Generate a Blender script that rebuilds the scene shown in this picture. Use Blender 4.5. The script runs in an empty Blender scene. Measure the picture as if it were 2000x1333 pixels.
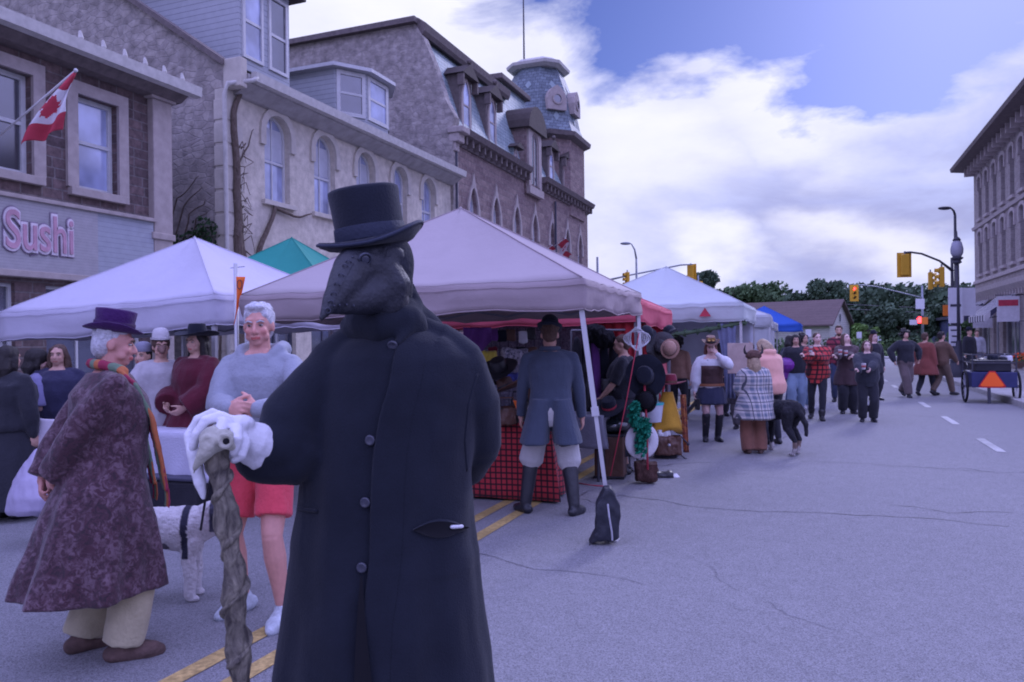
import bpy, bmesh, math, random
from math import sin, cos, pi, radians, sqrt, atan2
from mathutils import Vector, Matrix, noise
random.seed(7)
SC = bpy.context.scene
COL = SC.collection

# ---------------------------------------------------------------- camera
YAW = radians(21.5); ROLL = 0.0122; CH = 1.6
FW = Vector((-sin(YAW), cos(YAW), 0)); RT = Vector((cos(YAW), sin(YAW), 0)); UP = Vector((0, 0, 1))
cam = bpy.data.cameras.new("camera"); cam.lens = 27; cam.sensor_width = 36
cam.clip_start = 0.05; cam.clip_end = 3000
camo = bpy.data.objects.new("camera", cam); COL.objects.link(camo)
cr, sr = cos(ROLL), sin(ROLL)
cx_ = RT * cr - UP * sr; cy_ = RT * sr + UP * cr; cz_ = -FW
camo.matrix_world = Matrix(((cx_.x, cy_.x, cz_.x, 0), (cx_.y, cy_.y, cz_.y, 0), (cx_.z, cy_.z, cz_.z, CH), (0, 0, 0, 1)))
SC.camera = camo
cam.dof.use_dof = True; cam.dof.focus_distance = 5.0; cam.dof.aperture_fstop = 11
SC.cycles.pixel_filter_type = 'BLACKMAN_HARRIS'; SC.cycles.filter_width = 1.9

def lev(px, py):
    u = (px - 1000) / 1500; v = -(py - 666.5) / 1500
    return u * cr + v * sr, -u * sr + v * cr
def P(px, py, d):
    """point seen at photo pixel px,py at depth d (metres)"""
    u, v = lev(px, py)
    return Vector((0, 0, CH)) + FW * d + RT * (u * d) + UP * (v * d)
def G(px, py):
    u, v = lev(px, py)
    p = P(px, py, CH / -v); p.z = 0; return p

# ---------------------------------------------------------------- world
SUN_EL, SUN_AZ = radians(28), radians(10)      # ahead, a little right of the street
w = bpy.data.worlds.new("World"); SC.world = w; w.use_nodes = True
nt = w.node_tree; N = nt.nodes; L = nt.links; N.clear()
def nn(t, **k):
    n = N.new(t)
    for a, b in k.items():
        if a.startswith('i_'):
            n.inputs[a[2:].replace('_', ' ')].default_value = b
        else: setattr(n, a, b)
    return n
out = nn('ShaderNodeOutputWorld'); bg = nn('ShaderNodeBackground')
L.new(bg.outputs[0], out.inputs[0]); bg.inputs[1].default_value = 0.1
sky = nn('ShaderNodeTexSky', sky_type='NISHITA', sun_disc=False, sun_elevation=SUN_EL, sun_rotation=SUN_AZ, ozone_density=1.5, dust_density=.6)
tc = nn('ShaderNodeTexCoord')
def dirof(px, py):
    u, v = lev(px, py); return (FW + RT * u + UP * v).normalized()
def blob(px, py, width, ratio=1.0, src=None):
    """soft round mask round a sky direction, elongated by scaling about it"""
    d = dirof(px, py)
    sub = nn('ShaderNodeVectorMath', operation='SUBTRACT'); L.new(src, sub.inputs[0]); sub.inputs[1].default_value = d
    r = RT; u = UP
    dr = nn('ShaderNodeVectorMath', operation='DOT_PRODUCT'); L.new(sub.outputs[0], dr.inputs[0]); dr.inputs[1].default_value = r
    du = nn('ShaderNodeVectorMath', operation='DOT_PRODUCT'); L.new(sub.outputs[0], du.inputs[0]); du.inputs[1].default_value = u
    a = nn('ShaderNodeMath', operation='MULTIPLY'); L.new(dr.outputs['Value'], a.inputs[0]); a.inputs[1].default_value = 1 / (width * ratio)
    b = nn('ShaderNodeMath', operation='MULTIPLY'); L.new(du.outputs['Value'], b.inputs[0]); b.inputs[1].default_value = 1 / width
    c = nn('ShaderNodeCombineXYZ'); L.new(a.outputs[0], c.inputs[0]); L.new(b.outputs[0], c.inputs[1])
    ln = nn('ShaderNodeVectorMath', operation='LENGTH'); L.new(c.outputs[0], ln.inputs[0])
    m = nn('ShaderNodeMapRange', interpolation_type='SMOOTHSTEP'); L.new(ln.outputs['Value'], m.inputs[0])
    m.inputs[1].default_value = 0; m.inputs[2].default_value = 1.5; m.inputs[3].default_value = 1; m.inputs[4].default_value = 0
    return m.outputs[0]
def noisew(scale, detail, src, dist=.0, rough=.55):
    n = nn('ShaderNodeTexNoise'); n.inputs['Scale'].default_value = scale; n.inputs['Detail'].default_value = detail
    n.inputs['Roughness'].default_value = rough; n.inputs['Distortion'].default_value = dist; L.new(src, n.inputs['Vector']); return n
def mth(op, a, b):
    n = nn('ShaderNodeMath', operation=op)
    for i, x in enumerate((a, b)):
        if isinstance(x, (int, float)): n.inputs[i].default_value = x
        else: L.new(x, n.inputs[i])
    return n.outputs[0]
mp = nn('ShaderNodeMapping'); L.new(tc.outputs['Generated'], mp.inputs[0]); mp.inputs['Scale'].default_value = (1, 1, 2.2)
warp = noisew(4.0, 7, mp.outputs[0])
ws = nn('ShaderNodeVectorMath', operation='SUBTRACT'); L.new(warp.outputs['Color'], ws.inputs[0]); ws.inputs[1].default_value = (.5, .5, .5)
wm = nn('ShaderNodeVectorMath', operation='SCALE'); L.new(ws.outputs[0], wm.inputs[0]); wm.inputs['Scale'].default_value = .30
wa = nn('ShaderNodeVectorMath', operation='ADD'); L.new(wm.outputs[0], wa.inputs[0]); L.new(tc.outputs['Generated'], wa.inputs[1])
V = wa.outputs[0]
blue = mth('MAXIMUM', blob(1560, -40, .10, 3.2, V), mth('MAXIMUM', blob(1740, 110, .07, 1.8, V), blob(1290, 10, .065, 1.6, V)))
wisps = noisew(5.5, 8, mp.outputs[0], .4, .6)
cover = nn('ShaderNodeMapRange'); L.new(mth('ADD', blue, mth('MULTIPLY', mth('SUBTRACT', wisps.outputs['Fac'], .5), 1.1)), cover.inputs[0])
cover.inputs[1].default_value = .18; cover.inputs[2].default_value = .52; cover.inputs[3].default_value = 1; cover.inputs[4].default_value = 0
dens = noisew(2.6, 10, mp.outputs[0], .35, .6)
ramp = nn('ShaderNodeValToRGB'); L.new(dens.outputs['Fac'], ramp.inputs[0])
e = ramp.color_ramp.elements
e[0].position = .38; e[0].color = (3.9, 4.1, 7.2, 1)
e[1].position = .66; e[1].color = (6.9, 7.0, 10.2, 1)
m1 = e.new(.50); m1.color = (5.0, 5.4, 9.2, 1)
bright = mth('MAXIMUM', mth('MAXIMUM', blob(1430, 515, .045, 1.3, V), blob(1690, 500, .05, 1.6, V)), mth('MAXIMUM', blob(880, 20, .20, 1.6, V), mth('MAXIMUM', blob(1250, 260, .12, 1.2, V), blob(1560, 200, .08, 2.2, V))))
bmix = nn('ShaderNodeMix', data_type='RGBA'); L.new(mth('MULTIPLY', bright, .65), bmix.inputs[0]); L.new(ramp.outputs[0], bmix.inputs[6]); bmix.inputs[7].default_value = (10.5, 10.4, 12.0, 1)
tint = nn('ShaderNodeMix', data_type='RGBA', blend_type='MULTIPLY'); tint.inputs[0].default_value = 1; L.new(sky.outputs[0], tint.inputs[6]); tint.inputs[7].default_value = (.30, .36, .80, 1)
skm = nn('ShaderNodeMix', data_type='RGBA'); L.new(cover.outputs[0], skm.inputs[0]); L.new(tint.outputs[2], skm.inputs[6]); L.new(bmix.outputs[2], skm.inputs[7])
# below the horizon a dull street colour
sx = nn('ShaderNodeSeparateXYZ'); L.new(tc.outputs['Generated'], sx.inputs[0])
hz = nn('ShaderNodeMapRange'); L.new(sx.outputs[2], hz.inputs[0]); hz.inputs[1].default_value = -.03; hz.inputs[2].default_value = .0
fin = nn('ShaderNodeMix', data_type='RGBA'); L.new(hz.outputs[0], fin.inputs[0]); fin.inputs[6].default_value = (1.6, 1.6, 2.8, 1); L.new(skm.outputs[2], fin.inputs[7])
# unseen sky overhead and behind the viewer brightened for added light, dimmer low down
dF = nn('ShaderNodeVectorMath', operation='DOT_PRODUCT'); L.new(tc.outputs['Generated'], dF.inputs[0]); dF.inputs[1].default_value = FW
bk = nn('ShaderNodeMapRange'); L.new(dF.outputs['Value'], bk.inputs[0]); bk.inputs[1].default_value = .80; bk.inputs[2].default_value = .2; bk.inputs[3].default_value = 0; bk.inputs[4].default_value = 1
up_ = nn('ShaderNodeMapRange'); L.new(sx.outputs[2], up_.inputs[0]); up_.inputs[1].default_value = .10; up_.inputs[2].default_value = .5
hl2 = nn('ShaderNodeMix', data_type='RGBA'); L.new(up_.outputs[0], hl2.inputs[0]); hl2.inputs[6].default_value = (4.6, 4.4, 8.0, 1); hl2.inputs[7].default_value = (10.0, 10.3, 23.0, 1)
ov = nn('ShaderNodeMix', data_type='RGBA', clamp_factor=True); L.new(bk.outputs[0], ov.inputs[0]); L.new(fin.outputs[2], ov.inputs[6]); L.new(hl2.outputs[2], ov.inputs[7])
L.new(ov.outputs[2], bg.inputs[0])
# ---------------------------------------------------------------- sun
sl = bpy.data.lights.new("sun", 'SUN'); sl.energy = 1.4; sl.angle = radians(10); sl.color = (.72, .71, 1.0)
so = bpy.data.objects.new("sun", sl); COL.objects.link(so)
sd = Vector((sin(SUN_AZ) * cos(SUN_EL), cos(SUN_AZ) * cos(SUN_EL), sin(SUN_EL)))
so.rotation_euler = sd.to_track_quat('Z', 'Y').to_euler(); so.location = (0, 0, 40)
vs = SC.view_settings; SC.display_settings.display_device = 'sRGB'
vs.view_transform = 'Standard'; vs.look = 'None'; vs.gamma = 1; vs.exposure = 0.12; vs.use_curve_mapping = False
SC.cycles.use_denoising = True

# ---------------------------------------------------------------- materials
MATS = {}
def M(name, col=(.5, .5, .5), rough=.85, var=.18, vs=6, bump=.25, bs=60, metal=0, pat=None, col2=None, col3=None, sz=(.5, .25), emit=0, sheen=0, vec='obj', spec=.3, mot=.0):
    """procedural material; pat: stone brick siding shingle plaid gingham paisley buffalo bark wood asphalt stripes"""
    if name in MATS: return MATS[name]
    m = bpy.data.materials.new(name); m.use_nodes = True; t = m.node_tree; n = t.nodes; l = t.links
    b = n['Principled BSDF']; b.inputs['Roughness'].default_value = rough; b.inputs['Metallic'].default_value = metal
    b.inputs['Specular IOR Level'].default_value = spec
    if sheen: b.inputs['Sheen Weight'].default_value = sheen; b.inputs['Sheen Roughness'].default_value = .5
    def nd(ty, **k):
        x = n.new(ty)
        for a, v in k.items(): setattr(x, a, v)
        return x
    def ma(op, a, bb=0.0, cc=None):
        x = nd('ShaderNodeMath', operation=op)
        for i, q in enumerate((a, bb, cc)):
            if q is None: continue
            if isinstance(q, (int, float)): x.inputs[i].default_value = q
            else: l.new(q, x.inputs[i])
        return x.outputs[0]
    def mix(f, a, c, bt='MIX'):
        x = nd('ShaderNodeMix', data_type='RGBA', blend_type=bt)
        for i, q in ((0, f), (6, a), (7, c)):
            if isinstance(q, (int, float)): x.inputs[i].default_value = q
            elif isinstance(q, tuple): x.inputs[i].default_value = (*q[:3], 1)
            else: l.new(q, x.inputs[i])
        return x.outputs[2]
    def noi(s, d=4, v=None, ro=.55, dist=0):
        x = nd('ShaderNodeTexNoise'); x.inputs['Scale'].default_value = s; x.inputs['Detail'].default_value = d; x.inputs['Roughness'].default_value = ro
        x.inputs['Distortion'].default_value = dist
        if v is not None: l.new(v, x.inputs['Vector'])
        return x.outputs['Fac']
    def rng(v, a, c, lo=0, hi=1):
        x = nd('ShaderNodeMapRange'); l.new(v, x.inputs[0]); x.inputs[1].default_value = a; x.inputs[2].default_value = c
        x.inputs[3].default_value = lo; x.inputs[4].default_value = hi; return x.outputs[0]
    co = nd('ShaderNodeTexCoord').outputs['Object']
    sep = nd('ShaderNodeSeparateXYZ'); l.new(co, sep.inputs[0])
    def wallvec():
        g = nd('ShaderNodeNewGeometry'); sn = nd('ShaderNodeSeparateXYZ'); l.new(g.outputs['True Normal'], sn.inputs[0])
        f = ma('GREATER_THAN', ma('ABSOLUTE', sn.outputs[1]), .6)
        uu = ma('ADD', ma('MULTIPLY', sep.outputs[0], f), ma('MULTIPLY', sep.outputs[1], ma('SUBTRACT', 1.0, f)))
        c = nd('ShaderNodeCombineXYZ'); l.new(uu, c.inputs[0]); l.new(sep.outputs[2], c.inputs[1]); return c.outputs[0]
    base = tuple(col); hgt = None; c2 = col2 or tuple(x * .6 for x in col); c3 = col3 or tuple(x * .5 for x in col)
    if pat in ('brick', 'shingle'):
        wv = wallvec()
        br = nd('ShaderNodeTexBrick'); l.new(wv, br.inputs['Vector']); br.inputs['Scale'].default_value = 1
        br.inputs['Brick Width'].default_value = sz[0]; br.inputs['Row Height'].default_value = sz[1]
        br.inputs['Mortar Size'].default_value = .016 if pat == 'brick' else .012; br.inputs['Mortar Smooth'].default_value = .3
        br.inputs['Color1'].default_value = (*col, 1); br.inputs['Color2'].default_value = (*c2, 1); br.inputs['Mortar'].default_value = (*c3, 1)
        br.offset_frequency = 2; br.squash = 1.25 if pat == 'brick' else 1; br.squash_frequency = 3; br.inputs['Bias'].default_value = -.1
        base = br.outputs['Color']; hgt = ma('ADD', ma('MULTIPLY', br.outputs['Fac'], -1.0), ma('MULTIPLY', noi(9, 6, co), 1.2))
    elif pat == 'stone':
        wv = wallvec(); mpn = nd('ShaderNodeMapping'); l.new(wv, mpn.inputs[0]); mpn.inputs['Scale'].default_value = (1 / sz[0], 1 / sz[1], 1)
        dis = nd('ShaderNodeTexNoise'); dis.inputs['Scale'].default_value = 1.2; l.new(mpn.outputs[0], dis.inputs['Vector'])
        ad = nd('ShaderNodeMix', data_type='RGBA', blend_type='ADD'); ad.inputs[0].default_value = .35; l.new(mpn.outputs[0], ad.inputs[6]); l.new(dis.outputs['Color'], ad.inputs[7])
        vo = nd('ShaderNodeTexVoronoi'); vo.inputs['Scale'].default_value = 1; l.new(ad.outputs[2], vo.inputs['Vector']); vo.voronoi_dimensions = '2D'
        ve = nd('ShaderNodeTexVoronoi', feature='DISTANCE_TO_EDGE'); ve.voronoi_dimensions = '2D'; ve.inputs['Scale'].default_value = 1; l.new(ad.outputs[2], ve.inputs['Vector'])
        ed = rng(ve.outputs['Distance'], .02, .09)
        sc = nd('ShaderNodeSeparateColor'); l.new(vo.outputs['Color'], sc.inputs[0])
        base = mix(ed, c3, mix(sc.outputs[0], col, c2)); hgt = ma('ADD', ed, noi(7, 6, co))
    elif pat == 'siding':
        f = ma('FRACT', ma('DIVIDE', sep.outputs[2], sz[1])); base = mix(ma('GREATER_THAN', f, .9), col, c2); hgt = ma('MULTIPLY', f, 3.0)
    elif pat == 'wood' or pat == 'bark':
        mpn = nd('ShaderNodeMapping'); l.new(co, mpn.inputs[0]); mpn.inputs['Scale'].default_value = (1, 1, .18 if pat == 'wood' else .4)
        nz = noi(sz[0] * 40, 7, mpn.outputs[0], .65, .8); base = mix(rng(nz, .36, .64), c2, col); hgt = nz
    elif pat == 'plaid':
        wv = wallvec(); s2 = nd('ShaderNodeSeparateXYZ'); l.new(wv, s2.inputs[0])
        fx = ma('FRACT', ma('DIVIDE', ma('ADD', sep.outputs[0], ma('MULTIPLY', sep.outputs[1], .6)), sz[0])); fz = ma('FRACT', ma('DIVIDE', sep.outputs[2], sz[1]))
        a = ma('GREATER_THAN', fx, .62); c = ma('GREATER_THAN', fz, .62); tl = ma('LESS_THAN', ma('ABSOLUTE', ma('SUBTRACT', fx, .3)), .05); tl2 = ma('LESS_THAN', ma('ABSOLUTE', ma('SUBTRACT', fz, .3)), .05)
        base = mix(ma('MAXIMUM', tl, tl2), mix(ma('MULTIPLY', ma('ADD', a, c), .5), col, c2), c3)
    elif pat == 'gingham':
        fx = ma('FRACT', ma('DIVIDE', ma('ADD', sep.outputs[0], ma('MULTIPLY', sep.outputs[1], .9)), sz[0])); fz = ma('FRACT', ma('DIVIDE', sep.outputs[2], sz[1]))
        base = mix(ma('MULTIPLY', ma('ADD', ma('GREATER_THAN', fx, .68), ma('GREATER_THAN', fz, .68)), .9), col, c2)
    elif pat == 'paisley':
        a = noi(26, 4, co, .65, 1.6); c = noi(13, 5, co, .6, 1.0)
        base = mix(rng(c, .42, .58), mix(rng(a, .45, .55), col, c2), mix(rng(a, .42, .5), c3, col))
    elif pat == 'asphalt':
        big = noi(.22, 8, co, .62); fine = noi(75, 3, co, .8); mid = noi(22, 5, co, .75)
        vg_ = nd('ShaderNodeTexVoronoi'); vg_.inputs['Scale'].default_value = 190; l.new(co, vg_.inputs['Vector']); vs_ = nd('ShaderNodeSeparateColor'); l.new(vg_.outputs['Color'], vs_.inputs[0])
        base = mix(rng(big, .4, .65), col, c2); base = mix(ma('MULTIPLY', rng(fine, .4, .62), .75), base, c3); base = mix(ma('MULTIPLY', ma('GREATER_THAN', vs_.outputs[0], .72), .6), base, tuple(x * 1.55 for x in col)); base = mix(ma('MULTIPLY', ma('LESS_THAN', vs_.outputs[0], .22), .6), base, tuple(x * .45 for x in col)); base = mix(ma('MULTIPLY', rng(mid, .52, .7), .35), base, tuple(x * .6 for x in col))
        v = nd('ShaderNodeTexVoronoi', feature='DISTANCE_TO_EDGE'); v.inputs['Scale'].default_value = .16
        dd = nd('ShaderNodeTexNoise'); dd.inputs['Scale'].default_value = 1.3; dd.inputs['Detail'].default_value = 6; l.new(co, dd.inputs['Vector'])
        ad = nd('ShaderNodeMix', data_type='RGBA', blend_type='ADD'); ad.inputs[0].default_value = .9; l.new(co, ad.inputs[6]); l.new(dd.outputs['Color'], ad.inputs[7]); l.new(ad.outputs[2], v.inputs['Vector'])
        crk = rng(v.outputs['Distance'], .0006, .0035, 1, 0); crk = ma('MULTIPLY', crk, rng(noi(.5, 2, co), .45, .6))
        stn = rng(noi(2.6, 6, co, .6), .66, .76); base = mix(ma('MULTIPLY', stn, .3), base, tuple(x * .55 for x in col))
        base = mix(ma('MULTIPLY', crk, .65), base, (.05, .05, .055)); hgt = ma('ADD', ma('ADD', fine, mid), ma('MULTIPLY', crk, -3.0))
    elif pat == 'stripes':
        f = ma('FRACT', ma('DIVIDE', ma('ADD', sep.outputs[0], sep.outputs[1]), sz[0])); base = mix(ma('GREATER_THAN', f, .5), col, c2)
    elif pat == 'attr':
        at = nd('ShaderNodeVertexColor', layer_name='Col'); base = at.outputs['Color']
    elif pat == 'scarf':
        f = ma('FRACT', ma('DIVIDE', ma('ADD', sep.outputs[0], ma('MULTIPLY', sep.outputs[1], .5)), sz[0])); base = mix(ma('GREATER_THAN', f, .66), mix(ma('GREATER_THAN', f, .33), col, c2), c3)
    if var:
        nv = noi(vs, 6, co, .6)
        br = rng(nv, .3, .7, 1 - var, 1 + var)
        cc = nd('ShaderNodeCombineColor'); [l.new(br, cc.inputs[i]) for i in range(3)]
        base = mix(1.0, base, cc.outputs[0], 'MULTIPLY')
    if mot:
        base = mix(ma('MULTIPLY', rng(noi(1.1, 6, co, .65), .45, .62), mot), base, tuple(x * .55 for x in (col if col else (.3, .3, .3))))
    if isinstance(base, tuple): b.inputs['Base Color'].default_value = (*base[:3], 1)
    else: l.new(base, b.inputs['Base Color'])
    if emit:
        b.inputs['Emission Color'].default_value = (*col, 1); b.inputs['Emission Strength'].default_value = emit
    if bump:
        bp = nd('ShaderNodeBump'); bp.inputs['Strength'].default_value = bump; bp.inputs['Distance'].default_value = .02
        l.new(hgt if hgt is not None else noi(bs, 5, co), bp.inputs['Height']); l.new(bp.outputs[0], b.inputs['Normal'])
    MATS[name] = m; return m
def glassm(name, col=(.25, .3, .45), rough=.08):
    if name in MATS: return MATS[name]
    m = bpy.data.materials.new(name); m.use_nodes = True; t = m.node_tree
    b = t.nodes['Principled BSDF']; b.inputs['Roughness'].default_value = rough; b.inputs['Specular IOR Level'].default_value = 1.0; b.inputs['IOR'].default_value = 1.9
    no = t.nodes.new('ShaderNodeTexNoise'); no.inputs['Scale'].default_value = .9; no.inputs['Detail'].default_value = 3
    tcn = t.nodes.new('ShaderNodeTexCoord'); t.links.new(tcn.outputs['Object'], no.inputs['Vector'])
    r = t.nodes.new('ShaderNodeValToRGB'); r.color_ramp.elements[0].color = (*[c * .45 for c in col], 1); r.color_ramp.elements[1].color = (*[min(1, c * 1.5) for c in col], 1)
    r.color_ramp.elements[0].position = .35; r.color_ramp.elements[1].position = .65
    t.links.new(no.outputs['Fac'], r.inputs[0]); t.links.new(r.outputs[0], b.inputs['Base Color'])
    bp = t.nodes.new('ShaderNodeBump'); bp.inputs['Strength'].default_value = .06; t.links.new(no.outputs['Fac'], bp.inputs['Height']); t.links.new(bp.outputs[0], b.inputs['Normal'])
    MATS[name] = m; return m

# ---------------------------------------------------------------- mesh builder
class MB:
    def __init__(s): s.v = []; s.f = []; s.mi = []; s.cur = 0
    def add(s, vs, fs):
        o = len(s.v); s.v += [Vector(v) for v in vs]; s.f += [tuple(i + o for i in f) for f in fs]; s.mi += [s.cur] * len(fs); return s
    def quad(s, *p): return s.add(p, [tuple(range(len(p)))])
    def box(s, c, d, rot=None, bev=0):
        x, y, z = d[0] / 2, d[1] / 2, d[2] / 2
        vs = [Vector((a * x, b * y, e * z)) for a in (-1, 1) for b in (-1, 1) for e in (-1, 1)]
        if rot is not None: vs = [rot @ v for v in vs]
        c = Vector(c); return s.add([v + c for v in vs], [(0, 1, 3, 2), (4, 6, 7, 5), (0, 4, 5, 1), (2, 3, 7, 6), (0, 2, 6, 4), (1, 5, 7, 3)])
    def span(s, a, b): # axis aligned box from corner to corner
        return s.box([(a[i] + b[i]) / 2 for i in range(3)], [abs(a[i] - b[i]) for i in range(3)])
    def bar(s, a, b, wd, h=None, up=None):
        a = Vector(a); b = Vector(b); z = (b - a); ln = z.length
        if ln < 1e-6: return s
        q = z.to_track_quat('Z', 'Y').to_matrix(); return s.box((a + b) / 2, (wd, h or wd, ln), q)
    def tube(s, pts, r, n=10, cap=True, flat=None):
        pts = [Vector(p) for p in pts]; rs = r if isinstance(r, (list, tuple)) else [r] * len(pts)
        rings = []; ref = None
        for i, p in enumerate(pts):
            d = (pts[min(i + 1, len(pts) - 1)] - pts[max(i - 1, 0)])
            if d.length < 1e-7: d = Vector((0, 0, 1))
            d.normalize()
            if ref is None:
                ref = Vector((1, 0, 0)) if abs(d.x) < .8 else Vector((0, 1, 0))
            x = (ref - d * ref.dot(d)).normalized(); y = d.cross(x); ref = x
            rr = rs[i] if isinstance(rs[i], (list, tuple)) else (rs[i], rs[i])
            rings.append([p + x * cos(2 * pi * k / n) * rr[0] + y * sin(2 * pi * k / n) * rr[1] for k in range(n)])
        return s.loft(rings, cap)
    def limb(s, pts, rs, n=12):
        """tapered limb with round ends; closed"""
        pts = [Vector(p) for p in pts]; rs = list(rs)
        d0 = (pts[0] - pts[1]).normalized(); d1 = (pts[-1] - pts[-2]).normalized()
        P0 = [pts[0] + d0 * rs[0] * k for k in (.97, .7)]; R0 = [rs[0] * .25, rs[0] * .7]
        P1 = [pts[-1] + d1 * rs[-1] * k for k in (.7, .97)]; R1 = [rs[-1] * .7, rs[-1] * .25]
        return s.tube(P0 + pts + P1, R0 + rs + R1, n)
    def cuffed(s, pts, rs, n=14):
        """rounded at the start, cut flat at the end"""
        pts = [Vector(p) for p in pts]; d0 = (pts[0] - pts[1]).normalized(); rs = list(rs)
        return s.tube([pts[0] + d0 * rs[0] * k for k in (.9, .6)] + pts, [rs[0] * .35, rs[0] * .78] + rs, n)
    def loft(s, rings, cap=True, close=True):
        n = len(rings[0]); vs = [v for r in rings for v in r]; fs = []
        for i in range(len(rings) - 1):
            for k in range(n if close else n - 1):
                a = i * n + k; b = i * n + (k + 1) % n; fs.append((a, b, b + n, a + n))
        if cap: fs.append(tuple(reversed(range(n)))); fs.append(tuple(range(len(vs) - n, len(vs))))
        return s.add(vs, fs)
    def ell(s, c, r, n=14, m=9, rot=None):
        c = Vector(c); r = (r, r, r) if isinstance(r, (int, float)) else r; rings = []
        for i in range(1, m):
            t = -pi / 2 + pi * i / m
            ring = [Vector((r[0] * cos(t) * cos(2 * pi * k / n), r[1] * cos(t) * sin(2 * pi * k / n), r[2] * sin(t))) for k in range(n)]
            if rot is not None: ring = [rot @ v for v in ring]
            rings.append([v + c for v in ring])
        return s.loft(rings)
    def lathe(s, c, prof, n=20, cap=True, sx=1, sy=1, rot=None):
        c = Vector(c); rings = []
        for r, z in prof:
            ring = [Vector((r * sx * cos(2 * pi * k / n), r * sy * sin(2 * pi * k / n), z)) for k in range(n)]
            if rot is not None: ring = [rot @ v for v in ring]
            rings.append([v + c for v in ring])
        return s.loft(rings, cap)
    def poly(s, pts, th):
        """flat outline extruded by vector th"""
        th = Vector(th); n = len(pts); a = [Vector(p) for p in pts]
        s.add(a + [p + th for p in a], [tuple(reversed(range(n))), tuple(range(n, 2 * n))] + [(k, (k + 1) % n, (k + 1) % n + n, k + n) for k in range(n)]); return s
    def build(s, name, mat, parent=None, smooth=False, bevel=0, wrinkle=0, wscale=3, sub=0, auto=None):
        me = bpy.data.meshes.new(name)
        off = Vector(parent.get('_o', (0, 0, 0))) if parent is not None else Vector((0, 0, 0))
        vs = [v - off for v in s.v]
        me.from_pydata([tuple(v) for v in vs], [], s.f)
        mats = mat if isinstance(mat, (list, tuple)) else [mat]
        for m in mats: me.materials.append(m)
        if len(mats) > 1: me.polygons.foreach_set('material_index', s.mi)
        bm = bmesh.new(); bm.from_mesh(me); bmesh.ops.recalc_face_normals(bm, faces=bm.faces); bm.to_mesh(me); bm.free()
        if wrinkle:
            for v in me.vertices: v.co += noise.noise_vector(v.co * wscale) * wrinkle
        if smooth: me.polygons.foreach_set('use_smooth', [True] * len(me.polygons))
        o = bpy.data.objects.new(name, me); COL.objects.link(o)
        if parent is not None: o.parent = parent
        if bevel:
            b = o.modifiers.new('b', 'BEVEL'); b.width = bevel; b.segments = 2; b.limit_method = 'ANGLE'
        if smooth and auto is not None:
            try: me.set_sharp_from_angle(angle=radians(auto))
            except Exception: pass
        return o
    def remesh(s, name, mat, parent=None, vox=.012, sm=3, colfn=None, wrinkle=0, wscale=6, dec=None, fold=None):
        """union of all closed pieces as one continuous smooth surface"""
        me = bpy.data.meshes.new('tmp'); off = Vector(parent.get('_o', (0, 0, 0))) if parent is not None else Vector((0, 0, 0))
        me.from_pydata([tuple(v - off) for v in s.v], [], s.f)
        bm = bmesh.new(); bm.from_mesh(me); bmesh.ops.recalc_face_normals(bm, faces=bm.faces); bm.to_mesh(me); bm.free()
        o = bpy.data.objects.new(name, me); COL.objects.link(o)
        r = o.modifiers.new('r', 'REMESH'); r.mode = 'VOXEL'; r.voxel_size = vox; r.use_smooth_shade = True
        if sm:
            k = o.modifiers.new('s', 'SMOOTH'); k.iterations = sm; k.factor = .6
        dg = bpy.context.evaluated_depsgraph_get(); dg.update()
        nm = bpy.data.meshes.new_from_object(o.evaluated_get(dg)); nm.name = name
        o.modifiers.clear(); o.data = nm; bpy.data.meshes.remove(me)
        if fold:
            nm.update(); nr = [v.normal.copy() for v in nm.vertices]
            for v, q in zip(nm.vertices, nr): v.co += q * fold(v.co)
        if wrinkle:
            nm.update(); nr = [v.normal.copy() for v in nm.vertices]
            for v, q in zip(nm.vertices, nr):
                c = v.co; f = noise.noise(Vector((c.x * wscale, c.y * wscale, c.z * wscale * .45))) + .5 * noise.noise(Vector((c.x * wscale * 2.3 + 7, c.y * wscale * 2.3, c.z * wscale * 1.2)))
                v.co += q * (f * wrinkle)
        nm.materials.clear()
        for m in (mat if isinstance(mat, (list, tuple)) else [mat]): nm.materials.append(m)
        if colfn:
            at = nm.color_attributes.new('Col', 'FLOAT_COLOR', 'POINT')
            at.data.foreach_set('color', [x for v in nm.vertices for x in (*colfn(v.co), 1)])
        nm.polygons.foreach_set('use_smooth', [True] * len(nm.polygons))
        if parent is not None: o.parent = parent
        return o

def tag(o, label=None, cat=None, group=None, kind=None):
    if label: o['label'] = label
    if cat: o['category'] = cat
    if group: o['group'] = group
    if kind: o['kind'] = kind
    return o
def thing(name, label, cat, loc=(0, 0, 0), group=None, rz=0, kind=None):
    """Empty at the thing's base. Children meshes given in world coordinates when rz==0 (offset '_o' subtracted)."""
    o = bpy.data.objects.new(name, None); COL.objects.link(o); o.location = loc; o.rotation_euler = (0, 0, rz); o.empty_display_size = .2
    o['_o'] = tuple(loc) if rz == 0 else (0, 0, 0)
    return tag(o, label, cat, group, kind)
def sub_o(parent_obj):
    """let a mesh part own sub-parts: same coordinate offset as its parent"""
    parent_obj['_o'] = parent_obj.parent['_o']; return parent_obj
def copy_tree(o, parent=None):
    c = o.copy(); COL.objects.link(c); c.parent = parent
    for ch in list(o.children): copy_tree(ch, c)
    return c
def struct(mb, name, mat, **k): return tag(mb.build(name, mat, **k), kind='structure')
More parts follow.
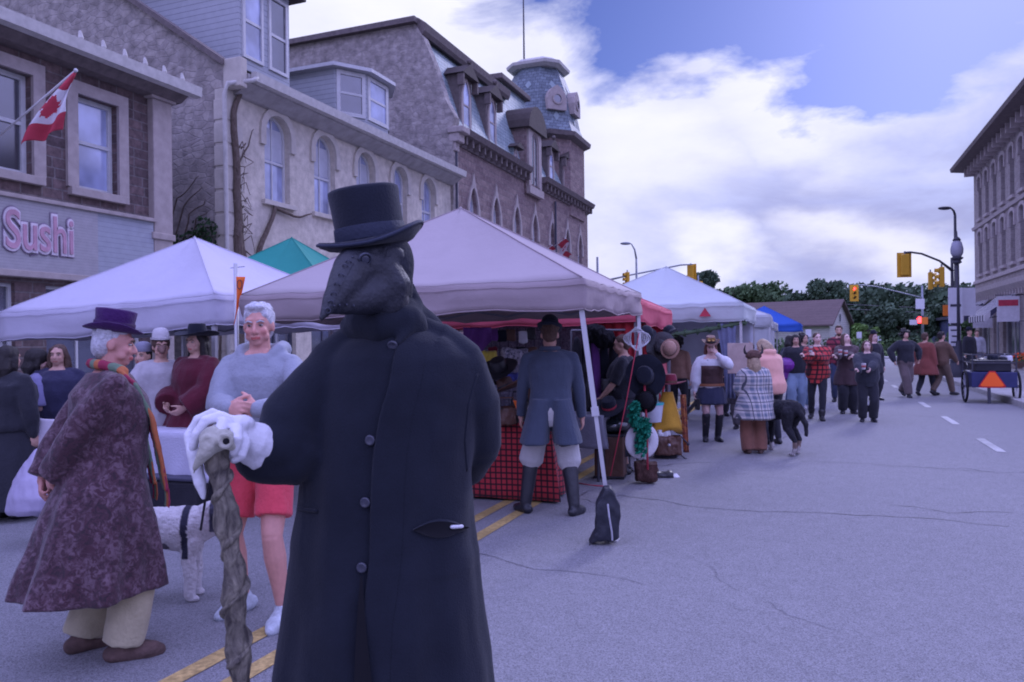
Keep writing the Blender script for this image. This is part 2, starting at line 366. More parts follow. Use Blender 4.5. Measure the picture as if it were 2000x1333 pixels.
def text_mesh(name, s, mat, parent, origin, ux, uz, size, depth=.01, offset=0, bev=0, align='LEFT', sx=1):
    cu = bpy.data.curves.new('t', 'FONT'); cu.body = s; cu.size = size; cu.extrude = depth; cu.offset = offset; cu.align_x = align; cu.bevel_depth = bev; cu.bevel_resolution = 2; cu.resolution_u = 6
    o = bpy.data.objects.new('t', cu); COL.objects.link(o); dg = bpy.context.evaluated_depsgraph_get(); dg.update()
    me = bpy.data.meshes.new_from_object(o.evaluated_get(dg)); bpy.data.objects.remove(o); bpy.data.curves.remove(cu)
    ux = Vector(ux).normalized(); uz = Vector(uz).normalized(); n = ux.cross(uz); off = Vector(parent.get('_o', (0, 0, 0))) if parent is not None else Vector()
    R = Matrix((ux, uz, n)).transposed()
    for v in me.vertices: v.co.x *= sx; v.co = R @ v.co + Vector(origin) - off
    me.materials.clear(); me.materials.append(mat); me.name = name
    ob = bpy.data.objects.new(name, me); COL.objects.link(ob)
    if parent is not None: ob.parent = parent
    return ob
# ================================================================ SETTING
asph = M('asphalt', (.215, .212, .222), .9, var=.06, pat='asphalt', col2=(.185, .182, .195), col3=(.27, .27, .275), bump=.55)
conc = M('concrete', (.40, .39, .38), .9, var=.15, vs=3, bump=.3, bs=90)
kerbm = M('kerb_concrete', (.36, .35, .34), .9, var=.2, bump=.3)
yel = M('yellow_paint', (.48, .34, .13), .85, var=.4, vs=30, mot=.7)
whp = M('white_paint', (.42, .42, .42), .8, var=.4, vs=25, mot=.7)
grassm = M('far_grass', (.06, .11, .03), 1, var=.4, vs=2)
mb = MB(); mb.quad((-600, -60, -.06), (600, -60, -.06), (600, 900, -.06), (-600, 900, -.06)); struct(mb, 'ground', grassm)
mb = MB(); mb.quad((-9.7, -40, 0), (4.3, -40, 0), (4.3, 61, 0), (-9.7, 61, 0)); mb.quad((-120, 49, -.004), (120, 49, -.004), (120, 61, -.004), (-120, 61, -.004)); struct(mb, 'road', asph)
def walk(name, x0, x1, y0, y1, kx):
    mb = MB(); mb.span((x0, y0, -.05), (x1, y1, .13)); s = struct(mb, name, conc)
    k = MB(); k.span((kx - .08, y0, -.05), (kx + .08, y1, .136)); struct(k, 'kerb', kerbm, bevel=.02)
walk('pavement', -18, -9.78, -40, 49, -9.7); walk('pavement', 4.38, 18, -40, 49, 4.3)
mb = MB(); mb.span((-60, 61.05, -.05), (60, 63.5, .12)); struct(mb, 'pavement', conc)
mb = MB()
for x in (-2.86, -2.58): mb.quad((x - .055, -20, .005), (x + .055, -20, .005), (x + .055, 46, .005), (x - .055, 46, .005))
struct(mb, 'road_centre_marking', yel)
mb = MB()
for i in range(12):
    y = 5.0 + i * 3.6; mb.quad((2.3, y, .005), (2.42, y, .005), (2.42, y + 1.5, .005), (2.3, y + 1.5, .005))
for i in range(9):
    x = -9 + i * 1.5; mb.quad((x, 47.2, .005), (x + .6, 47.2, .005), (x + .6, 48.6, .005), (x, 48.6, .005))
struct(mb, 'road_lane_marking', whp)
tar = M('tar_seal', (.115, .115, .13), .7, var=.3)
def crack(pts, w):
    mb = MB(); pr = []
    for i in range(len(pts) - 1):
        a = G(*pts[i]); b = G(*pts[i + 1]); n = max(2, int((b - a).length / .12))
        for k in range(n): pr.append(a.lerp(b, k / n))
    out = []
    for i, p in enumerate(pr):
        q = p + Vector((noise.noise(p * 3), noise.noise(p * 3 + Vector((9, 0, 0))), 0)) * .10; out.append(q)
    for i in range(len(out) - 1):
        d = (out[i + 1] - out[i]).normalized(); s_ = Vector((-d.y, d.x, 0)) * w * (.6 + .5 * random.random()); z = Vector((0, 0, .004))
        mb.quad(out[i] - s_ + z, out[i + 1] - s_ + z, out[i + 1] + s_ + z, out[i] + s_ + z)
    struct(mb, 'road_crack', tar)
crack([(1215, 968), (1330, 985), (1480, 1000), (1700, 1008), (1850, 1018), (1999, 1030)], .008)
crack([(940, 1082), (1060, 1108), (1180, 1122), (1290, 1150)], .004)
crack([(1560, 902), (1760, 910), (1960, 925)], .008)
crack([(1740, 985), (1850, 1000), (1999, 1000)], .007)

# ================================================================ BUILDING TOOLS
class Fr:
    """wall frame: o origin, u along the wall, n outward"""
    def __init__(s, o, u, n): s.o = Vector(o); s.u = Vector(u); s.n = Vector(n)
    def p(s, u, z, d=0): return s.o + s.u * u + s.n * d + Vector((0, 0, z))
def outline(u0, u1, z0, z1, arch=None, ins=0, seg=10):
    """points from bottom-left up over the arch to bottom-right; ins>0 shrinks"""
    u0 += ins; u1 -= ins; z0 += ins; z1 -= ins; w = u1 - u0; c = (u0 + u1) / 2
    if arch == 'r' or arch == 's':
        h = w / 2 if arch == 'r' else w * .22; zs = z1 - h
        a = [(c - w / 2 * cos(pi * k / seg), zs + h * sin(pi * k / seg)) for k in range(seg + 1)]
    elif arch == 'g':
        h = w * .85; zs = z1 - h; a = []
        for k in range(seg + 1):
            t = k / seg; s_ = abs(2 * t - 1); x = -1 + 2 * t
            a.append((c + x * w / 2, zs + h * (1 - s_ ** 1.8)))
    else: a = [(u0, z1), (u1, z1)]
    return [(u0, z0)] + a + [(u1, z0)]
def wall(fr, W, z0, z1, ops, name, mat, parent, reveal=.2, top=None, u_start=0):
    mb = MB(); us = sorted({u_start, W} | {a for o in ops for a in (o[0], o[1])}); zs = sorted({z0, z1} | {a for o in ops for a in (o[2], o[3])})
    for i in range(len(us) - 1):
        for j in range(len(zs) - 1):
            cu = (us[i] + us[i + 1]) / 2; cz = (zs[j] + zs[j + 1]) / 2
            if any(o[0] < cu < o[1] and o[2] < cz < o[3] for o in ops): continue
            mb.quad(fr.p(us[i], zs[j]), fr.p(us[i + 1], zs[j]), fr.p(us[i + 1], zs[j + 1]), fr.p(us[i], zs[j + 1]))
    for o in ops:
        ol = outline(*o[:4], o[4])
        for k in range(len(ol) - 1): mb.quad(fr.p(*ol[k]), fr.p(*ol[k + 1]), fr.p(*ol[k + 1], -reveal), fr.p(*ol[k], -reveal))
        mb.quad(fr.p(*ol[0]), fr.p(*ol[-1]), fr.p(*ol[-1], -reveal), fr.p(*ol[0], -reveal))
        if o[4]:
            a = ol[1:-1]; mid = len(a) // 2
            for k in range(len(a) - 1):
                cnr = (o[0], o[3]) if k < mid else (o[1], o[3])
                mb.add([fr.p(*cnr), fr.p(*a[k]), fr.p(*a[k + 1])], [(0, 1, 2)])
            mb.add([fr.p(o[0], o[3]), fr.p(*a[mid]), fr.p(o[1], o[3])], [(0, 1, 2)])
    return mb.build(name, mat, parent)
def ringmesh(mb, fr, a, b, d0, d1, closed=False):
    """band between outlines a and b from depth d0 to d1 (front face at d1)"""
    n = len(a); rg = range(n) if closed else range(n - 1)
    for k in rg:
        j = (k + 1) % n
        mb.quad(fr.p(*a[k], d1), fr.p(*a[j], d1), fr.p(*b[j], d1), fr.p(*b[k], d1))
        mb.quad(fr.p(*a[k], d0), fr.p(*a[j], d0), fr.p(*a[j], d1), fr.p(*a[k], d1))
        mb.quad(fr.p(*b[k], d0), fr.p(*b[j], d0), fr.p(*b[j], d1), fr.p(*b[k], d1))
    if not closed:
        for k in (0, n - 1): mb.quad(fr.p(*a[k], d0), fr.p(*b[k], d0), fr.p(*b[k], d1), fr.p(*a[k], d1))
def window(par, fr, o, frm, gl, rec=.14, fw=.07, mull=1, rails=(.5,), sill=None, hood=None, blind=None):
    u0, u1, z0, z1, ar = o
    mb = MB(); A = outline(*o[:4], ar); B = outline(*o[:4], ar, fw)
    ringmesh(mb, fr, A, B, -rec - .05, -rec + .02, closed=True)
    for r in rails:
        zc = z0 + (z1 - z0) * r; p = fr.p((u0 + u1) / 2, zc, -rec - .01); mb.add([fr.p(u0 + fw, zc - .035, -rec + .015), fr.p(u1 - fw, zc - .035, -rec + .015), fr.p(u1 - fw, zc + .035, -rec + .015), fr.p(u0 + fw, zc + .035, -rec + .015),
              fr.p(u0 + fw, zc - .035, -rec - .04), fr.p(u1 - fw, zc - .035, -rec - .04), fr.p(u1 - fw, zc + .035, -rec - .04), fr.p(u0 + fw, zc + .035, -rec - .04)], [(0, 1, 2, 3), (4, 5, 6, 7), (0, 1, 5, 4), (3, 2, 6, 7), (0, 3, 7, 4), (1, 2, 6, 5)])
    for m in range(mull):
        uc = u0 + (u1 - u0) * (m + 1) / (mull + 1); zt = z1 - fw * .9
        if ar: zt = z1 - fw
        mb.add([fr.p(uc - .02, z0 + fw, -rec + .005), fr.p(uc + .02, z0 + fw, -rec + .005), fr.p(uc + .02, zt, -rec + .005), fr.p(uc - .02, zt, -rec + .005),
              fr.p(uc - .02, z0 + fw, -rec - .04), fr.p(uc + .02, z0 + fw, -rec - .04), fr.p(uc + .02, zt, -rec - .04), fr.p(uc - .02, zt, -rec - .04)], [(0, 1, 2, 3), (4, 5, 6, 7), (0, 1, 5, 4), (3, 2, 6, 7), (0, 3, 7, 4), (1, 2, 6, 5)])
    w_ = mb.build('window', frm, par); sub_o(w_)
    g = MB(); B2 = outline(*o[:4], ar, fw * .8); g.quad(*[fr.p(*q, -rec - .03) for q in B2]); g.build('glass', gl, w_)
    if blind:
        b = MB(); zb = z0 + (z1 - z0) * blind[0]; b.quad(fr.p(u0 + fw, zb, -rec - .022), fr.p(u1 - fw, zb, -rec - .022), fr.p(u1 - fw, z1 - (0 if not ar else (u1 - u0) * .3), -rec - .022), fr.p(u0 + fw, z1 - (0 if not ar else (u1 - u0) * .3), -rec - .022)); b.build('blind', blind[1], w_)
    if sill:
        s_ = MB(); hh = sill[1]; e = sill[2] if len(sill) > 2 else .12
        boxf(s_, fr, u0 - e, u1 + e, z0 - hh, z0 - .002, -.1, .12); s_.build('sill', sill[0], w_, bevel=.01)
    if hood:
        hm, wd, dr = hood; h = MB(); zz = (z0 + (z1 - z0) * dr)
        A = outline(u0 - wd, u1 + wd, zz, z1 + wd, ar); B = outline(u0 - .003, u1 + .003, zz, z1 + .003, ar)
        ringmesh(h, fr, A, B, -.02, .07); h.build('surround', hm, w_)
    return w_
def boxf(mb, fr, u0, u1, z0, z1, d0, d1):
    vs = [fr.p(u, z, d) for u in (u0, u1) for z in (z0, z1) for d in (d0, d1)]
    mb.add(vs, [(0, 1, 3, 2), (4, 6, 7, 5), (0, 4, 5, 1), (2, 3, 7, 6), (0, 2, 6, 4), (1, 5, 7, 3)])
def extr(mb, fr, prof, u0, u1):
    """profile (d,z) extruded along the wall from u0 to u1"""
    n = len(prof); vs = [fr.p(u0, z, d) for d, z in prof] + [fr.p(u1, z, d) for d, z in prof]
    mb.add(vs, [tuple(range(n)), tuple(reversed(range(n, 2 * n)))] + [(k, (k + 1) % n, (k + 1) % n + n, k + n) for k in range(n)])

gl_day = glassm('glass_sky', (.30, .34, .5), .1); gl_dark = glassm('glass_dark', (.05, .055, .08), .12)
whf = M('white_frame', (.52, .52, .52), .6, var=.1); darkf = M('dark_frame', (.06, .06, .08), .6, var=.1)
stoneA = M('brown_stone', (.15, .105, .10), .95, pat='brick', col2=(.09, .065, .065), col3=(.17, .145, .14), sz=(.42, .2), bump=.8, var=.35, vs=8)
limeA = M('limestone_trim', (.36, .31, .29), .9, var=.15, vs=5, bump=.3)
parge = M('parged_stone', (.53, .48, .40), .95, var=.2, vs=4.5, bump=.7, bs=18, mot=.3)
trimB = M('parged_trim', (.48, .44, .38), .95, var=.12, vs=4, bump=.3)
rubble = M('rubble_stone', (.37, .33, .30), .95, pat='stone', col2=(.27, .24, .225), col3=(.29, .265, .25), sz=(.30, .17), bump=.55, var=.4, vs=3.5, mot=.3)
redst = M('red_sandstone', (.25, .185, .17), .95, pat='brick', col2=(.16, .11, .11), col3=(.26, .21, .2), sz=(.62, .27), bump=1, var=.3, vs=6)
slate = M('slate_roof', (.17, .21, .24), .6, pat='shingle', col2=(.10, .125, .15), col3=(.05, .06, .07), sz=(.3, .2), bump=.5, var=.25, vs=5)
slate2 = M('pale_slate', (.27, .33, .34), .6, pat='shingle', col2=(.20, .26, .28), col3=(.09, .11, .12), sz=(.3, .2), bump=.5, var=.2, vs=3)
brownr = M('brown_roofing', (.07, .055, .05), .8, var=.2)
asph_sh = M('asphalt_shingle', (.09, .085, .09), .9, pat='shingle', col2=(.07, .065, .07), col3=(.04, .04, .04), sz=(.3, .15), var=.2)
sid = M('white_siding', (.42, .44, .47), .7, pat='siding', col2=(.2, .21, .24), sz=(1, .16), var=.06)
eavem = M('painted_eave', (.33, .31, .30), .7, var=.2, vs=3)
gutm = M('metal_gutter', (.46, .44, .41), .5, var=.15)
darkst = M('dark_cornice', (.14, .115, .11), .8, var=.25, vs=6)
blindm = M('window_blind', (.45, .46, .5), .8, var=.15, vs=2)

# ================================================================ BUILDING A : brown stone shop (sushi)
A = thing('shop_building', 'brown rubble stone shop building with pale stone window surrounds above a sushi shop sign', 'building', (-13.4, 7, 0))
FA = Fr((-13.4, -6, 0), (0, 1, 0), (1, 0, 0))      # u = Y+6
opsA = [(16.88, 17.82, 4.7, 6.55, None), (14.5, 15.95, 4.75, 6.6, None), (11.9, 13.2, 4.75, 6.6, None), (9, 10.3, 4.75, 6.6, None), (6, 7.3, 4.75, 6.6, None)]
sh_ops = [(16.2, 18.4, .5, 2.75, None), (14.6, 15.6, .13, 2.75, None), (11.2, 14.0, .5, 2.75, None), (7.6, 10.4, .5, 2.75, None), (3.6, 6.6, .5, 2.75, None)]
wall(FA, 19.1, 0, 7.3, opsA + sh_ops, 'front_wall', stoneA, A, .22)
for o in opsA: window(A, FA, o, whf if o[0] > 14 else whf, gl_day if o[0] > 16 else gl_dark, rec=.16, fw=.09, mull=0, rails=(.52,), sill=(limeA, .16, .2), hood=(limeA, .24, 0.0))
for o in sh_ops: window(A, FA, o, whf, gl_dark, rec=.12, fw=.06, mull=2, rails=())
mb = MB(); mb.quad((-13.4, 13.1, 0), (-32, 13.1, 0), (-32, 13.1, 7.3), (-13.4, 13.1, 7.3)); mb.quad((-13.4, -6, 0), (-32, -6, 0), (-32, -6, 7.3), (-13.4, -6, 7.3)); mb.build('side_wall', rubble, A)
mb = MB(); boxf(mb, FA, 18.62, 19.14, 0, 6.95, -.02, .16); boxf(mb, FA, 18.52, 19.2, 6.95, 7.1, -.02, .24); boxf(mb, FA, 18.55, 19.18, 3.9, 4.05, -.02, .2); mb.build('corner_pilaster', limeA, A, bevel=.02)
mb = MB(); extr(mb, FA, [(0, 6.98), (.28, 7.0), (.5, 7.14), (.52, 7.3), (.0, 7.34)], 0, 19.3); mb.build('cornice', darkst, A)
mb = MB(); extr(mb, FA, [(.525, 7.12), (.68, 7.15), (.70, 7.36), (.5, 7.42), (.4, 7.40)], -.1, 19.5); mb.build('gutter', gutm, A)
mb = MB(); extr(mb, FA, [(.38, 7.43), (-4, 8.0), (-4.1, 7.9), (.30, 7.36)], 0, 19.2)
mb.build('roof', asph_sh, A)
for k in range(6): MB().limb([(-13.4 + .62, 10.5 + k * .5, 7.40), (-13.4 + .60, 10.5 + k * .5, 7.52)], [.05, .028], 8).build('snow_guard', gutm, A)
signb = M('sign_board', (.42, .40, .41), .7, pat='siding', col2=(.27, .26, .28), sz=(1, .055), var=.08); sid2 = M('sign_siding', (.36, .38, .42), .7, pat='siding', col2=(.25, .26, .3), sz=(1, .1), var=.08)
mb = MB(); boxf(mb, FA, 13.6, 17.2, 2.98, 4.25, -.02, .17)
fas = mb.build('fascia', signb, A)
mb = MB(); boxf(mb, FA, 17.203, 18.6, 2.98, 4.25, -.02, .15); boxf(mb, FA, 2, 13.597, 2.98, 4.2, -.02, .15); mb.build('fascia', sid2, A)
mb = MB(); boxf(mb, FA, 13.5, 18.62, 4.253, 4.33, -.02, .24); boxf(mb, FA, 13.5, 18.62, 2.86, 2.977, -.02, .22); mb.build('fascia_moulding', limeA, A, bevel=.01)
lets = thing('shop_sign', 'rounded pink SUSHI lettering outlined in dark on the grey striped fascia', 'sign', (-13.23, 10, 3.3))
dk = M('sign_dark', (.20, .16, .22), .6); pk = M('sign_pink', (.44, .25, .32), .6, emit=0); wh2 = M('sign_white', (.58, .52, .56), .6)
text_mesh('lettering_outline', 'Sushi', dk, lets, (-13.215, 9.27, 3.36), (0, 1, 0), (0, 0, 1), .98, .006, offset=.075, sx=.68)
text_mesh('lettering_halo', 'Sushi', wh2, lets, (-13.200, 9.27, 3.36), (0, 1, 0), (0, 0, 1), .98, .01, offset=.052, sx=.68)
text_mesh('lettering', 'Sushi', pk, lets, (-13.18, 9.27, 3.36), (0, 1, 0), (0, 0, 1), .98, .012, offset=.004, sx=.68)

# Canadian flag on a slanted pole
redc = M('flag_red', (.46, .05, .08), .8, var=.15, vs=5, bump=.1); whc = M('flag_white', (.68, .66, .70), .8, var=.08, bump=.1)
LEAF = [(0, 1), (.12, .72), (.3, .82), (.22, .42), (.42, .6), (.5, .46), (.78, .5), (.68, .28), (.8, .18), (.4, -.12), (.46, -.3), (.06, -.24), (.06, -.62), (-.06, -.62), (-.06, -.24), (-.46, -.3), (-.4, -.12), (-.8, .18), (-.68, .28), (-.78, .5), (-.5, .46), (-.42, .6), (-.22, .42), (-.3, .82), (-.12, .72)]
def in_leaf(x, y):
    c = False; j = len(LEAF) - 1
    for i in range(len(LEAF)):
        a, b = LEAF[i], LEAF[j]
        if (a[1] > y) != (b[1] > y) and x < (b[0] - a[0]) * (y - a[1]) / (b[1] - a[1]) + a[0]: c = not c
        j = i
    return c
def flag(label, pole, fn, nu=48, nv=40, mats=None, pm=None, cat='flag', pr=.018):
    f = thing('flag', label, cat, pole[0])
    p = MB(); p.tube(pole, pr, 8); p.ell(pole[-1], pr * 1.8, 8, 6); p.build('flagpole', pm or whf, f, smooth=True)
    m = MB()
    vs = [fn(i / nu, j / nv) for j in range(nv + 1) for i in range(nu + 1)]
    fs = []; mi = []
    for j in range(nv):
        for i in range(nu):
            fs.append((j * (nu + 1) + i, j * (nu + 1) + i + 1, (j + 1) * (nu + 1) + i + 1, (j + 1) * (nu + 1) + i))
            a, b = (i + .5) / nu, (j + .5) / nv
            red = a < .25 or a > .75 or in_leaf((a - .5) * 2 / .42, ((.5 - b) * 2 + .0) / .85)
            mi.append(0 if red else 1)
    m.v = [Vector(v) for v in vs]; m.f = fs; m.mi = mi
    o = m.build('banner', mats or [redc, whc], f, smooth=True); s = o.modifiers.new('t', 'SOLIDIFY'); s.thickness = .004
    return f
p0 = P(-30, 290, 13.0); p1 = P(148, 138, 12.2)
fa, fb = P(146, 142, 12.2), P(80, 272, 12.4)
def fl(a, b):
    # bunched at the raised pole tip, opening out as it hangs
    hw = .03 + .36 * min(1, a * 1.35) ** .8 * (1 - .35 * max(0, a - .8)); c = fa.lerp(fb, a) - RT * .10 * sin(a * 3.1)
    sd_ = (RT * .85 + UP * .32)
    return c + sd_ * (b - .45) * 2 * hw + FW * .07 * sin(b * 9 + a * 4) * (.2 + a) + UP * .03 * sin(b * 8)
flag('Canadian flag hanging limp from a slanted pole on the brown stone shop front', [p0, p1], fl)

# ================================================================ BUILDING B : parged stone with arched windows and two dormers
B = thing('stone_building', 'pale stone two storey building with arched windows, gutter and two sided dormers', 'building', (-13.4, 21, 0))
FB = Fr((-13.4, 15.0, 0), (0, 1, 0), (1, 0, 0))     # u = Y-15
cB = [16.95 - 15, 19.1 - 15, 21.3 - 15, 23.5 - 15, 25.65 - 15]
opsB = [(c - .52, c + .52, 5.4, 7.72, 'r') for c in cB]
gops = [(c - .75, c + .75, .6, 3.0, None) for c in (1.9, 4.1, 8.6, 10.7)] + [(5.7, 6.9, .13, 3.0, None)]
wall(FB, 12.6, 0, 8.15, opsB + gops, 'front_wall', parge, B, .25)
for i, o in enumerate(opsB):
    window(B, FB, o, whf, gl_day, rec=.19, fw=.065, mull=1, rails=(.47,), sill=(trimB, .13, .14), hood=(trimB, .2, .62), blind=(.5, blindm) if i in (0, 1, 2) else None)
for o in gops: window(B, FB, o, darkf, gl_dark, rec=.15, mull=1, rails=())
mb = MB()   # gable side wall
pr = [(-13.4, 0), (-13.4, 8.45), (-16.6, 10.65), (-22, 13.2), (-27, 10.7), (-30, 8.9), (-30, 0)]
mb.quad(*[(x, 15.0, z) for x, z in pr]); mb.build('gable_wall', rubble, B); MB().quad(*[(x, 27.55, z) for x, z in pr]).build('gable_wall', rubble, B)
mb = MB(); boxf(mb, Fr((-13.4, 15.0, 0), (0, 1, 0), (1, 0, 0)), -.04, .34, 0, 7.9, -.3, .03)
for k in range(13): boxf(mb, FB, -.06, .34 + (.22 if k % 2 else 0), .3 + k * .57, .3 + k * .57 + .5, -.32, .05)
mb.build('quoin', trimB, B, bevel=.015)
mb = MB()
for (xa, za), (xb, zb) in zip(pr[1:5], pr[2:6]): mb.add([(xa, 14.85, za), (xb, 14.85, zb), (xb, 15.25, zb), (xa, 15.25, za), (xa, 14.85, za + .16), (xb, 14.85, zb + .16), (xb, 15.25, zb + .16), (xa, 15.25, za + .16)], [(0, 1, 2, 3), (4, 5, 6, 7), (0, 1, 5, 4), (3, 2, 6, 7), (0, 3, 7, 4), (1, 2, 6, 5)])
mb.build('parapet_coping', darkst, B)
mb = MB(); mb.quad((-12.95, 15.25, 8.36), (-12.95, 27.5, 8.36), (-22, 27.5, 13.0), (-22, 15.25, 13.0)); mb.quad((-22, 15.25, 13.0), (-22, 27.5, 13.0), (-30.5, 27.5, 8.7), (-30.5, 15.25, 8.7)); mb.build('roof', asph_sh, B)
mb = MB(); extr(mb, FB, [(0.0, 7.80), (.12, 7.82), (.34, 7.94), (.5, 8.04), (.5, 8.28), (0, 8.3)], .25, 12.55); mb.build('eave', eavem, B)
MB().span((-13.45, 14.98, 7.9), (-12.92, 15.24, 8.62)).build('kneeler', trimB, B, bevel=.03)
mb = MB(); extr(mb, FB, [(.505, 8.08), (.66, 8.10), (.69, 8.32), (.62, 8.34), (.5, 8.32)], .35, 12.62); mb.build('gutter', gutm, B)
mb = MB(); mb.tube([(-12.76, 15.42, 8.2), (-12.8, 15.3, 8.1), (-13.2, 14.86, 7.95), (-13.28, 14.84, 7.7), (-13.28, 14.86, 4), (-13.28, 14.86, .2)], .055, 10); mb.build('downspout', gutm, B, smooth=True)
def dormer(y0, y1, xf, zb, zt, faceted):
    d = MB()
    if not faceted:
        d.span((xf, y0, zb), (xf - 5, y1, zt)); wl = d.build('dormer', sid, B); sub_o(wl)
        r = MB(); r.add([(xf + .4, y0 - .3, zt), (xf + .4, y1 + .3, zt), (xf + .4, y0 - .3, zt + .22), (xf + .4, y1 + .3, zt + .22), (xf - 5, y0 - .3, zt), (xf - 5, y1 + .3, zt), (xf - 5, y0 - .3, zt + .22), (xf - 5, y1 + .3, zt + .22)], [(0, 1, 3, 2), (4, 6, 7, 5), (0, 4, 5, 1), (2, 3, 7, 6), (0, 2, 6, 4), (1, 5, 7, 3)]); r.build('dormer_roof', brownr, wl)
        ff = Fr((xf, y0, 0), (0, 1, 0), (1, 0, 0)); w = y1 - y0
        for k in range(2):
            m = MB(); u0 = .12 + k * (w / 2); u1 = u0 + w / 2 - .24; ol = outline(u0, u1, zb + .55, zt - .2); il = outline(u0, u1, zb + .55, zt - .2, None, .09); ringmesh(m, ff, ol, il, 0, .06, True); boxf(m, ff, u0 + .09, u1 - .09, (zb + zt) / 2 + .1, (zb + zt) / 2 + .18, .0, .04); fo = m.build('dormer_window', whf, wl)
            g = MB(); g.quad(*[ff.p(*q, .012) for q in il]); g.build('dormer_glass', gl_dark if k else gl_day, wl)
    else:
        # bay front with angled corners
        ft = [(xf - 5, y0), (xf - .62, y0), (xf, y0 + .95), (xf, y1 - .95), (xf - .62, y1), (xf - 5, y1)]
        a = [Vector((x, y, zb)) for x, y in ft]; d.loft([a, [v + Vector((0, 0, zt - zb)) for v in a]]); wl = d.build('dormer', sid, B); sub_o(wl)
        r = MB(); e = [(xf - 5, y0 - .25), (xf - .5, y0 - .25), (xf + .28, y0 + .85), (xf + .28, y1 - .85), (xf - .5, y1 + .25), (xf - 5, y1 + .25)]
        a = [Vector((x, y, zt)) for x, y in e]; c = [Vector((xf - 4.5 if i in (0, 5) else xf - 1.4, min(max(y, y0 + .9), y1 - .9), zt + .42)) for i, (x, y) in enumerate(e)]
        r.loft([a, [v + Vector((0, 0, .12)) for v in a]]); r.build('dormer_eave', whf, wl); r = MB(); r.loft([[v + Vector((0, 0, .123)) for v in a], c]); r.build('dormer_roof', asph_sh, wl)
        for i in (1, 2, 3):
            p, q = Vector((*ft[i], 0)), Vector((*ft[i + 1], 0)); u = (q - p).normalized(); n = Vector((u.y, -u.x, 0)); ff = Fr(p, u, n); w = (q - p).length
            for k in range(2 if w > 1.6 else 1):
                ww = w / (2 if w > 1.6 else 1); u0 = k * ww + .05; u1 = (k + 1) * ww - .05
                m = MB(); ol = outline(u0, u1, zb + .5, zt - .05); il = outline(u0, u1, zb + .5, zt - .05, None, .13); ringmesh(m, ff, ol, il, 0, .05, True); boxf(m, ff, u0 + .13, u1 - .13, (zb + zt) / 2 + .2, (zb + zt) / 2 + .28, .0, .035); m.build('dormer_window', whf, wl)
                g = MB(); g.quad(*[ff.p(*qq, .012) for qq in il]); g.build('dormer_glass', gl_day if i != 1 else gl_dark, wl)
dormer(16.6, 18.75, -14.35, 8.85, 11.75, False)
dormer(21.6, 24.9, -14.1, 8.7, 10.75, True)
# bare creeper stems climbing the wall
def stem(pts, r0, r1, mb, jit=.08):
    pp = []
    for i in range(len(pts) - 1):
        for k in range(6):
            p = Vector(pts[i]).lerp(Vector(pts[i + 1]), k / 6); pp.append(p + Vector((0, noise.noise(p * 2.2), noise.noise(p * 2.2 + Vector((5, 5, 5))))) * jit)
    pp.append(Vector(pts[-1])); n = len(pp); mb.tube(pp, [r0 + (r1 - r0) * i / (n - 1) for i in range(n)], 7)
barkd = M('creeper_bark', (.085, .06, .045), .95, pat='bark', col2=(.14, .11, .09), sz=(.5, 1), bump=.8)
V1 = thing('creeper', 'bare brown creeper trunk climbing beside the downspout of the pale stone building', 'creeper', (-13.2, 15.5, 0))
m = MB(); stem([(-13.33, 15.4, .1), (-13.3, 15.25, 3), (-13.3, 15.3, 5), (-13.3, 15.18, 7.3), (-13.28, 15.5, 8.1)], .16, .05, m); stem([(-13.33, 15.5, .1), (-13.3, 15.6, 2.5), (-13.3, 15.35, 4.4), (-13.3, 15.22, 6)], .13, .05, m)
for k in range(60):
    z = 2 + 4.6 * random.random(); y = 15.3 + random.uniform(-.12, .18); stem([(-13.26, y, z), (-13.2, y + random.uniform(-.1, .3), z + random.uniform(-.25, .2)), (-13.25, y + random.uniform(-.15, .4), z + random.uniform(-.4, .1))], .014, .005, m, .02)
m.build('trunk', barkd, V1, smooth=True)
m = MB(); stem([(-13.3, 15.6, 3.2), (-13.3, 16.2, 4.3), (-13.3, 16.75, 5.2), (-13.3, 17.5, 5.08), (-13.3, 18.3, 5.3)], .085, .02, m); stem([(-13.3, 15.7, 3.6), (-13.3, 16.6, 4.1), (-13.3, 17.6, 3.9), (-13.3, 18.6, 4.2)], .04, .01, m); stem([(-13.3, 15.2, 5.9), (-13.3, 15.7, 6.6), (-13.3, 15.9, 7.1)], .03, .01, m)
m.build('branch', barkd, V1, smooth=True)
leafd = M('ivy_leaf', (.035, .07, .03), .9, var=.4)
def leaves(mb, c, r, n, s, seed=0, squash=(1, 1, 1)):
    rd = random.Random(seed)
    for _ in range(n):
        d = Vector((rd.gauss(0, 1), rd.gauss(0, 1), rd.gauss(0, 1))).normalized() * (rd.random() ** .45)
        p = Vector(c) + Vector((d.x * r[0], d.y * r[1], d.z * r[2])); a = Vector((rd.gauss(0, 1), rd.gauss(0, 1), rd.gauss(0, 1))).normalized(); b = a.orthogonal().normalized(); q = a.cross(b); k = s * (.6 + .8 * rd.random())
        mb.quad(p - b * k, p - q * k * .6, p + b * k, p + q * k * .6)
V2 = thing('ivy', 'dark green ivy patch and wiry stems in the gap beside the brown shop', 'ivy', (-14.5, 14.8, 0))
m = MB(); leaves(m, (-14.6, 14.85, 3.6), (1.2, .12, .9), 700, .07, 3); leaves(m, (-14.0, 14.85, 4.3), (.5, .1, .5), 160, .06, 4); m.build('foliage', leafd, V2)
m = MB()
for k in range(7): stem([(-16 + k * .4, 14.93, 1), (-15.6 + k * .35, 14.93, 3.5), (-14.9 + k * .2, 14.93, 5.3 - .2 * k), (-14.2 + k * .1, 14.93, 5.8 - .3 * k)], .03, .01, m, .1)
m.build('stem', barkd, V2, smooth=True)

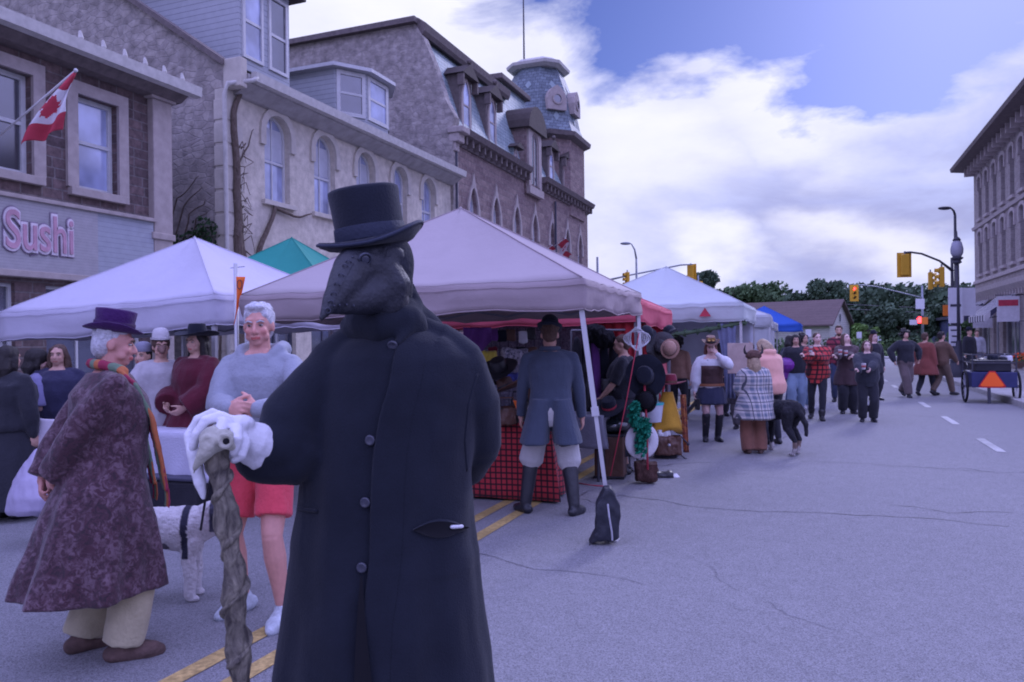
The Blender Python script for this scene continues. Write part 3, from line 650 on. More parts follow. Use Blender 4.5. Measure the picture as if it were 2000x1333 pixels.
# ================================================================ BUILDING C : red sandstone hall with mansard and corner tower
C = thing('town_hall', 'red sandstone gothic hall with slate mansard, dormers and a corner tower with round window', 'building', (-13.4, 37, 0))
FC = Fr((-13.4, 27.6, 0), (0, 1, 0), (1, 0, 0))    # u = Y-27.6
yw = [29.7, 32.2, 34.8, 37.4, 40.2, 43.0, 45.6]
opsC = [(y - 27.6 - .42, y - 27.6 + .42, 5.7, 8.1, 'g') for y in yw]; g2 = [(y - 27.6 - .8, y - 27.6 + .8, .7, 3.6, 'g') for y in yw]
wall(FC, 19.8, 0, 9.85, opsC + g2, 'front_wall', redst, C, .28)
for o in opsC: window(C, FC, o, whf, gl_day, rec=.2, fw=.08, mull=0, rails=(.45,), sill=(limeA, .16, .1), hood=(limeA, .22, .45))
for o in g2: window(C, FC, o, darkf, gl_dark, rec=.2, mull=1, rails=())
for o in opsC:
    mb = MB(); c = (o[0] + o[1]) / 2; mb.add([FC.p(c - .2, 8.15, 0), FC.p(c + .2, 8.15, 0), FC.p(c, 8.75, 0), FC.p(c - .2, 8.15, .075), FC.p(c + .2, 8.15, .075), FC.p(c, 8.75, .075)], [(0, 1, 2), (3, 4, 5), (0, 1, 4, 3), (1, 2, 5, 4), (0, 2, 5, 3)]); mb.build('keystone', limeA, C)
MX = -13.4
mp_ = [(-.05, 10.2), (-.35, 11.2), (-.8, 12.6), (-1.25, 13.7), (-1.55, 14.25)]   # mansard profile (offset, z)
def mans(u0, u1, top=0, name='mansard_roof', mt=None, dx=0):
    m = MB(); n = len(mp_)
    vs = [FC.p(u, z + (top if i == n - 1 else top * i / n), d + dx) for u in (u0, u1) for i, (d, z) in enumerate(mp_)]
    m.add(vs, [(i, i + 1, i + 1 + n, i + n) for i in range(n - 1)])
    m.quad(FC.p(u0, 14.25 + top, -1.55), FC.p(u1, 14.25 + top, -1.55), FC.p(u1, 14.4 + top, -15), FC.p(u0, 14.4 + top, -15)); return m.build(name, mt or slate2, C)
mans(.45, 9.2); mans(14.0, 17.0, -1.6)
# side wall follows the mansard
mb = MB(); sp = [(MX + .12, 0), (MX + .12, 10.1), (MX + .2, 10.55), (MX - .2, 11.3), (MX - .65, 12.7), (MX - 1.15, 13.9), (MX - 1.5, 14.5), (MX - 17, 14.5), (MX - 17, 0)]
mb.loft([[Vector((x, 27.56, z)) for x, z in sp], [Vector((x, 28.05, z)) for x, z in sp]]); mb.build('side_wall', rubble, C)
mb = MB(); mb.tube([(MX + .3, 27.8, 10.2)] * 1 + [(MX + .3, 27.8, 10.6)], .3, 10)
mb = MB(); mb.span((MX - .1, 27.5, 9.9), (MX + .6, 28.2, 10.15)); mb.span((MX - .05, 27.55, 9.55), (MX + .4, 28.1, 9.9)); mb.span((MX - .02, 27.6, 9.2), (MX + .22, 28.0, 9.55)); mb.build('corner_corbel', limeA, C, bevel=.04)
mb = MB(); extr(mb, FC, [(-1.2, 14.05), (-1.1, 14.2), (-1.05, 14.5), (-1.4, 14.75), (-1.9, 14.72), (-1.9, 14.3)], .0, 9.35); mb.span((MX - 1.4, 27.3, 14.5), (MX - 17, 27.9, 14.72)); mb.build('roof_trim', darkst, C)
def corn(u0, u1, z=9.86):
    m = MB(); extr(m, FC, [(0, z - .3), (.08, z - .3), (.14, z), (.45, z + .1), (.55, z + .32), (.0, z + .36)], u0, u1)
    k = u0 + .3
    while k < u1: boxf(m, FC, k, k + .14, z - .25, z + .06, .07, .36); k += .62
    m.build('cornice', darkst, C)
corn(.45, 8.3); corn(10.6, 19.8)
def dorm(u, w, z0, z1, xf=-.25, back=2.2, small=False):
    m = MB(); boxf(m, FC, u - w / 2, u + w / 2, z0, z1, xf - back, xf)
    dm = m.build('dormer', darkst if not small else slate2, C); sub_o(dm)
    ff = Fr(FC.p(u - w / 2, 0, xf), (0, 1, 0), (1, 0, 0))
    o = (w * .22, w * .78, z0 + .15, z1 - .12, 'g'); m = MB(); ringmesh(m, ff, outline(*o[:4], 'g', -.12), outline(*o[:4], 'g', .05), .0, .06); boxf(m, ff, w * .22, w * .78, (z0 + z1) / 2, (z0 + z1) / 2 + .07, 0, .045); m.build('dormer_frame', limeA, dm)
    g = MB(); g.quad(*[ff.p(*q, .02) for q in outline(*o[:4], 'g', .05)]); g.build('dormer_glass', gl_day, dm)
    r = MB(); e = .22
    vs = [ff.p(-e, z1, d) for d in (.3, -back)] + [ff.p(w / 2, z1 + w * .45, d) for d in (.3, -back)] + [ff.p(w + e, z1, d) for d in (.3, -back)]
    r.add(vs, [(0, 2, 4), (1, 3, 5), (0, 1, 3, 2), (2, 3, 5, 4), (0, 1, 5, 4)]); r.build('dormer_roof', brownr, dm)
    if not small:
        for s_ in (-.14, w + .02): r = MB(); boxf(r, ff, s_, s_ + .12, z1 - .5, z1 - .02, .0, .28); r.build('dormer_bracket', darkst, dm)
        MB().ell(ff.p(w / 2, z1 + w * .45 + .12, .2), .12, 8, 6).build('dormer_finial', darkst, dm)
dorm(29.6 - 27.6, 1.25, 10.35, 12.75); dorm(32.4 - 27.6, 1.25, 10.35, 12.75); dorm(40.9 - 27.6, 1.2, 10.35, 12.3); dorm(43.6 - 27.6, 1.2, 10.35, 12.3)
dorm(35.0 - 27.6, .6, 10.3, 11.0, -.1, 1.0, True)
# pavilion with the tall arched gable window
m = MB(); boxf(m, FC, 8.35, 10.55, 9.0, 12.3, -2.5, .10)
pv = m.build('gable_bay', redst, C); sub_o(pv)
m = MB(); ff = Fr(FC.p(8.35, 0, .10), (0, 1, 0), (1, 0, 0)); o = (.55, 1.65, 9.5, 12.2, 'r'); ringmesh(m, ff, outline(.15, 2.05, 9.4, 13.1, 'r'), outline(*o[:4], 'r'), 0, .12); boxf(m, ff, .05, 2.15, 9.0, 9.38, 0, .2); ringmesh(m, ff, outline(*o[:4], 'r'), outline(*o[:4], 'r', .09), .0, .05); boxf(m, ff, 1.06, 1.14, 9.5, 12.1, 0, .05); m.build('bay_surround', limeA, pv)
g = MB(); g.quad(*[ff.p(*q, .02) for q in outline(*o[:4], 'r', .08)]); g.build('bay_glass', gl_dark, pv)
r = MB(); n = 10; rr = []
for d in (.3, -2.6): rr.append([ff.p(1.1 - 1.35 * cos(pi * k / n), 12.25 + 1.25 * sin(pi * k / n), d) for k in range(n + 1)])
r.loft(rr, True, True); r.build('bay_roof', brownr, pv)
# taller pavilion roof behind (truncated slate pyramid with flared foot)
m = MB(); rings = []
for z, dx, dy in ((10.2, 0, 0), (11.4, .45, .35), (13.2, .95, .75), (15.1, 1.5, 1.1)):
    rings.append([Vector((MX - .15 - dx, 35.7 + dy, z)), Vector((MX - .15 - dx, 41.6 - dy, z)), Vector((MX - 8 + dx, 41.6 - dy, z)), Vector((MX - 8 + dx, 35.7 + dy, z))])
m.loft(rings); m.build('pavilion_roof', slate2, C)
m = MB(); m.span((MX - 1.35, 36.5, 15.103), (MX - 7, 40.8, 15.4)); m.build('pavilion_trim', darkst, C, bevel=.05)
# corner tower
TX, TY = MX - 2.35, 45.0; TS = 2.45
def octo(s, z, ch=.62, cx=TX, cy=TY):
    k = s * ch; p = [(s, -k), (s, k), (k, s), (-k, s), (-s, k), (-s, -k), (-k, -s), (k, -s)]; return [Vector((cx + a, cy + b, z)) for a, b in p]
m = MB(); m.loft([octo(TS, 9.0, .6), octo(TS, 13.5, .6)]); m.build('tower_wall', redst, C)
m = MB(); m.loft([octo(TS + .02, 13.45, .6), octo(TS + .35, 13.6, .6), octo(TS + .4, 13.85, .6), octo(TS + .1, 13.95, .6)]); m.build('tower_cornice', darkst, C)
m = MB(); m.loft([octo(TS + .12, 13.9, .55), octo(TS - .15, 14.6, .5), octo(TS - .32, 15.6, .46), octo(TS - .55, 16.7, .44), octo(TS - .95, 17.8, .42), octo(TS - 1.1, 18.1, .42)]); m.build('tower_roof', slate, C)
m = MB(); m.loft([octo(TS - 1.0, 18.1, .6), octo(TS - .75, 18.25, .6), octo(TS - .72, 18.42, .6), octo(TS - .95, 18.5, .6), octo(TS - 1.3, 18.75, .6), octo(.1, 18.85, .6)]); m.build('tower_crown', gutm, C)
diam = M('pale_slate_diamond', (.24, .30, .32), .6, var=.15)
m = MB()
def oct_side(i, z, off=.0):
    """centre and axes of roof side i at height z"""
    zs = [(13.9, TS + .12, .55), (14.6, TS - .15, .5), (15.6, TS - .32, .46), (16.7, TS - .55, .44), (17.8, TS - .95, .42)]
    for a, b in zip(zs, zs[1:]):
        if a[0] <= z <= b[0]: t = (z - a[0]) / (b[0] - a[0]); s = a[1] + (b[1] - a[1]) * t; ch = a[2] + (b[2] - a[2]) * t; slope = (b[1] - a[1]) / (b[0] - a[0]); break
    q = octo(s, z, ch); p, r = q[i], q[(i + 1) % 8]; c = (p + r) / 2; u = (r - p).normalized(); n = Vector((u.y, -u.x, 0)); upv = (Vector((0, 0, 1)) + n * slope).normalized(); nn_ = u.cross(upv); nn_ = nn_ if nn_.dot(n) > 0 else -nn_
    return c, u, upv, nn_
for i in (6, 7, 0):
    for z, k in ((14.9, 0), (16.9, 0)):
        c, u, v, n = oct_side(i, z)
        for dx in ((0,) if i == 7 else (-.0,)):
            m = MB(); q = c + n * .03 + u * dx; s_ = .3; m.quad(q - u * s_ * .7, q - v * s_, q + u * s_ * .7, q + v * s_); m.build('slate_diamond', diam, C)
for i in (7, 0):
    c, u, v, n = oct_side(i, 15.9); nh = Vector((n.x, n.y, 0)).normalized(); uu = u
    ff = Fr(Vector((c.x, c.y, 0)) + nh * .42, uu, nh); zc = 15.85
    arc = [(-.62, zc - .62), (-.62, zc + .05), (-.5, zc + .42), (-.28, zc + .68), (0, zc + .85), (.28, zc + .68), (.5, zc + .42), (.62, zc + .05), (.62, zc - .62)]
    m = MB(); m.loft([[ff.p(*q, 0) for q in arc], [ff.p(*q, -.9) for q in arc]]); ow = m.build('oculus', limeA, C); sub_o(ow)
    m = MB(); nn2 = 16; ringmesh(m, ff, [(.34 * cos(2 * pi * k / nn2), zc + .02 + .34 * sin(2 * pi * k / nn2)) for k in range(nn2)], [(.25 * cos(2 * pi * k / nn2), zc + .02 + .25 * sin(2 * pi * k / nn2)) for k in range(nn2)], 0, .07, True); m.build('oculus_ring', limeA, ow)
    m = MB(); m.quad(*[ff.p(.27 * cos(2 * pi * k / nn2), zc + .02 + .27 * sin(2 * pi * k / nn2), .01) for k in range(nn2)]); m.build('oculus_glass', gl_dark, ow)
m = MB(); m.tube([(TX - .6, TY - .9, 18.6), (TX - .6, TY - .9, 24)], [.06, .035], 8); m.build('mast', darkf, C)
for q in (12.9, .22): MB().tube([FC.p(q, 9.3, .13), FC.p(q, .2, .13)], .065, 8).build('downspout', darkf, C)
mb = MB(); mb.quad((MX, 47.4, 0), (MX - 17, 47.4, 0), (MX - 17, 47.4, 10), (MX, 47.4, 10)); mb.build('end_wall', redst, C)
for pxs, d in (((1052, 492), 38.5), ((1078, 478), 39.8)):
    a = P(pxs[0], pxs[1] + 6, d); b = P(pxs[0] + 26, pxs[1] - 12, d - 1.4)
    flag('small Canadian flag on the sandstone hall, ' + ('the one further from the tower' if pxs[0] < 1060 else 'the one nearer the tower'), [a, b], (lambda a, b: (lambda s, t: a.lerp(b, 1 - .6 * t) + Vector((.12 * sin(s * 7), .9 * s, -.75 * s + .06 * sin(t * 6)))))(a, b), 24, 20)

# ================================================================ BUILDING D : right-hand three storey block
D = thing('corner_block', 'three storey grey brick block with overhanging eave and rows of tall windows', 'building', (8, 38, 0))
FD = Fr((8.0, 47.2, 0), (0, -1, 0), (-1, 0, 0))   # u = 47.2-Y
greyb = M('grey_brick', (.34, .29, .28), .95, pat='brick', col2=(.27, .23, .22), col3=(.34, .31, .3), sz=(.24, .08), var=.2, vs=4, bump=.4)
trimD = M('pale_trim', (.42, .37, .36), .85, var=.15)
uy = [1.6 + 1.72 * k for k in range(12)]
opsD = [(u - .4, u + .4, 7.6, 9.75, 's') for u in uy] + [(u - .4, u + .4, 4.75, 6.95, 's') for u in uy]
gD = [(1.0, 3.6, .4, 2.9, None), (4.4, 5.6, .13, 2.9, None), (6.4, 9.4, .4, 2.9, None), (10.4, 13.4, .4, 2.9, None), (14.2, 15.4, .13, 2.9, None), (16.2, 19.4, .4, 2.9, None)]
wall(FD, 24, 0, 10.5, opsD + gD, 'front_wall', greyb, D, .3)
for o in opsD: window(D, FD, o, darkf, gl_dark, rec=.22, fw=.07, mull=0, rails=(.5,), sill=(trimD, .14, .08), hood=(trimD, .16, .7))
for o in gD: window(D, FD, o, whf, gl_dark, rec=.15, mull=1, rails=())
mb = MB(); extr(mb, FD, [(0, 10.2), (.25, 10.3), (.3, 10.42), (.98, 10.5), (1.02, 10.68), (.85, 10.8), (-3, 11.4), (-3, 10.5), (0, 10.5)], -.7, 24); mb.build('roof_eave', darkst, D)
k = .3
while k < 24: mb = MB(); boxf(mb, FD, k, k + .12, 10.02, 10.48, .003, .5); mb.build('eave_bracket', trimD, D); k += .86
mb = MB(); extr(mb, FD, [(0, 7.15), (.1, 7.15), (.14, 7.3), (0, 7.34)], 0, 24); extr(mb, FD, [(0, 3.5), (.15, 3.5), (.35, 3.75), (.38, 3.95), (0, 4.0)], 0, 24); extr(mb, FD, [(0, 4.3), (.08, 4.3), (.08, 4.45), (0, 4.5)], 0, 24)
k = .2
while k < 24: boxf(mb, FD, k, k + .12, 3.3, 3.55, .003, .2); k += .5
mb.build('string_course', trimD, D)
mb = MB(); mb.quad((8, 47.2, 0), (24, 47.2, 0), (24, 47.2, 10.5), (8, 47.2, 10.5)); mb.quad((8, 23.2, 0), (24, 23.2, 0), (24, 23.2, 10.5), (8, 23.2, 10.5)); mb.build('side_wall', greyb, D)
awn = M('striped_awning', (.55, .53, .55), .8, pat='stripes', col2=(.05, .05, .09), sz=(.55, .5), var=.05)
for u0, u1, lab in ((.6, 4.0, 'far'), (6, 9.6, 'near')):
    a = thing('awning', 'black and white striped awning over the %s shop window of the grey brick block' % ('corner' if lab == 'far' else 'second'), 'awning', FD.p((u0 + u1) / 2, 3.1, .4))
    m = MB(); m.add([FD.p(u, z, d) for u in (u0, u1) for z, d in ((3.45, .02), (2.45, 1.3), (2.2, 1.3), (2.18, 1.27), (3.38, .02))], [(0, 1, 6, 5), (1, 2, 7, 6), (2, 3, 8, 7), (3, 4, 9, 8), (0, 1, 2, 3, 4), (5, 6, 7, 8, 9)]); m.build('canopy', awn, a)
    for q in (u0 + .05, u1 - .05): MB().tube([FD.p(q, 2.3, 1.28), FD.p(q, 2.5, .02)], .015, 6).build('bracket', darkf, a)
wsg = M('banner_white', (.6, .58, .62), .8, var=.1)
for i, (u, z, lab) in enumerate(((5.0, 2.9, 'white rectangular hanging sign beside the striped awning of the brick block'), (10.2, 3.1, 'white and red banner hanging from the brick block near the wagon'))):
    s_ = thing('hanging_sign', lab, 'sign', FD.p(u, z, .4)); m = MB(); m.tube([FD.p(u, z + .15, 0), FD.p(u, z + .15, 1.0)], .02, 6); m.build('bracket', darkf, s_)
    m = MB(); boxf(m, FD, u - .02, u + .02, z - .95, z + .1, .15, .95); m.build('board', wsg, s_)
    if i: m = MB(); boxf(m, FD, u - .03, u + .03, z - .3, z - .05, .2, .9); m.build('red_band', redc, s_)
# ================================================================ BEYOND THE JUNCTION
barkt = M('tree_bark', (.07, .055, .045), .95, pat='bark', col2=(.11, .09, .075), sz=(.3, 1), bump=.6)
lf = [M('leaf_dark', (.07, .11, .065), .9, var=.5, vs=.8), M('leaf_mid', (.075, .125, .055), .9, var=.45, vs=.8), M('leaf_light', (.15, .25, .07), .9, var=.4, vs=.9)]
def tree(px, ytop, d, rpx, mi, label, seed, n=900, base=None, lsz=.35, group=None, conical=False):
    top = P(px, ytop, d); h = top.z; r = rpx / 1500 * d; loc = Vector((top.x, top.y, 0)); rd = random.Random(seed)
    t = thing('tree', label, 'tree', loc, group)
    m = MB(); b = [loc, loc + Vector((.1, 0, h * .3)), loc + Vector((-.1, .1, h * .62)), loc + Vector((0, 0, h * .85))]; m.tube(b, [h * .035, h * .026, h * .018, .04], 8)
    tips = []
    for k in range(9):
        a = rd.random() * 6.28; z0 = h * (.25 + .5 * rd.random()); e = loc + Vector((cos(a) * r * .7 * rd.random() ** .3, sin(a) * r * .7, z0 + h * .22 * rd.random()))
        m.tube([loc + Vector((0, 0, z0)), (loc + Vector((0, 0, z0))).lerp(e, .5) + Vector((0, 0, h * .04)), e], [.09, .06, .02], 6); tips.append(e)
    m.build('trunk', barkt, t, smooth=True)
    m = MB(); nc = 26 if not conical else 18
    for k in range(nc):
        zf = rd.random() if not conical else k / nc; a = rd.random() * 6.28
        if conical: rr = r * (1 - zf) * .8; c = loc + Vector((cos(a) * rr, sin(a) * rr, h * (.15 + .83 * zf))); cr_ = r * .35 * (1.1 - zf)
        else:
            env = sqrt(max(0, 1 - (2 * (zf ** .8) - 1) ** 2)); rr = r * env * (rd.random() ** .4) * .82; c = loc + Vector((cos(a) * rr, sin(a) * rr, h * (.3 + .62 * zf))); cr_ = r * (.24 + .2 * rd.random())
            if zf > .8: c.z = h * .86; rr *= .4
        leaves(m, c, (cr_, cr_, cr_ * .75), n // nc * 4, lsz * .68, rd.random())
    m.build('crown', lf[mi], t)
bt = 'trees beyond the junction'
tree(1378, 520, 70, 44, 0, 'tall dark tree rising behind the left hanging traffic signal', 1, 1500, group=bt)
tree(1232, 543, 66, 26, 0, 'dark tree behind the left street lamp and mauve canopy', 2, 900, group=bt)
tree(1440, 556, 88, 60, 1, 'mid green tree above the near white canopy, touching the dark one', 3, 1500, group=bt)
tree(1490, 550, 92, 62, 1, 'broad mid green tree above the blue canopy', 4, 1600, group=bt)
tree(1605, 540, 95, 52, 0, 'tall tree directly above the ridge of the brown roofed house', 5, 1600, group=bt)
tree(1565, 566, 97, 28, 0, 'smaller tree left of the tall one over the brown roof', 6, 900, group=bt)
tree(1645, 560, 96, 22, 0, 'slim dark tree just behind the red traffic signal', 16, 800, group=bt)
tree(1692, 566, 99, 14, 0, 'narrow conifer right of the red traffic signal', 7, 500, group=bt, conical=True)
tree(1735, 600, 74, 55, 0, 'rounded dark tree in the middle of the hillside right of the house', 8, 2200, group=bt, lsz=.3)
tree(1795, 612, 72, 42, 0, 'dark bushy tree behind the pedestrian signal', 9, 1600, group=bt, lsz=.3)
tree(1690, 632, 66, 26, 2, 'bright green small tree right of the pale gable', 10, 1100, group=bt, lsz=.22)
tree(1850, 590, 80, 40, 0, 'dark tree behind the white street signs', 11, 1300, group=bt)
tree(1885, 622, 66, 30, 1, 'green tree half hidden by the brick corner block', 12, 800, group=bt)
tree(1535, 640, 100, 40, 0, 'low tree showing over the blue canopy beside the house', 13, 700, group=bt)
m = MB(); rd = random.Random(5)
for k in range(90):
    px = 1080 + k * 11.0; y = 600 + 10 * noise.noise(Vector((px * .012, 0, 0))) - (22 if px > 1650 else 0); d = 112 + rd.random() * 12
    c = P(px, y + 14, d); leaves(m, c, (5, 5, 3.2), 330, .42, k); c.z = 2.2; leaves(m, c, (5, 5, 4), 260, .48, k + 500)
tag(m.build('woodland', lf[0], None), 'dark wooded hillside filling the end of the street', 'woodland', kind='stuff')
m = MB()
for k in range(40):
    c = Vector((-14 + k * .95, 64.4 + .5 * sin(k), .75)); leaves(m, c, (.75, .7, .85), 110, .16, k + 50)
hg = thing('hedge', 'low green hedge behind the far pavement', 'hedge', (5, 64.4, 0)); m.build('foliage', lf[1], hg)
for px, d, k in ((1703, 63.6, 3), (1672, 63.2, 4)):
    c = P(px, 680, d); c.z = .7; b = thing('shrub', 'light green shrub at the far kerb, %s' % ('the right one of two' if k == 3 else 'the left one of two'), 'shrub', (c.x, c.y, 0), 'light green kerb shrubs'); m = MB(); leaves(m, c, (1.0, .8, .8), 500, .13, k); m.build('foliage', lf[2], b)
    m = MB(); m.tube([(c.x, c.y, 0), (c.x, c.y, .6)], .04, 6); m.build('stem', barkt, b)

# house with brown roof
gp = P(1640, 589, 72); gp.z = 0
ax = (-RT * cos(radians(38)) + FW * sin(radians(38))).normalized(); gn = -ax; gu = Vector((-gn.y, gn.x, 0))
Hs = thing('house', 'small pale gabled house with a long brown roof at the end of the street', 'house', gp)
paleh = M('pale_render', (.52, .50, .46), .9, pat='siding', col2=(.26, .26, .25), sz=(1, .2), var=.1); brnr = M('brown_shingle', (.15, .11, .105), .95, pat='shingle', col2=(.13, .097, .093), col3=(.10, .07, .07), sz=(.5, .25), var=.12)
HW, HL, HE, HR = 3.3, 13.0, 2.9, 5.0
m = MB()
e0 = [gp + gu * s * HW for s in (-1, 1)]; e1 = [p + ax * HL for p in e0]; z = lambda p, h: Vector((p.x, p.y, h))
m.quad(z(e0[0], 0), z(e0[1], 0), z(e0[1], HE), z(gp, HR - .05), z(e0[0], HE)); g2_ = gp + ax * HL; m.quad(z(e1[0], 0), z(e1[1], 0), z(e1[1], HE), z(g2_, HR - .05), z(e1[0], HE))
for a, b in zip(e0, e1): m.quad(z(a, 0), z(b, 0), z(b, HE), z(a, HE))
m.build('wall', paleh, Hs)
m = MB()
for s in (-1, 1):
    a = gp + gu * s * (HW + .4) - ax * .4; b = a + ax * (HL + .8); r0 = gp - ax * .4; r1 = r0 + ax * (HL + .8); lo = HE - .3
    m.loft([[z(a, lo), z(b, lo), z(b, lo + .14), z(a, lo + .14)], [z(r0, HR), z(r1, HR), z(r1, HR + .14), z(r0, HR + .14)]])
m.build('roof', brnr, Hs)
ff = Fr(z(e0[0], 0), gu, gn)
for u, z0, z1 in ((1.5, .8, 1.9), (2.5, .8, 1.9), (4.3, .8, 1.9), (5.3, .8, 1.9), (3.0, 3.0, 3.8)):
    m = MB(); ringmesh(m, ff, outline(u - .05, u + .55, z0, z1), outline(u, u + .5, z0 + .05, z1 - .05), 0, .06, True); wdw = m.build('window', whf, Hs); sub_o(wdw)
    m = MB(); m.quad(*[ff.p(*q, .02) for q in outline(u, u + .5, z0 + .05, z1 - .05)]); m.build('glass', gl_dark, wdw)
ff = Fr(z(e1[0 if (e1[0] - Vector((0, 0, 0))).length < (e1[1]).length else 1], 0), -ax, Vector((0, 0, 0)))
# dark block beyond the junction on the right
dkb = M('dark_blue_cladding', (.07, .08, .15), .8, var=.15); 
c = P(1885, 660, 68); E = thing('low_building', 'dark blue flat roofed building behind the street signs at the far corner', 'building', (c.x, c.y, 0))
m = MB(); m.span((c.x - 1.6, c.y - 1, 0), (c.x + 14, c.y + 8, 3.0)); m.build('wall', dkb, E); m = MB(); m.span((c.x - 1.9, c.y - 1.3, 3.003), (c.x + 14.2, c.y + 8.2, 3.25)); m.build('roof_edge', darkf, E)
m = MB(); m.span((c.x - .6, c.y - 1.06, .2), (c.x + .5, c.y - 1.003, 2.2)); m.build('door', whf, E)
m = MB(); m.span((c.x + 1.2, c.y - 1.06, 1), (c.x + 3.2, c.y - 1.003, 2.2)); m.build('window', gl_day, E)

# ================================================================ STREET FURNITURE
polem = M('galvanised_pole', (.24, .26, .29), .5, var=.15, metal=.4); polek = M('dark_pole', (.05, .05, .065), .6, var=.1); sigy = M('signal_yellow', (.60, .33, .03), .5, var=.08, bump=.05)
red_on = M('signal_red_lit', (1.0, .04, .05), .5, var=0, bump=0, emit=6); lens_off = M('signal_lens', (.04, .03, .03), .2, var=0, bump=0)
def vgz(): return Vector((0, 0, 1))
def signal(pos, face, label, lit=None, w=.34, h=1.05, plate=True, group='traffic signals'):
    """pos = top centre of the housing, face = horizontal direction the lenses look"""
    s = thing('traffic_signal', label, 'signal', pos, group); f = Vector(face).normalized(); u = Vector((-f.y, f.x, 0)); R = Matrix((u, f, Vector((0, 0, 1)))).transposed()
    c = Vector(pos) - Vector((0, 0, h / 2))
    m = MB(); m.box(c, (w, .2, h), R); m.build('housing', sigy, s, bevel=.03)
    if plate: m = MB(); m.box(c + f * .11, (w + .28, .015, h + .18), R); m.build('backplate', sigy, s)
    m = MB(); m.tube([Vector(pos), Vector(pos) + Vector((0, 0, .14))], .04, 8); m.build('hanger', polem, s)
    for k in range(3):
        lc = c + Vector((0, 0, (1 - k) * h * .31)) + f * .12
        Q = f.to_track_quat('Z', 'Y').to_matrix()
        m = MB(); m.lathe(lc, [(.11, 0), (.11, .02), (.02, .03)], 12, True, rot=Q); m.build('lens', red_on if lit == k else lens_off, s)
        m = MB(); rr = []
        for q in range(9):
            a = pi * (-.15 + 1.3 * q / 8); dv = u * cos(a) * .125 + Vector((0, 0, 1)) * sin(a) * .125; rr.append((lc + dv, lc + dv + f * .17))
        for q in range(8): m.quad(rr[q][0], rr[q + 1][0], rr[q + 1][1], rr[q][1])
        o = m.build('visor', sigy, s); md = o.modifiers.new('t', 'SOLIDIFY'); md.thickness = .008
    return s
def mast(base, top_h, arm, label, mat=None, r=.11):
    s = thing('signal_pole', label, 'pole', base); b = Vector(base)
    m = MB(); m.tube([b, b + Vector((0, 0, top_h))], [r, r * .7], 12); m.build('pole', mat or polem, s, smooth=True)
    m = MB(); m.tube([b, b + Vector((0, 0, .35))], [r * 1.9, r * 1.5], 12); m.build('base', mat or polem, s)
    m = MB(); m.tube(arm, [.075] + [.05] * (len(arm) - 1), 8); m.build('arm', mat or polem, s, smooth=True)
    return s
back = FW; fr_ = -FW
# left mast over the white canopy
bL = P(1168, 600, 50); bL.z = 0
aL = [P(1168, 552, 50), P(1230, 538, 50), P(1290, 526, 50), P(1330, 518, 50), P(1352, 517, 50)]
mast(bL, 7.0, aL, 'grey mast arm pole rising behind the mauve and white canopies')
signal(P(1349, 519, 50), FW * .6 + RT * .8, 'yellow signal at the tip of the left mast arm, seen from behind', None, .46, 1.2)
signal(P(1225, 532, 50), -FW * .3 - RT * .95, 'yellow signal halfway along the left mast arm, side on', None, .34, 1.0, False)
sb = thing('traffic_signal', 'small red lit signal peeping out under the left mast arm', 'signal', P(1366, 560, 62), 'traffic signals'); bpy.data.objects.remove(sb)
signal(P(1364, 552, 62), fr_, 'small signal with its red lamp lit just below the left mast arm', 0, .36, 1.0, True)
mm = P(1364, 560, 62); mast((mm.x, mm.y, 0), mm.z + .9, [mm + Vector((0, .2, .35)), mm + Vector((0, 0, .3))], 'short signal post behind the white canopy', r=.08)
# left street lamp
def lamp(base, h, tip, label, mat):
    s = thing('street_lamp', label, 'street lamp', base); b = Vector(base); t = Vector(tip); top = b + Vector((0, 0, h))
    m = MB(); m.tube([b, top], [.095, .06], 10); m.build('pole', mat, s, smooth=True)
    m = MB(); m.tube([top, top.lerp(t, .25) + Vector((0, 0, (t.z - h) * .35)), top.lerp(t, .7) + Vector((0, 0, (t.z - h) * .25)), t], [.06, .05, .04, .035], 8); m.build('arm', mat, s, smooth=True)
    dv = (t - top); dv.z = 0; dv.normalize(); m = MB(); m.ell(t + dv * .25, (.34, .16, .09), 12, 8, Matrix.Rotation(atan2(dv.y, dv.x), 3, 'Z')); m.build('lamp_head', mat, s, smooth=True)
b_ = P(1244, 600, 47); lamp((b_.x, b_.y, 0), P(1244, 506, 47).z, P(1230, 476, 47), 'grey cobra head street lamp left of the white canopy peak', polem)
# right corner mast and lamp
bR = P(1868, 650, 38); bR.z = 0
lamp(bR, P(1868, 420, 38).z, P(1855, 407, 38), 'dark cobra head street lamp beside the brick corner block', polek)
b2 = P(1861, 650, 36.5); b2.z = 0
mast(b2, P(1861, 505, 36.5).z, [P(1861, 530, 36.5), P(1835, 510, 36.5), P(1800, 496, 36.5), P(1778, 493, 36.5), P(1766, 494, 36.5)], 'dark corner mast with an arm reaching left over the road', polek, .09)
signal(P(1767, 497, 36.5), FW * .95 + RT * .2, 'large yellow signal seen from behind at the end of the right corner mast arm', None, .36, 1.0)
signal(P(1839, 522, 36.5), -RT * .9 + FW * .3, 'yellow signal side on, just left of the right corner mast', None, .32, .95, False)
signal(P(1817, 532, 42), RT * .9 - FW * .3, 'yellow signal side on, left of the one by the corner mast', None, .32, .95, False)
b3 = P(1802, 650, 62); b3.z = 0
mast(b3, P(1802, 558, 62).z, [P(1802, 583, 62), P(1760, 572, 62), P(1710, 560, 62), P(1680, 557, 62), P(1666, 558, 62)], 'grey far side mast with a long arm over the junction')
signal(P(1667, 559, 62), fr_, 'far signal with its red lamp lit at the tip of the long arm', 0, .42, 1.15)
wireM = M('wire', (.1, .1, .12), .7, bump=0)
ws_ = thing('overhead_wires', 'pair of overhead wires crossing behind the far signal', 'wires', P(1700, 600, 80))
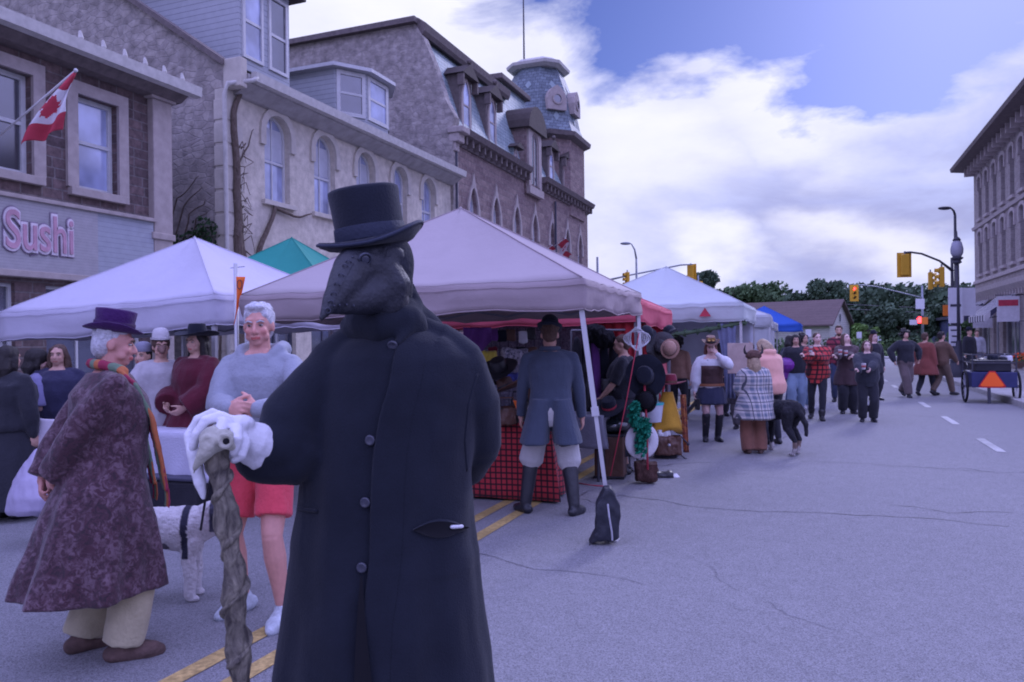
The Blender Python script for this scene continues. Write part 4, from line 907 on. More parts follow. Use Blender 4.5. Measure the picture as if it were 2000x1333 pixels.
for dy in (0, 9): MB().tube([P(1640, 594 + dy, 80), P(1720, 598 + dy, 80), P(1810, 602 + dy, 80)], .03, 5).build('wire', wireM, ws_)
# pedestrian signal, small boxes and signs on the far mast
ps = thing('pedestrian_signal', 'pedestrian signal with a lit red hand on the far mast', 'signal', P(1796, 625, 61)); m = MB(); m.box(P(1796, 625, 61), (.62, .3, .62), Matrix.Rotation(YAW, 3, 'Z')); m.build('housing', polek, ps)
q = P(1796, 625, 60.8); m = MB(); 
hand = [(-.13, -.22), (-.13, .02), (-.2, .06), (-.19, .1), (-.11, .08), (-.10, .2), (-.06, .2), (-.05, .09), (-.03, .23), (.01, .23), (.02, .09), (.05, .22), (.09, .21), (.08, .08), (.12, .17), (.16, .15), (.13, .0), (.1, -.22)]
m.poly([q + RT * x * 1.15 + UP * y * 1.15 for x, y in hand], -FW * .02); m.build('hand', red_on, ps)
signw = M('sign_face', (.62, .62, .66), .6, var=.06); orng = M('orange_sign', (.75, .2, .03), .6, var=.05); rblk = M('sign_print', (.05, .05, .07), .6, bump=0)
def sign(px, py, d, w, h, mat, label, lines=0, bars=None, post=False):
    c = P(px, py, d); R = Matrix((RT, FW, UP)).transposed(); s = thing('street_sign', label, 'sign', (c.x, c.y, 0 if post else c.z)); m = MB(); m.box(c, (w, .03, h), R); m.build('board', mat, s, bevel=.008)
    for k in range(lines): m = MB(); m.box(c - FW * .02 + UP * (h * (.3 - .6 * k / max(1, lines - 1) if lines > 1 else 0)), (w * (.75 if k % 2 == 0 else .55), .006, h * .07), R); m.build('print_line', rblk, s)
    if post: m = MB(); m.tube([(c.x + .03, c.y + .05, 0), (c.x + .03, c.y + .05, c.z + h / 2)], .035, 8); m.build('post', polem, s)
    return s
sign(1884, 590, 27.5, .78, 1.0, signw, 'large blank white rectangular sign on the heritage lamp post'); sign(1866, 597, 27.2, .5, 1.25, signw, 'narrow white sign with one black line beside the large blank one', 1)
sign(1865, 657, 27.2, .42, .7, signw, 'small white notice low on the heritage lamp post', 3); sign(1848, 607, 30, .25, .42, orng, 'small orange sign left of the white street signs')
sign(1806, 627, 60, .5, .55, orng, 'small orange board right of the red hand signal'); sign(1784, 630, 60.4, .6, .4, signw, 'white name plate left of the red hand signal')
sign(1797, 594, 60.4, .7, .8, signw, 'white round-cornered sign on the far mast above the red hand'); sign(1716, 664, 60, .4, .55, signw, 'small white roadside sign in front of the dark hillside', 0, None, True); sign(1678, 655, 60, .4, .5, signw, 'small pale sign right of the gabled house', 0, None, True)
sign(1579, 651, 58, .42, .55, signw, 'pale square sign above the heads of the crowd left of the house', 0, None, True)
# heritage lamp post
hb = G(1872, 744); hb.z = .13
hl = thing('heritage_lamp', 'black heritage lamp post with a white acorn globe and fluted base', 'street lamp', hb)
zt = P(1861, 565, 27.6).z
m = MB(); m.lathe(hb, [(.34, 0), (.36, .08), (.33, .3), (.24, .5), (.27, .6), (.16, .75), (.13, 1.1), (.10, 1.3)], 16); m.build('base', polek, hl, smooth=True, auto=40)
m = MB(); m.tube([hb + Vector((0, 0, 1.25)), hb + Vector((0, 0, 4.0))], [.085, .065], 12); m.build('post', polek, hl, smooth=True)
m = MB(); m.lathe(hb + Vector((0, 0, 4.0)), [(.07, 0), (.16, .06), (.12, .14), (.2, .2), (.2, .24)], 16); m.build('collar', polek, hl, smooth=True, auto=40)
m = MB(); m.lathe(hb + Vector((0, 0, 4.24)), [(.13, 0), (.20, .15), (.21, .3), (.16, .52), (.10, .6)], 16); m.build('globe', M('globe_glass', (.30, .30, .36), .3, var=.05, bump=0), hl, smooth=True)
m = MB(); m.lathe(hb + Vector((0, 0, 4.84)), [(.14, 0), (.1, .08), (.03, .14), (.02, .3), (.004, .36)], 12); m.build('finial', polek, hl, smooth=True)
# ================================================================ CANOPY TENTS
legw = M('white_powder_leg', (.50, .50, .52), .45, var=.08, metal=.3, bump=.05); legd = M('grey_leg', (.22, .22, .25), .5, var=.1, metal=.4, bump=.05)
def clothm(name, col, var=.06):
    m = M(name, col, .8, var=var, vs=2.2, bump=.7, bs=4.2, mot=.14); t = m.node_tree; b = t.nodes['Principled BSDF']; o = [n for n in t.nodes if n.type == 'OUTPUT_MATERIAL'][0]
    tr = t.nodes.new('ShaderNodeBsdfTranslucent'); tr.inputs[0].default_value = (*[c * .9 for c in col], 1); mx = t.nodes.new('ShaderNodeMixShader'); mx.inputs[0].default_value = .16
    t.links.new(b.outputs[0], mx.inputs[1]); t.links.new(tr.outputs[0], mx.inputs[2]); t.links.new(mx.outputs[0], o.inputs[0]); return m
def tent(label, nr, rot, W, L, ze, val, zp, mat, leg=None, group=None, drop=(0, 0, 0, 0), feet=None, seed=0, fly=None, name='canopy_tent', seam=None, trussm=None):
    """corners: 0 near-right, 1 near-left, 2 far-left, 3 far-right; ze = roof edge height, val = valance drop"""
    c, s = cos(rot), sin(rot); nr = Vector((nr[0], nr[1], 0)); ux = Vector((-c, -s, 0)); uy = Vector((-s, c, 0))
    Cn = [nr, nr + ux * W, nr + ux * W + uy * L, nr + uy * L]; Cn = [Vector((p.x, p.y, ze - drop[i])) for i, p in enumerate(Cn)]
    ctr = sum(Cn, Vector()) / 4; pk = Vector((ctr.x, ctr.y, zp)); t = thing(name, label, 'canopy', (ctr.x, ctr.y, 0), group)
    n = 18; K = 12; rings = []
    for k in range(K + 1):
        f = k / K; ring = []
        for e in range(4):
            a, b = Cn[e], Cn[(e + 1) % 4]
            for j in range(n):
                u = j / n; p = a.lerp(b, u); q = p.lerp(pk, f * .985)
                hip = abs(2 * u - 1)
                sg = sin(pi * u) * (1 - f)
                q.z -= .10 * sin(pi * min(1, f * 1.05)) * (1 - hip ** 3) * .9 + .015 * sg
                q.z += .010 * sin(u * 40 + seed + 9 * noise.noise(Vector((u * 4, seed, e)))) * (1 - f) ** 4 * (1 - abs(hip) ** 4) - .012 * (1 - min(1, abs(u * 2 - 1) * 3)) * f
                q.z += .012 * noise.noise(Vector((q.x * 2.2 + seed, q.y * 2.2, f * 3))) * (1 - f) + .02 * (noise.noise(Vector((u * 9 + seed, e * 3.1, f * 1.5)))) * (1 - f) * (f + .15)
                ring.append(q)
        rings.append(ring)
    m = MB(); m.loft(rings, False, True); m.add([pk + Vector((0, 0, .02))] + rings[-1], [(0, 1 + i, 1 + (i + 1) % (4 * n)) for i in range(4 * n)])
    o = m.build('canopy', mat, t, smooth=True, auto=35); md = o.modifiers.new('t', 'SOLIDIFY'); md.thickness = .006; md.offset = 1
    for i in range(4):
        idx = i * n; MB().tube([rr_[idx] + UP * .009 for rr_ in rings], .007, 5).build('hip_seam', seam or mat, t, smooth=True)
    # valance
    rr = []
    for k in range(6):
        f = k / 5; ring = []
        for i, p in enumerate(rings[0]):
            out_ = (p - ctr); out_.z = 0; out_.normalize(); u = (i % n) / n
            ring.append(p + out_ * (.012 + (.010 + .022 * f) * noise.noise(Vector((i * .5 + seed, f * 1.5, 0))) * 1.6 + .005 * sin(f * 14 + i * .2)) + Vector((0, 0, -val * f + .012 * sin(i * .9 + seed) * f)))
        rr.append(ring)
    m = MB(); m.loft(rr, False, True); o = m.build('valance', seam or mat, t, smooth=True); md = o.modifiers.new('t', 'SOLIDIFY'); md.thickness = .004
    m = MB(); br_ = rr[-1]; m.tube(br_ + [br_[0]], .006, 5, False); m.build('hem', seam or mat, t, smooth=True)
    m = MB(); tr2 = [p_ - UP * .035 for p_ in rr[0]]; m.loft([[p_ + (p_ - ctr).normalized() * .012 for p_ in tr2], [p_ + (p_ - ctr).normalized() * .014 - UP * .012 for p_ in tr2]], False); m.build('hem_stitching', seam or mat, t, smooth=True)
    lg = leg or legw
    for i in range(4):
        top = Cn[i].lerp(Vector((ctr.x, ctr.y, Cn[i].z)), .025); top.z = Cn[i].z - .03
        ft = Vector(feet[i]) if feet and feet[i] is not None else Vector((top.x, top.y, 0)); ft.z = .0
        m = MB(); R = Matrix.Rotation(rot, 3, 'Z'); md_ = ft.lerp(top, .5); q = (top - ft).to_track_quat('Z', 'Y').to_matrix()
        m.box((ft + md_) / 2 + Vector((0, 0, .01)), (.032, .032, (md_ - ft).length), q); m.box((top + md_) / 2, (.042, .042, (top - md_).length), q); m.box(md_, (.06, .06, .07), q); m.box(ft + Vector((0, 0, .006)), (.10, .10, .01)); m.build('leg', lg, t)
    m = MB()
    for i in range(4):
        a = Cn[i].copy(); b = Cn[(i + 1) % 4].copy(); a.z -= val * .9; b.z -= val * .9; ins = lambda p: p.lerp(Vector((ctr.x, ctr.y, p.z)), .02)
        a, b = ins(a), ins(b); h = .15
        for k in range(4):
            p = a.lerp(b, k / 4); q = a.lerp(b, (k + 1) / 4); m.bar(p + UP * (h if k % 2 else 0), q + UP * (0 if k % 2 else h), .014, .024); m.bar(p + UP * (0 if k % 2 else h), q + UP * (h if k % 2 else 0), .014, .024)
    mid = Vector((ctr.x, ctr.y, zp - .12)); m.bar(mid, mid + UP * .1 - UP * .6, .04)
    for i in range(4): m.bar(Cn[i].lerp(Vector((ctr.x, ctr.y, Cn[i].z)), .04) - UP * .08, mid - UP * .1, .015, .025)
    m.build('truss', trussm or legd, t); t['_c'] = [tuple(p) for p in Cn]
    return t, Cn, ctr
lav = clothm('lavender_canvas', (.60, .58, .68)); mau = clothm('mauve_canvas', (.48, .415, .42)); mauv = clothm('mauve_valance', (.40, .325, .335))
redt = clothm('red_canvas', (.62, .12, .17)); wht = clothm('white_canvas', (.56, .60, .61)); wht2 = clothm('white_canvas_far', (.52, .53, .56)); blt = clothm('blue_canvas', (.04, .13, .52)); grt = clothm('green_canvas', (.03, .30, .24))
T1, C1, _ = tent('large pale lavender canopy tent beside the brown stone shop', (-5.78, 6.28), radians(0), 3.3, 2.9, 2.12, .32, 2.98, lav, drop=(0, .12, .05, 0), seed=1)
nrx = P(1137, 600, 6.1)
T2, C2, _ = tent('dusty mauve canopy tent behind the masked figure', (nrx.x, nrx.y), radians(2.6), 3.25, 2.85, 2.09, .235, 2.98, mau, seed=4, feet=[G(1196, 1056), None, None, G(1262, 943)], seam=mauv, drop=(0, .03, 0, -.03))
T3, C3, _ = tent('red canopy tent with red side curtains over the clothing stall', (-1.97, 9.2), radians(1.9), 3.4, 2.8, 2.06, .27, 2.8, redt, legd, seed=7, drop=(-.02, 0, 0, .03))
T4, C4, c4 = tent('tall white canopy tent with a small red triangle on its valance', (-1.12, 13.5), 0, 3.1, 3.0, 2.2, .30, 3.0, wht, seed=9)
T5, C5, _ = tent('white canopy tent with hanging side curtains behind the tall white one', (-.98, 19.6), radians(2), 3.0, 3.0, 2.15, .28, 2.72, wht2, seed=11)
T6, C6, _ = tent('low white canopy tent in front of the blue one', (-1.36, 29.6), 0, 3.1, 3.0, 2.15, .28, 3.05, wht2, seed=13)
T7, C7, _ = tent('bright blue canopy tent, farthest in the row', (-.5, 34.1), 0, 3.1, 3.0, 2.15, .28, 3.0, blt, seed=15)
T8, C8, _ = tent('teal green canopy tent showing its peak behind the top hat', (-6.2, 8.95), radians(8), 2.7, 2.7, 2.3, .28, 3.28, grt, seed=17)
T9, C9, _ = tent('white canopy tent behind the grey haired man, mostly hidden', (-6.1, 12.6), 0, 4.0, 2.6, 2.12, .24, 2.7, lav, seed=19)
# soft curtains hung in tents
def drape(name, par, a, b, h, z1, mat, amp=.03, fr=9, nz=10, gather=None):
    """hanging cloth from a to b (xy), from z1 down by h; gather=(t,z) pulls it to a point"""
    a = Vector((a[0], a[1], 0)); b = Vector((b[0], b[1], 0)); n = 40; dn = (b - a).normalized(); nr_ = Vector((-dn.y, dn.x, 0)); rows = []
    for j in range(nz + 1):
        t = j / nz; row = []
        for i in range(n + 1):
            s = i / n; ss = s
            if gather: ss = s + (gather[0] - s) * gather[1] * (1 - (1 - t) ** 1.8 if t < .75 else 1 - (.25) ** 1.8 - (t - .75) * .6)
            p = a.lerp(b, ss) + nr_ * (amp * sin(s * fr * 6.28) * (.35 + .65 * t) + amp * .5 * noise.noise(Vector((s * 5, t * 2, z1)))); p.z = z1 - h * t; row.append(p)
        rows.append(row)
    m = MB(); m.loft(rows, False, False); o = m.build(name, mat, par, smooth=True); md = o.modifiers.new('t', 'SOLIDIFY'); md.thickness = .004; return o
redk = M('red_curtain', (.42, .03, .045), .85, var=.1, bump=.2, bs=10)
a = C3[0]; drape('curtain', T3, (a.x - .62, a.y + .05), (a.x - .02, a.y + .05), 1.75, 1.98, redk, .03, 4, gather=(.95, .95))
a = C3[3]; drape('curtain', T3, (a.x - .75, a.y - .03), (a.x - .02, a.y - .03), 1.75, 1.98, redk, .03, 4, gather=(.8, .8))
a, b = C4[2], C4[3]; dw = M('tent_wall', (.50, .52, .60), .85, var=.06, bump=.2, bs=5); drape('back_wall', T4, (a.x, a.y - .1), (b.x - .05, b.y - .1), 1.55, 2.1, dw, .02, 5)
a = C4[1]; drape('curtain', T4, (C4[1].x + .1, C4[1].y + .15), (C4[1].x + .1, C4[2].y - .2), 1.9, 2.1, dw, .03, 8)
lace = M('dark_lace', (.05, .055, .09), .9, var=.3, vs=30)
m = MB(); pts = [C4[1].lerp(C4[0], k / 16) + Vector((0, .05, -.33 - .20 * sin(pi * k / 16))) for k in range(2, 17)]; m.tube(pts, [.028 + .012 * (i % 2) for i in range(len(pts))], 7)
rd = random.Random(3)
for p in pts: leaves(m, p, (.06, .05, .06), 22, .035, rd.random())
gar = tag(m.build('garland', lf[0], None), 'dark leafy garland sagging under the front of the tall white canopy', 'garland')
for s_ in (0, 1):
    a = C4[1].lerp(C4[0], .02 if s_ == 0 else .97); drape('curtain', T4, (a.x - .02, a.y + .04), (a.x + .36 * (1 if s_ == 0 else -1), a.y + .04), 1.3, 1.88, M('gauze_blue', (.16, .18, .28), .9, var=.2), .03, 3, gather=(.2, .55))
a, b = C5[0], C5[3]; drape('curtain', T5, (a.x - .03, a.y + .1), (b.x - .03, b.y - .1), 1.8, 1.95, wht2, .03, 7); a, b = C5[1], C5[0]; drape('curtain', T5, (a.x, a.y + .05), (b.x, b.y + .05), 1.8, 1.95, wht2, .03, 9)
a, b = C6[1], C6[0]; drape('curtain', T6, (a.x, a.y + .05), (b.x, b.y + .05), 1.9, 1.95, wht2, .03, 9)
a, b = C3[2], C3[3]; drape('back_wall', T3, (a.x, a.y - .15), (b.x - .9, b.y - .15), 1.7, 1.9, M('grey_lace', (.16, .15, .20), .9, pat='paisley', col2=(.28, .27, .33), col3=(.10, .1, .14)), .03, 8)
# red triangle emblem
ff = Fr((C4[0].x, C4[0].y - .045, 0), (-1, 0, 0), (0, -1, 0)); m = MB(); q = [(.52, 1.98), (.72, 1.98), (.62, 2.13)]; m.loft([[ff.p(*k, 0) for k in q], [ff.p(*k, .006) for k in q]]); m.build('emblem', redc, T4)
# weight bag on the slanted near leg
blk = M('black_nylon', (.022, .024, .035), .55, var=.25, bump=.35, bs=25, spec=.4); silv = M('silver_tape', (.45, .45, .5), .5, var=.1)
wb = G(1186, 1052); tp = G(1196, 1056)
t = thing('weight_bag', 'black sandbag weight wrapped round the slanted near leg of the mauve canopy', 'weight bag', wb)
def FP(px, py, d): return P(px, py, d)
m = MB(); dd = 6.02
ol = [(1182, 957), (1194, 955), (1203, 968), (1212, 988), (1211, 1020), (1208, 1052), (1196, 1060), (1180, 1056), (1166, 1060), (1151, 1065), (1157, 1055), (1166, 1040), (1165, 1010), (1166, 988), (1175, 970)]
m.poly([P(x, y, dd - .05) for x, y in ol], FW * .13)
m.remesh('bag', blk, t, vox=.009, sm=3, wrinkle=.014, wscale=13)
m = MB(); m.tube([P(1187, 985, dd - .11), P(1190, 1010, dd - .115), P(1195, 1040, dd - .09), P(1196, 1056, dd - .075)], .007, 6); m.build('strap', silv, t)
# poles and orange pennant by the grey haired man
pp = P(462, 640, 7.45); t = thing('pennant_pole', 'thin grey pole with a cross wire at its top, left of the grey haired man', 'pole', (pp.x, pp.y, 0)); z1 = P(463, 515, 7.45).z
m = MB(); m.tube([(pp.x, pp.y, 0), (pp.x, pp.y, z1)], .021, 8); m.build('pole', legw, t, smooth=True)
m = MB(); m.tube([P(450, 524, 7.45), P(478, 521, 7.45)], .004, 6); m.build('cross_wire', polem, t)
t = thing('pennant', 'bright orange triangular pennant hanging beside the grey haired man', 'pennant', P(468, 545, 7.38)); orp = M('orange_cloth', (.80, .16, .03), .8, var=.08, bump=.1)
m = MB(); rows = []
for j in range(13):
    f = j / 12; xl = 461 + (456 - 461) * f + 4 * sin(f * 3); xr = 479 + (456.5 - 479) * f ** 1.15; rows.append([P(xl + (xr - xl) * i / 6, 541 + (636 - 541) * f, 7.38 + .012 * sin(i * 1.2 + f * 6)) for i in range(7)])
m.loft(rows, False, False); o = m.build('cloth', orp, t, smooth=True); md = o.modifiers.new('t', 'SOLIDIFY'); md.thickness = .003
m = MB(); q = [P(468 + 5 * cos(k * pi / 6), 556 + 9 * sin(k * pi / 6), 7.36) for k in range(12)]; m.tube(q + [q[0]], .004, 5); m.build('mark', rblk, t)
# ================================================================ PEOPLE TOOLS
def ik(a, c, l1, l2, hint):
    a, c = Vector(a), Vector(c); d = c - a; L_ = min(max(d.length, abs(l1 - l2) + .01), (l1 + l2) * .998); d = d.normalized() * L_; c = a + d
    x = (l1 * l1 - l2 * l2 + L_ * L_) / (2 * L_); h = sqrt(max(0, l1 * l1 - x * x)); n = Vector(hint) - d.normalized() * Vector(hint).dot(d.normalized())
    n = n.normalized() if n.length > 1e-4 else Vector((0, -1, 0)); return a + d.normalized() * x + n * h, c
def hand(mb, w, d, pn, k=1, curl=.5, side=1, spread=.25):
    """palm + four fingers + thumb; w wrist, d pointing direction, pn direction the palm faces, side: +1 thumb on d x pn side"""
    d = Vector(d).normalized(); pn = Vector(pn); pn = (pn - d * pn.dot(d)).normalized(); s = d.cross(pn) * side
    c = w + d * .05 * k; Q = Matrix((s, d, pn)).transposed(); mb.ell(c, (.042 * k, .055 * k, .017 * k), 12, 8, Q)
    mb.limb([w - d * .03 * k, w + d * .02 * k], [.026 * k, .028 * k], 10)
    for i, (o, ln) in enumerate(((.031, .068), (.0105, .077), (-.0105, .071), (-.031, .056))):
        b = w + d * (.088 - (.006 if i == 3 else 0)) * k + s * o * k; fd = (d + s * (1.5 - i) * .10 * spread * 2).normalized(); cu = curl * (1 + .12 * i)
        p1 = b + (fd * cos(cu * .7) + pn * sin(cu * .7)) * ln * .42 * k; p2 = p1 + (fd * cos(cu * 1.7) + pn * sin(cu * 1.7)) * ln * .33 * k; p3 = p2 + (fd * cos(cu * 2.4) + pn * sin(cu * 2.4)) * ln * .27 * k
        mb.limb([b - fd * .02 * k, b, p1, p2, p3], [.0095 * k, .0098 * k, .009 * k, .0083 * k, .0072 * k], 8)
    b = w + d * .025 * k + s * .032 * k; td = (d * .75 + s * .65 + pn * .25 * (1 + curl)).normalized(); p1 = b + td * .038 * k; p2 = p1 + (td + pn * .35 * curl + d * .3).normalized() * .032 * k; p3 = p2 + (td * .6 + pn * .5 * curl + d * .5).normalized() * .024 * k
    mb.limb([b - td * .012 * k, p1, p2, p3], [.014 * k, .0125 * k, .0105 * k, .0085 * k], 8)
TORSO = [(.80, .10, .085), (.86, .145, .105), (.94, .165, .115), (1.03, .15, .105), (1.13, .14, .10), (1.25, .158, .112), (1.36, .172, .112), (1.42, .165, .095), (1.46, .115, .075), (1.50, .062, .058)]
class Pose: pass
def solve(k, arms, legs, bend=0, side=0, headrot=(0, 0, 0), bulk=1.0, shw=1.0):
    p = Pose(); p.k = k; p.bulk = bulk; B = Matrix.Rotation(-radians(bend), 3, 'X') @ Matrix.Rotation(radians(side), 3, 'Y'); piv = Vector((0, 0, .95)) * k
    p.up = lambda v: B @ (Vector(v) * k - piv) + piv
    p.B = B
    HR_ = Matrix.Rotation(radians(headrot[0]), 3, 'Z') @ Matrix.Rotation(-radians(headrot[1]), 3, 'X') @ Matrix.Rotation(radians(headrot[2]), 3, 'Y'); hp = Vector((0, 0, 1.50))
    p.hd = lambda v: B @ ((HR_ @ (Vector(v) - hp) + hp) * k - piv) + piv
    p.HR = B @ HR_
    p.arm = {}
    for s, key in ((1, 'r'), (-1, 'l')):
        sh = p.up((.185 * s * (.5 + .5 * bulk) * shw, -.005, 1.415)); a = arms.get(key, {}); t = a.get('to', (.25 * s * (.6 + .4 * bulk), .04, .84)); t = t if isinstance(t, Vector) else Vector(t) * k
        hint = a.get('hint', (s * .5, -1, -.2)); e, w_ = (a['el'], t) if 'el' in a else ik(sh, t, .295 * k, .265 * k, hint); dr = Vector(a['dir']).normalized() if 'dir' in a else (w_ - e).normalized()
        p.arm[key] = (sh, e, w_, dr, Vector(a.get('palm', (-s, .2, 0))), a.get('curl', .45), s)
    p.leg = {}
    for s, key in ((1, 'r'), (-1, 'l')):
        hp_ = Vector((.092 * s, 0, .90)) * k; l = legs.get(key, {}); ft = Vector((*l.get('to', (.105 * s, 0)), 0)) * k; lift = l.get('lift', 0) * k; an = ft + Vector((0, 0, .085 * k + lift)); kn, an = ik(hp_, an, .43 * k, .42 * k, l.get('hint', (s * .15, 1, 0)))
        p.leg[key] = (hp_, kn, an, l.get('yaw', 12) * s, lift, l.get('pitch', 0))
    return p
def torso_shell(mb, p, inf, z0, z1, extra=None, n=20):
    k = p.k; rings = []; zs = [r for r in TORSO if z0 < r[0] < z1]
    def at(z):
        for a, b in zip(TORSO, TORSO[1:]):
            if a[0] <= z <= b[0]: t = (z - a[0]) / (b[0] - a[0]); return (z, a[1] + (b[1] - a[1]) * t, a[2] + (b[2] - a[2]) * t)
        return TORSO[0] if z < TORSO[0][0] else TORSO[-1]
    zs = [(z0, *at(max(z0, .8))[1:])] + zs + [(z1, *at(min(z1, 1.5))[1:])]
    for z, rx, ry in zs:
        bl = p.bulk; bly = 1 + (bl - 1) * 1.6
        if z > 1.4: bl = 1 + (bl - 1) * .5; bly = 1 + (bly - 1) * .3
        f = (inf(z) if callable(inf) else inf)
        ring = []
        for i in range(n):
            a = 2 * pi * i / n; q = Vector(((rx * bl + f) * cos(a), (ry * bly + f) * sin(a) + (.02 * (bly - 1) * 4 if sin(a) > 0 and 1.0 < z < 1.3 else 0), z))
            ring.append(p.up(q) if z > .9 else q * k)
        rings.append(ring)
    mb.loft(rings)
def foot(mb, p, key, inf=0, boot=0):
    hp_, kn, an, yaw, lift, pitch = p.leg[key]; k = p.k; R = Matrix.Rotation(-radians(yaw), 3, 'Z') @ Matrix.Rotation(-radians(pitch), 3, 'X')
    q = lambda v: an + R @ (Vector(v) * k)
    i = inf
    mb.limb([q((0, -.045, -.048)), q((0, .03, -.045)), q((0, .10, -.055)), q((0, .155, -.06))], [(.034 + i) * k, (.04 + i) * k, (.037 + i) * k, (.024 + i) * k], 12)
    mb.limb([q((0, -.02, -.055)), q((.008, .12, -.058)), q((.005, .17, -.064))], [(.028 + i) * k, (.036 + i) * k, (.02 + i) * k], 10)
    mb.limb([q((0, -.01, -.045)), an], [(.035 + i) * k, (.036 + i) * k], 10)
    if boot: t = boot; top = an.lerp(kn, min(1, t)); mb.limb([an, an.lerp(kn, t * .6), top], [(.042 + i) * k, (.055 + i) * k, (.062 + i) * k], 14)
def skinfn(p, base, blush=.3):
    lip = p.hd((0, .10, 1.567)); ck = [p.hd((s * .045, .08, 1.60)) for s in (-1, 1)]; ns = p.hd((0, .115, 1.605)); k = p.k
    def f(c):
        b = Vector(base); dl = (c - lip); 
        if abs(p_dot(p.HR, dl)[0]) < .025 * k and abs(p_dot(p.HR, dl)[2]) < .008 * k and dl.length < .035 * k: return tuple(Vector((base[0] * .75, base[1] * .38, base[2] * .40)))
        w_ = sum(max(0, 1 - (c - q).length / (.035 * k)) for q in ck) + max(0, 1 - (c - ns).length / (.02 * k))
        w_ = min(1, w_) * blush; return (b[0] * (1 - w_ * .1), b[1] * (1 - w_ * .45), b[2] * (1 - w_ * .4))
    return f
def p_dot(R, v): return R.transposed() @ v
SKIN = M('skin', (1, 1, 1), .55, var=.08, vs=25, bump=.12, bs=180, pat='attr', spec=.35)
eyew = M('eye_white', (.36, .32, .31), .3, var=0, bump=0); eyed = M('eye_iris', (.05, .045, .05), .2, var=0, bump=0); browm = M('brow_hair', (.1, .07, .05), .9, bump=0)
def person(at, ang, H, label, wear, arms={}, legs={}, bend=0, side=0, head=(0, 0, 0), bulk=1.0, skin=(.52, .31, .24), vox=None, brow=None, grp=None, shw=1.0, noface=False, blush=.3, zoff=0, hands=True):
    loc = Vector(at) if isinstance(at, Vector) else G(*at); loc.z = zoff
    d = (loc - Vector((0, 0, 0))).dot(FW); k = H / 1.75
    rz = YAW - radians(ang); t = thing('person', label, 'person', loc, grp, rz if rz else 1e-6)
    inv = Matrix.Rotation(-rz, 3, 'Z')
    def loc_of(v):
        if isinstance(v, tuple) and v and v[0] == 'px': q = P(v[1], v[2], v[3]) - loc; return inv @ q
        return v
    arms = {a: dict(b) for a, b in arms.items()}
    for a in arms.values():
        if 'to' in a: a['to'] = loc_of(a['to'])
        if 'el' in a: a['el'] = loc_of(a['el'])
        if 'wdir' in a: a['dir'] = inv @ Vector(a['wdir'])
        if 'wpalm' in a: a['palm'] = inv @ Vector(a['wpalm'])
        if 'whint' in a: a['hint'] = inv @ Vector(a['whint'])
    p = solve(k, arms, legs, bend, side, head, bulk, shw); p.inv = inv; p.loc = loc; p.root = t
    vb = vox or (.0065 if d < 5 else .0095 if d < 9.5 else .014 if d < 18 else .02); vg = .011 if d < 5 else .014 if d < 9.5 else .018 if d < 18 else .024
    # body
    m = MB(); torso_shell(m, p, 0, .80, 1.495)
    for key in ('r', 'l'):
        sh, e, w_, dr, pl, cu, s = p.arm[key]; m.limb([sh, sh.lerp(e, .4), e], [.052 * k, .048 * k, .038 * k]); m.limb([e, e.lerp(w_, .35), w_], [.039 * k, .041 * k, .027 * k])
        if hands: hand(m, w_, dr, pl, k * 1.02, cu, s)
        hp_, kn, an, *_ = p.leg[key]; m.limb([hp_, hp_.lerp(kn, .35), kn], [.088 * k, .085 * k, .056 * k], 14); m.limb([kn, kn.lerp(an, .3), kn.lerp(an, .7), an], [.055 * k, .060 * k, .043 * k, .034 * k], 14); foot(m, p, key)
    m.limb([p.up((0, -.005, 1.44)), p.hd((0, .005, 1.53)), p.hd((0, .01, 1.58))], [.062 * k, .056 * k, .056 * k], 14)
    Q = p.HR
    m.ell(p.hd((0, -.005, 1.655)), (.074 * k, .093 * k, .094 * k), 18, 12, Q); m.ell(p.hd((0, .038, 1.60)), (.060 * k, .058 * k, .075 * k), 16, 10, Q); m.ell(p.hd((0, .062, 1.545)), (.030 * k, .032 * k, .024 * k), 12, 8, Q)
    m.ell(p.hd((0, .075, 1.568)), (.034 * k, .024 * k, .022 * k), 12, 8, Q)
    if not noface:
        m.limb([p.hd((0, .090, 1.642)), p.hd((0, .108, 1.612)), p.hd((0, .112, 1.602))], [.009 * k, .013 * k, .014 * k], 8)
        for s in (-1, 1):
            m.ell(p.hd((s * .012, .102, 1.598)), .010 * k, 8, 6); m.ell(p.hd((s * .03, .082, 1.668)), (.026 * k, .014 * k, .010 * k), 10, 6, Q); m.ell(p.hd((s * .038, .070, 1.605)), (.022 * k, .022 * k, .022 * k), 10, 6, Q)
            m.ell(p.hd((s * .076, -.002, 1.625)), (.010 * k, .020 * k, .032 * k), 10, 8, Q)
        for s in (-1, 1): m.limb([p.hd((s * .018, .088, 1.652)), p.hd((s * .046, .076, 1.650))], [.006 * k, .006 * k], 6); m.ell(p.hd((s * .047, .045, 1.575)), (.018 * k, .03 * k, .024 * k), 10, 6, Q)
        m.ell(p.hd((0, .099, 1.573)), (.023 * k, .010 * k, .0055 * k), 10, 6, Q); m.ell(p.hd((0, .098, 1.560)), (.020 * k, .010 * k, .006 * k), 10, 6, Q)
    m.remesh('body', SKIN, t, vox=vb, sm=2, colfn=skinfn(p, skin, blush))
    if not noface and d < 20:
        for s in (-1, 1):
            e = MB().ell(p.hd((s * .031, .0815, 1.638)), (.0130 * k, .012 * k, .0062 * k), 10, 8, Q).build('eye', eyew, t, smooth=True); e['_o'] = (0, 0, 0)
            MB().ell(p.hd((s * .031, .0915, 1.6375)), (.0060 * k, .004 * k, .0055 * k), 10, 6, Q).build('iris', eyed, e, smooth=True)
            MB().limb([p.hd((s * .014, .098, 1.655)), p.hd((s * .032, .099, 1.662)), p.hd((s * .05, .085, 1.655))], [.004 * k, .005 * k, .003 * k], 6).build('eyebrow', brow or browm, t, smooth=True)
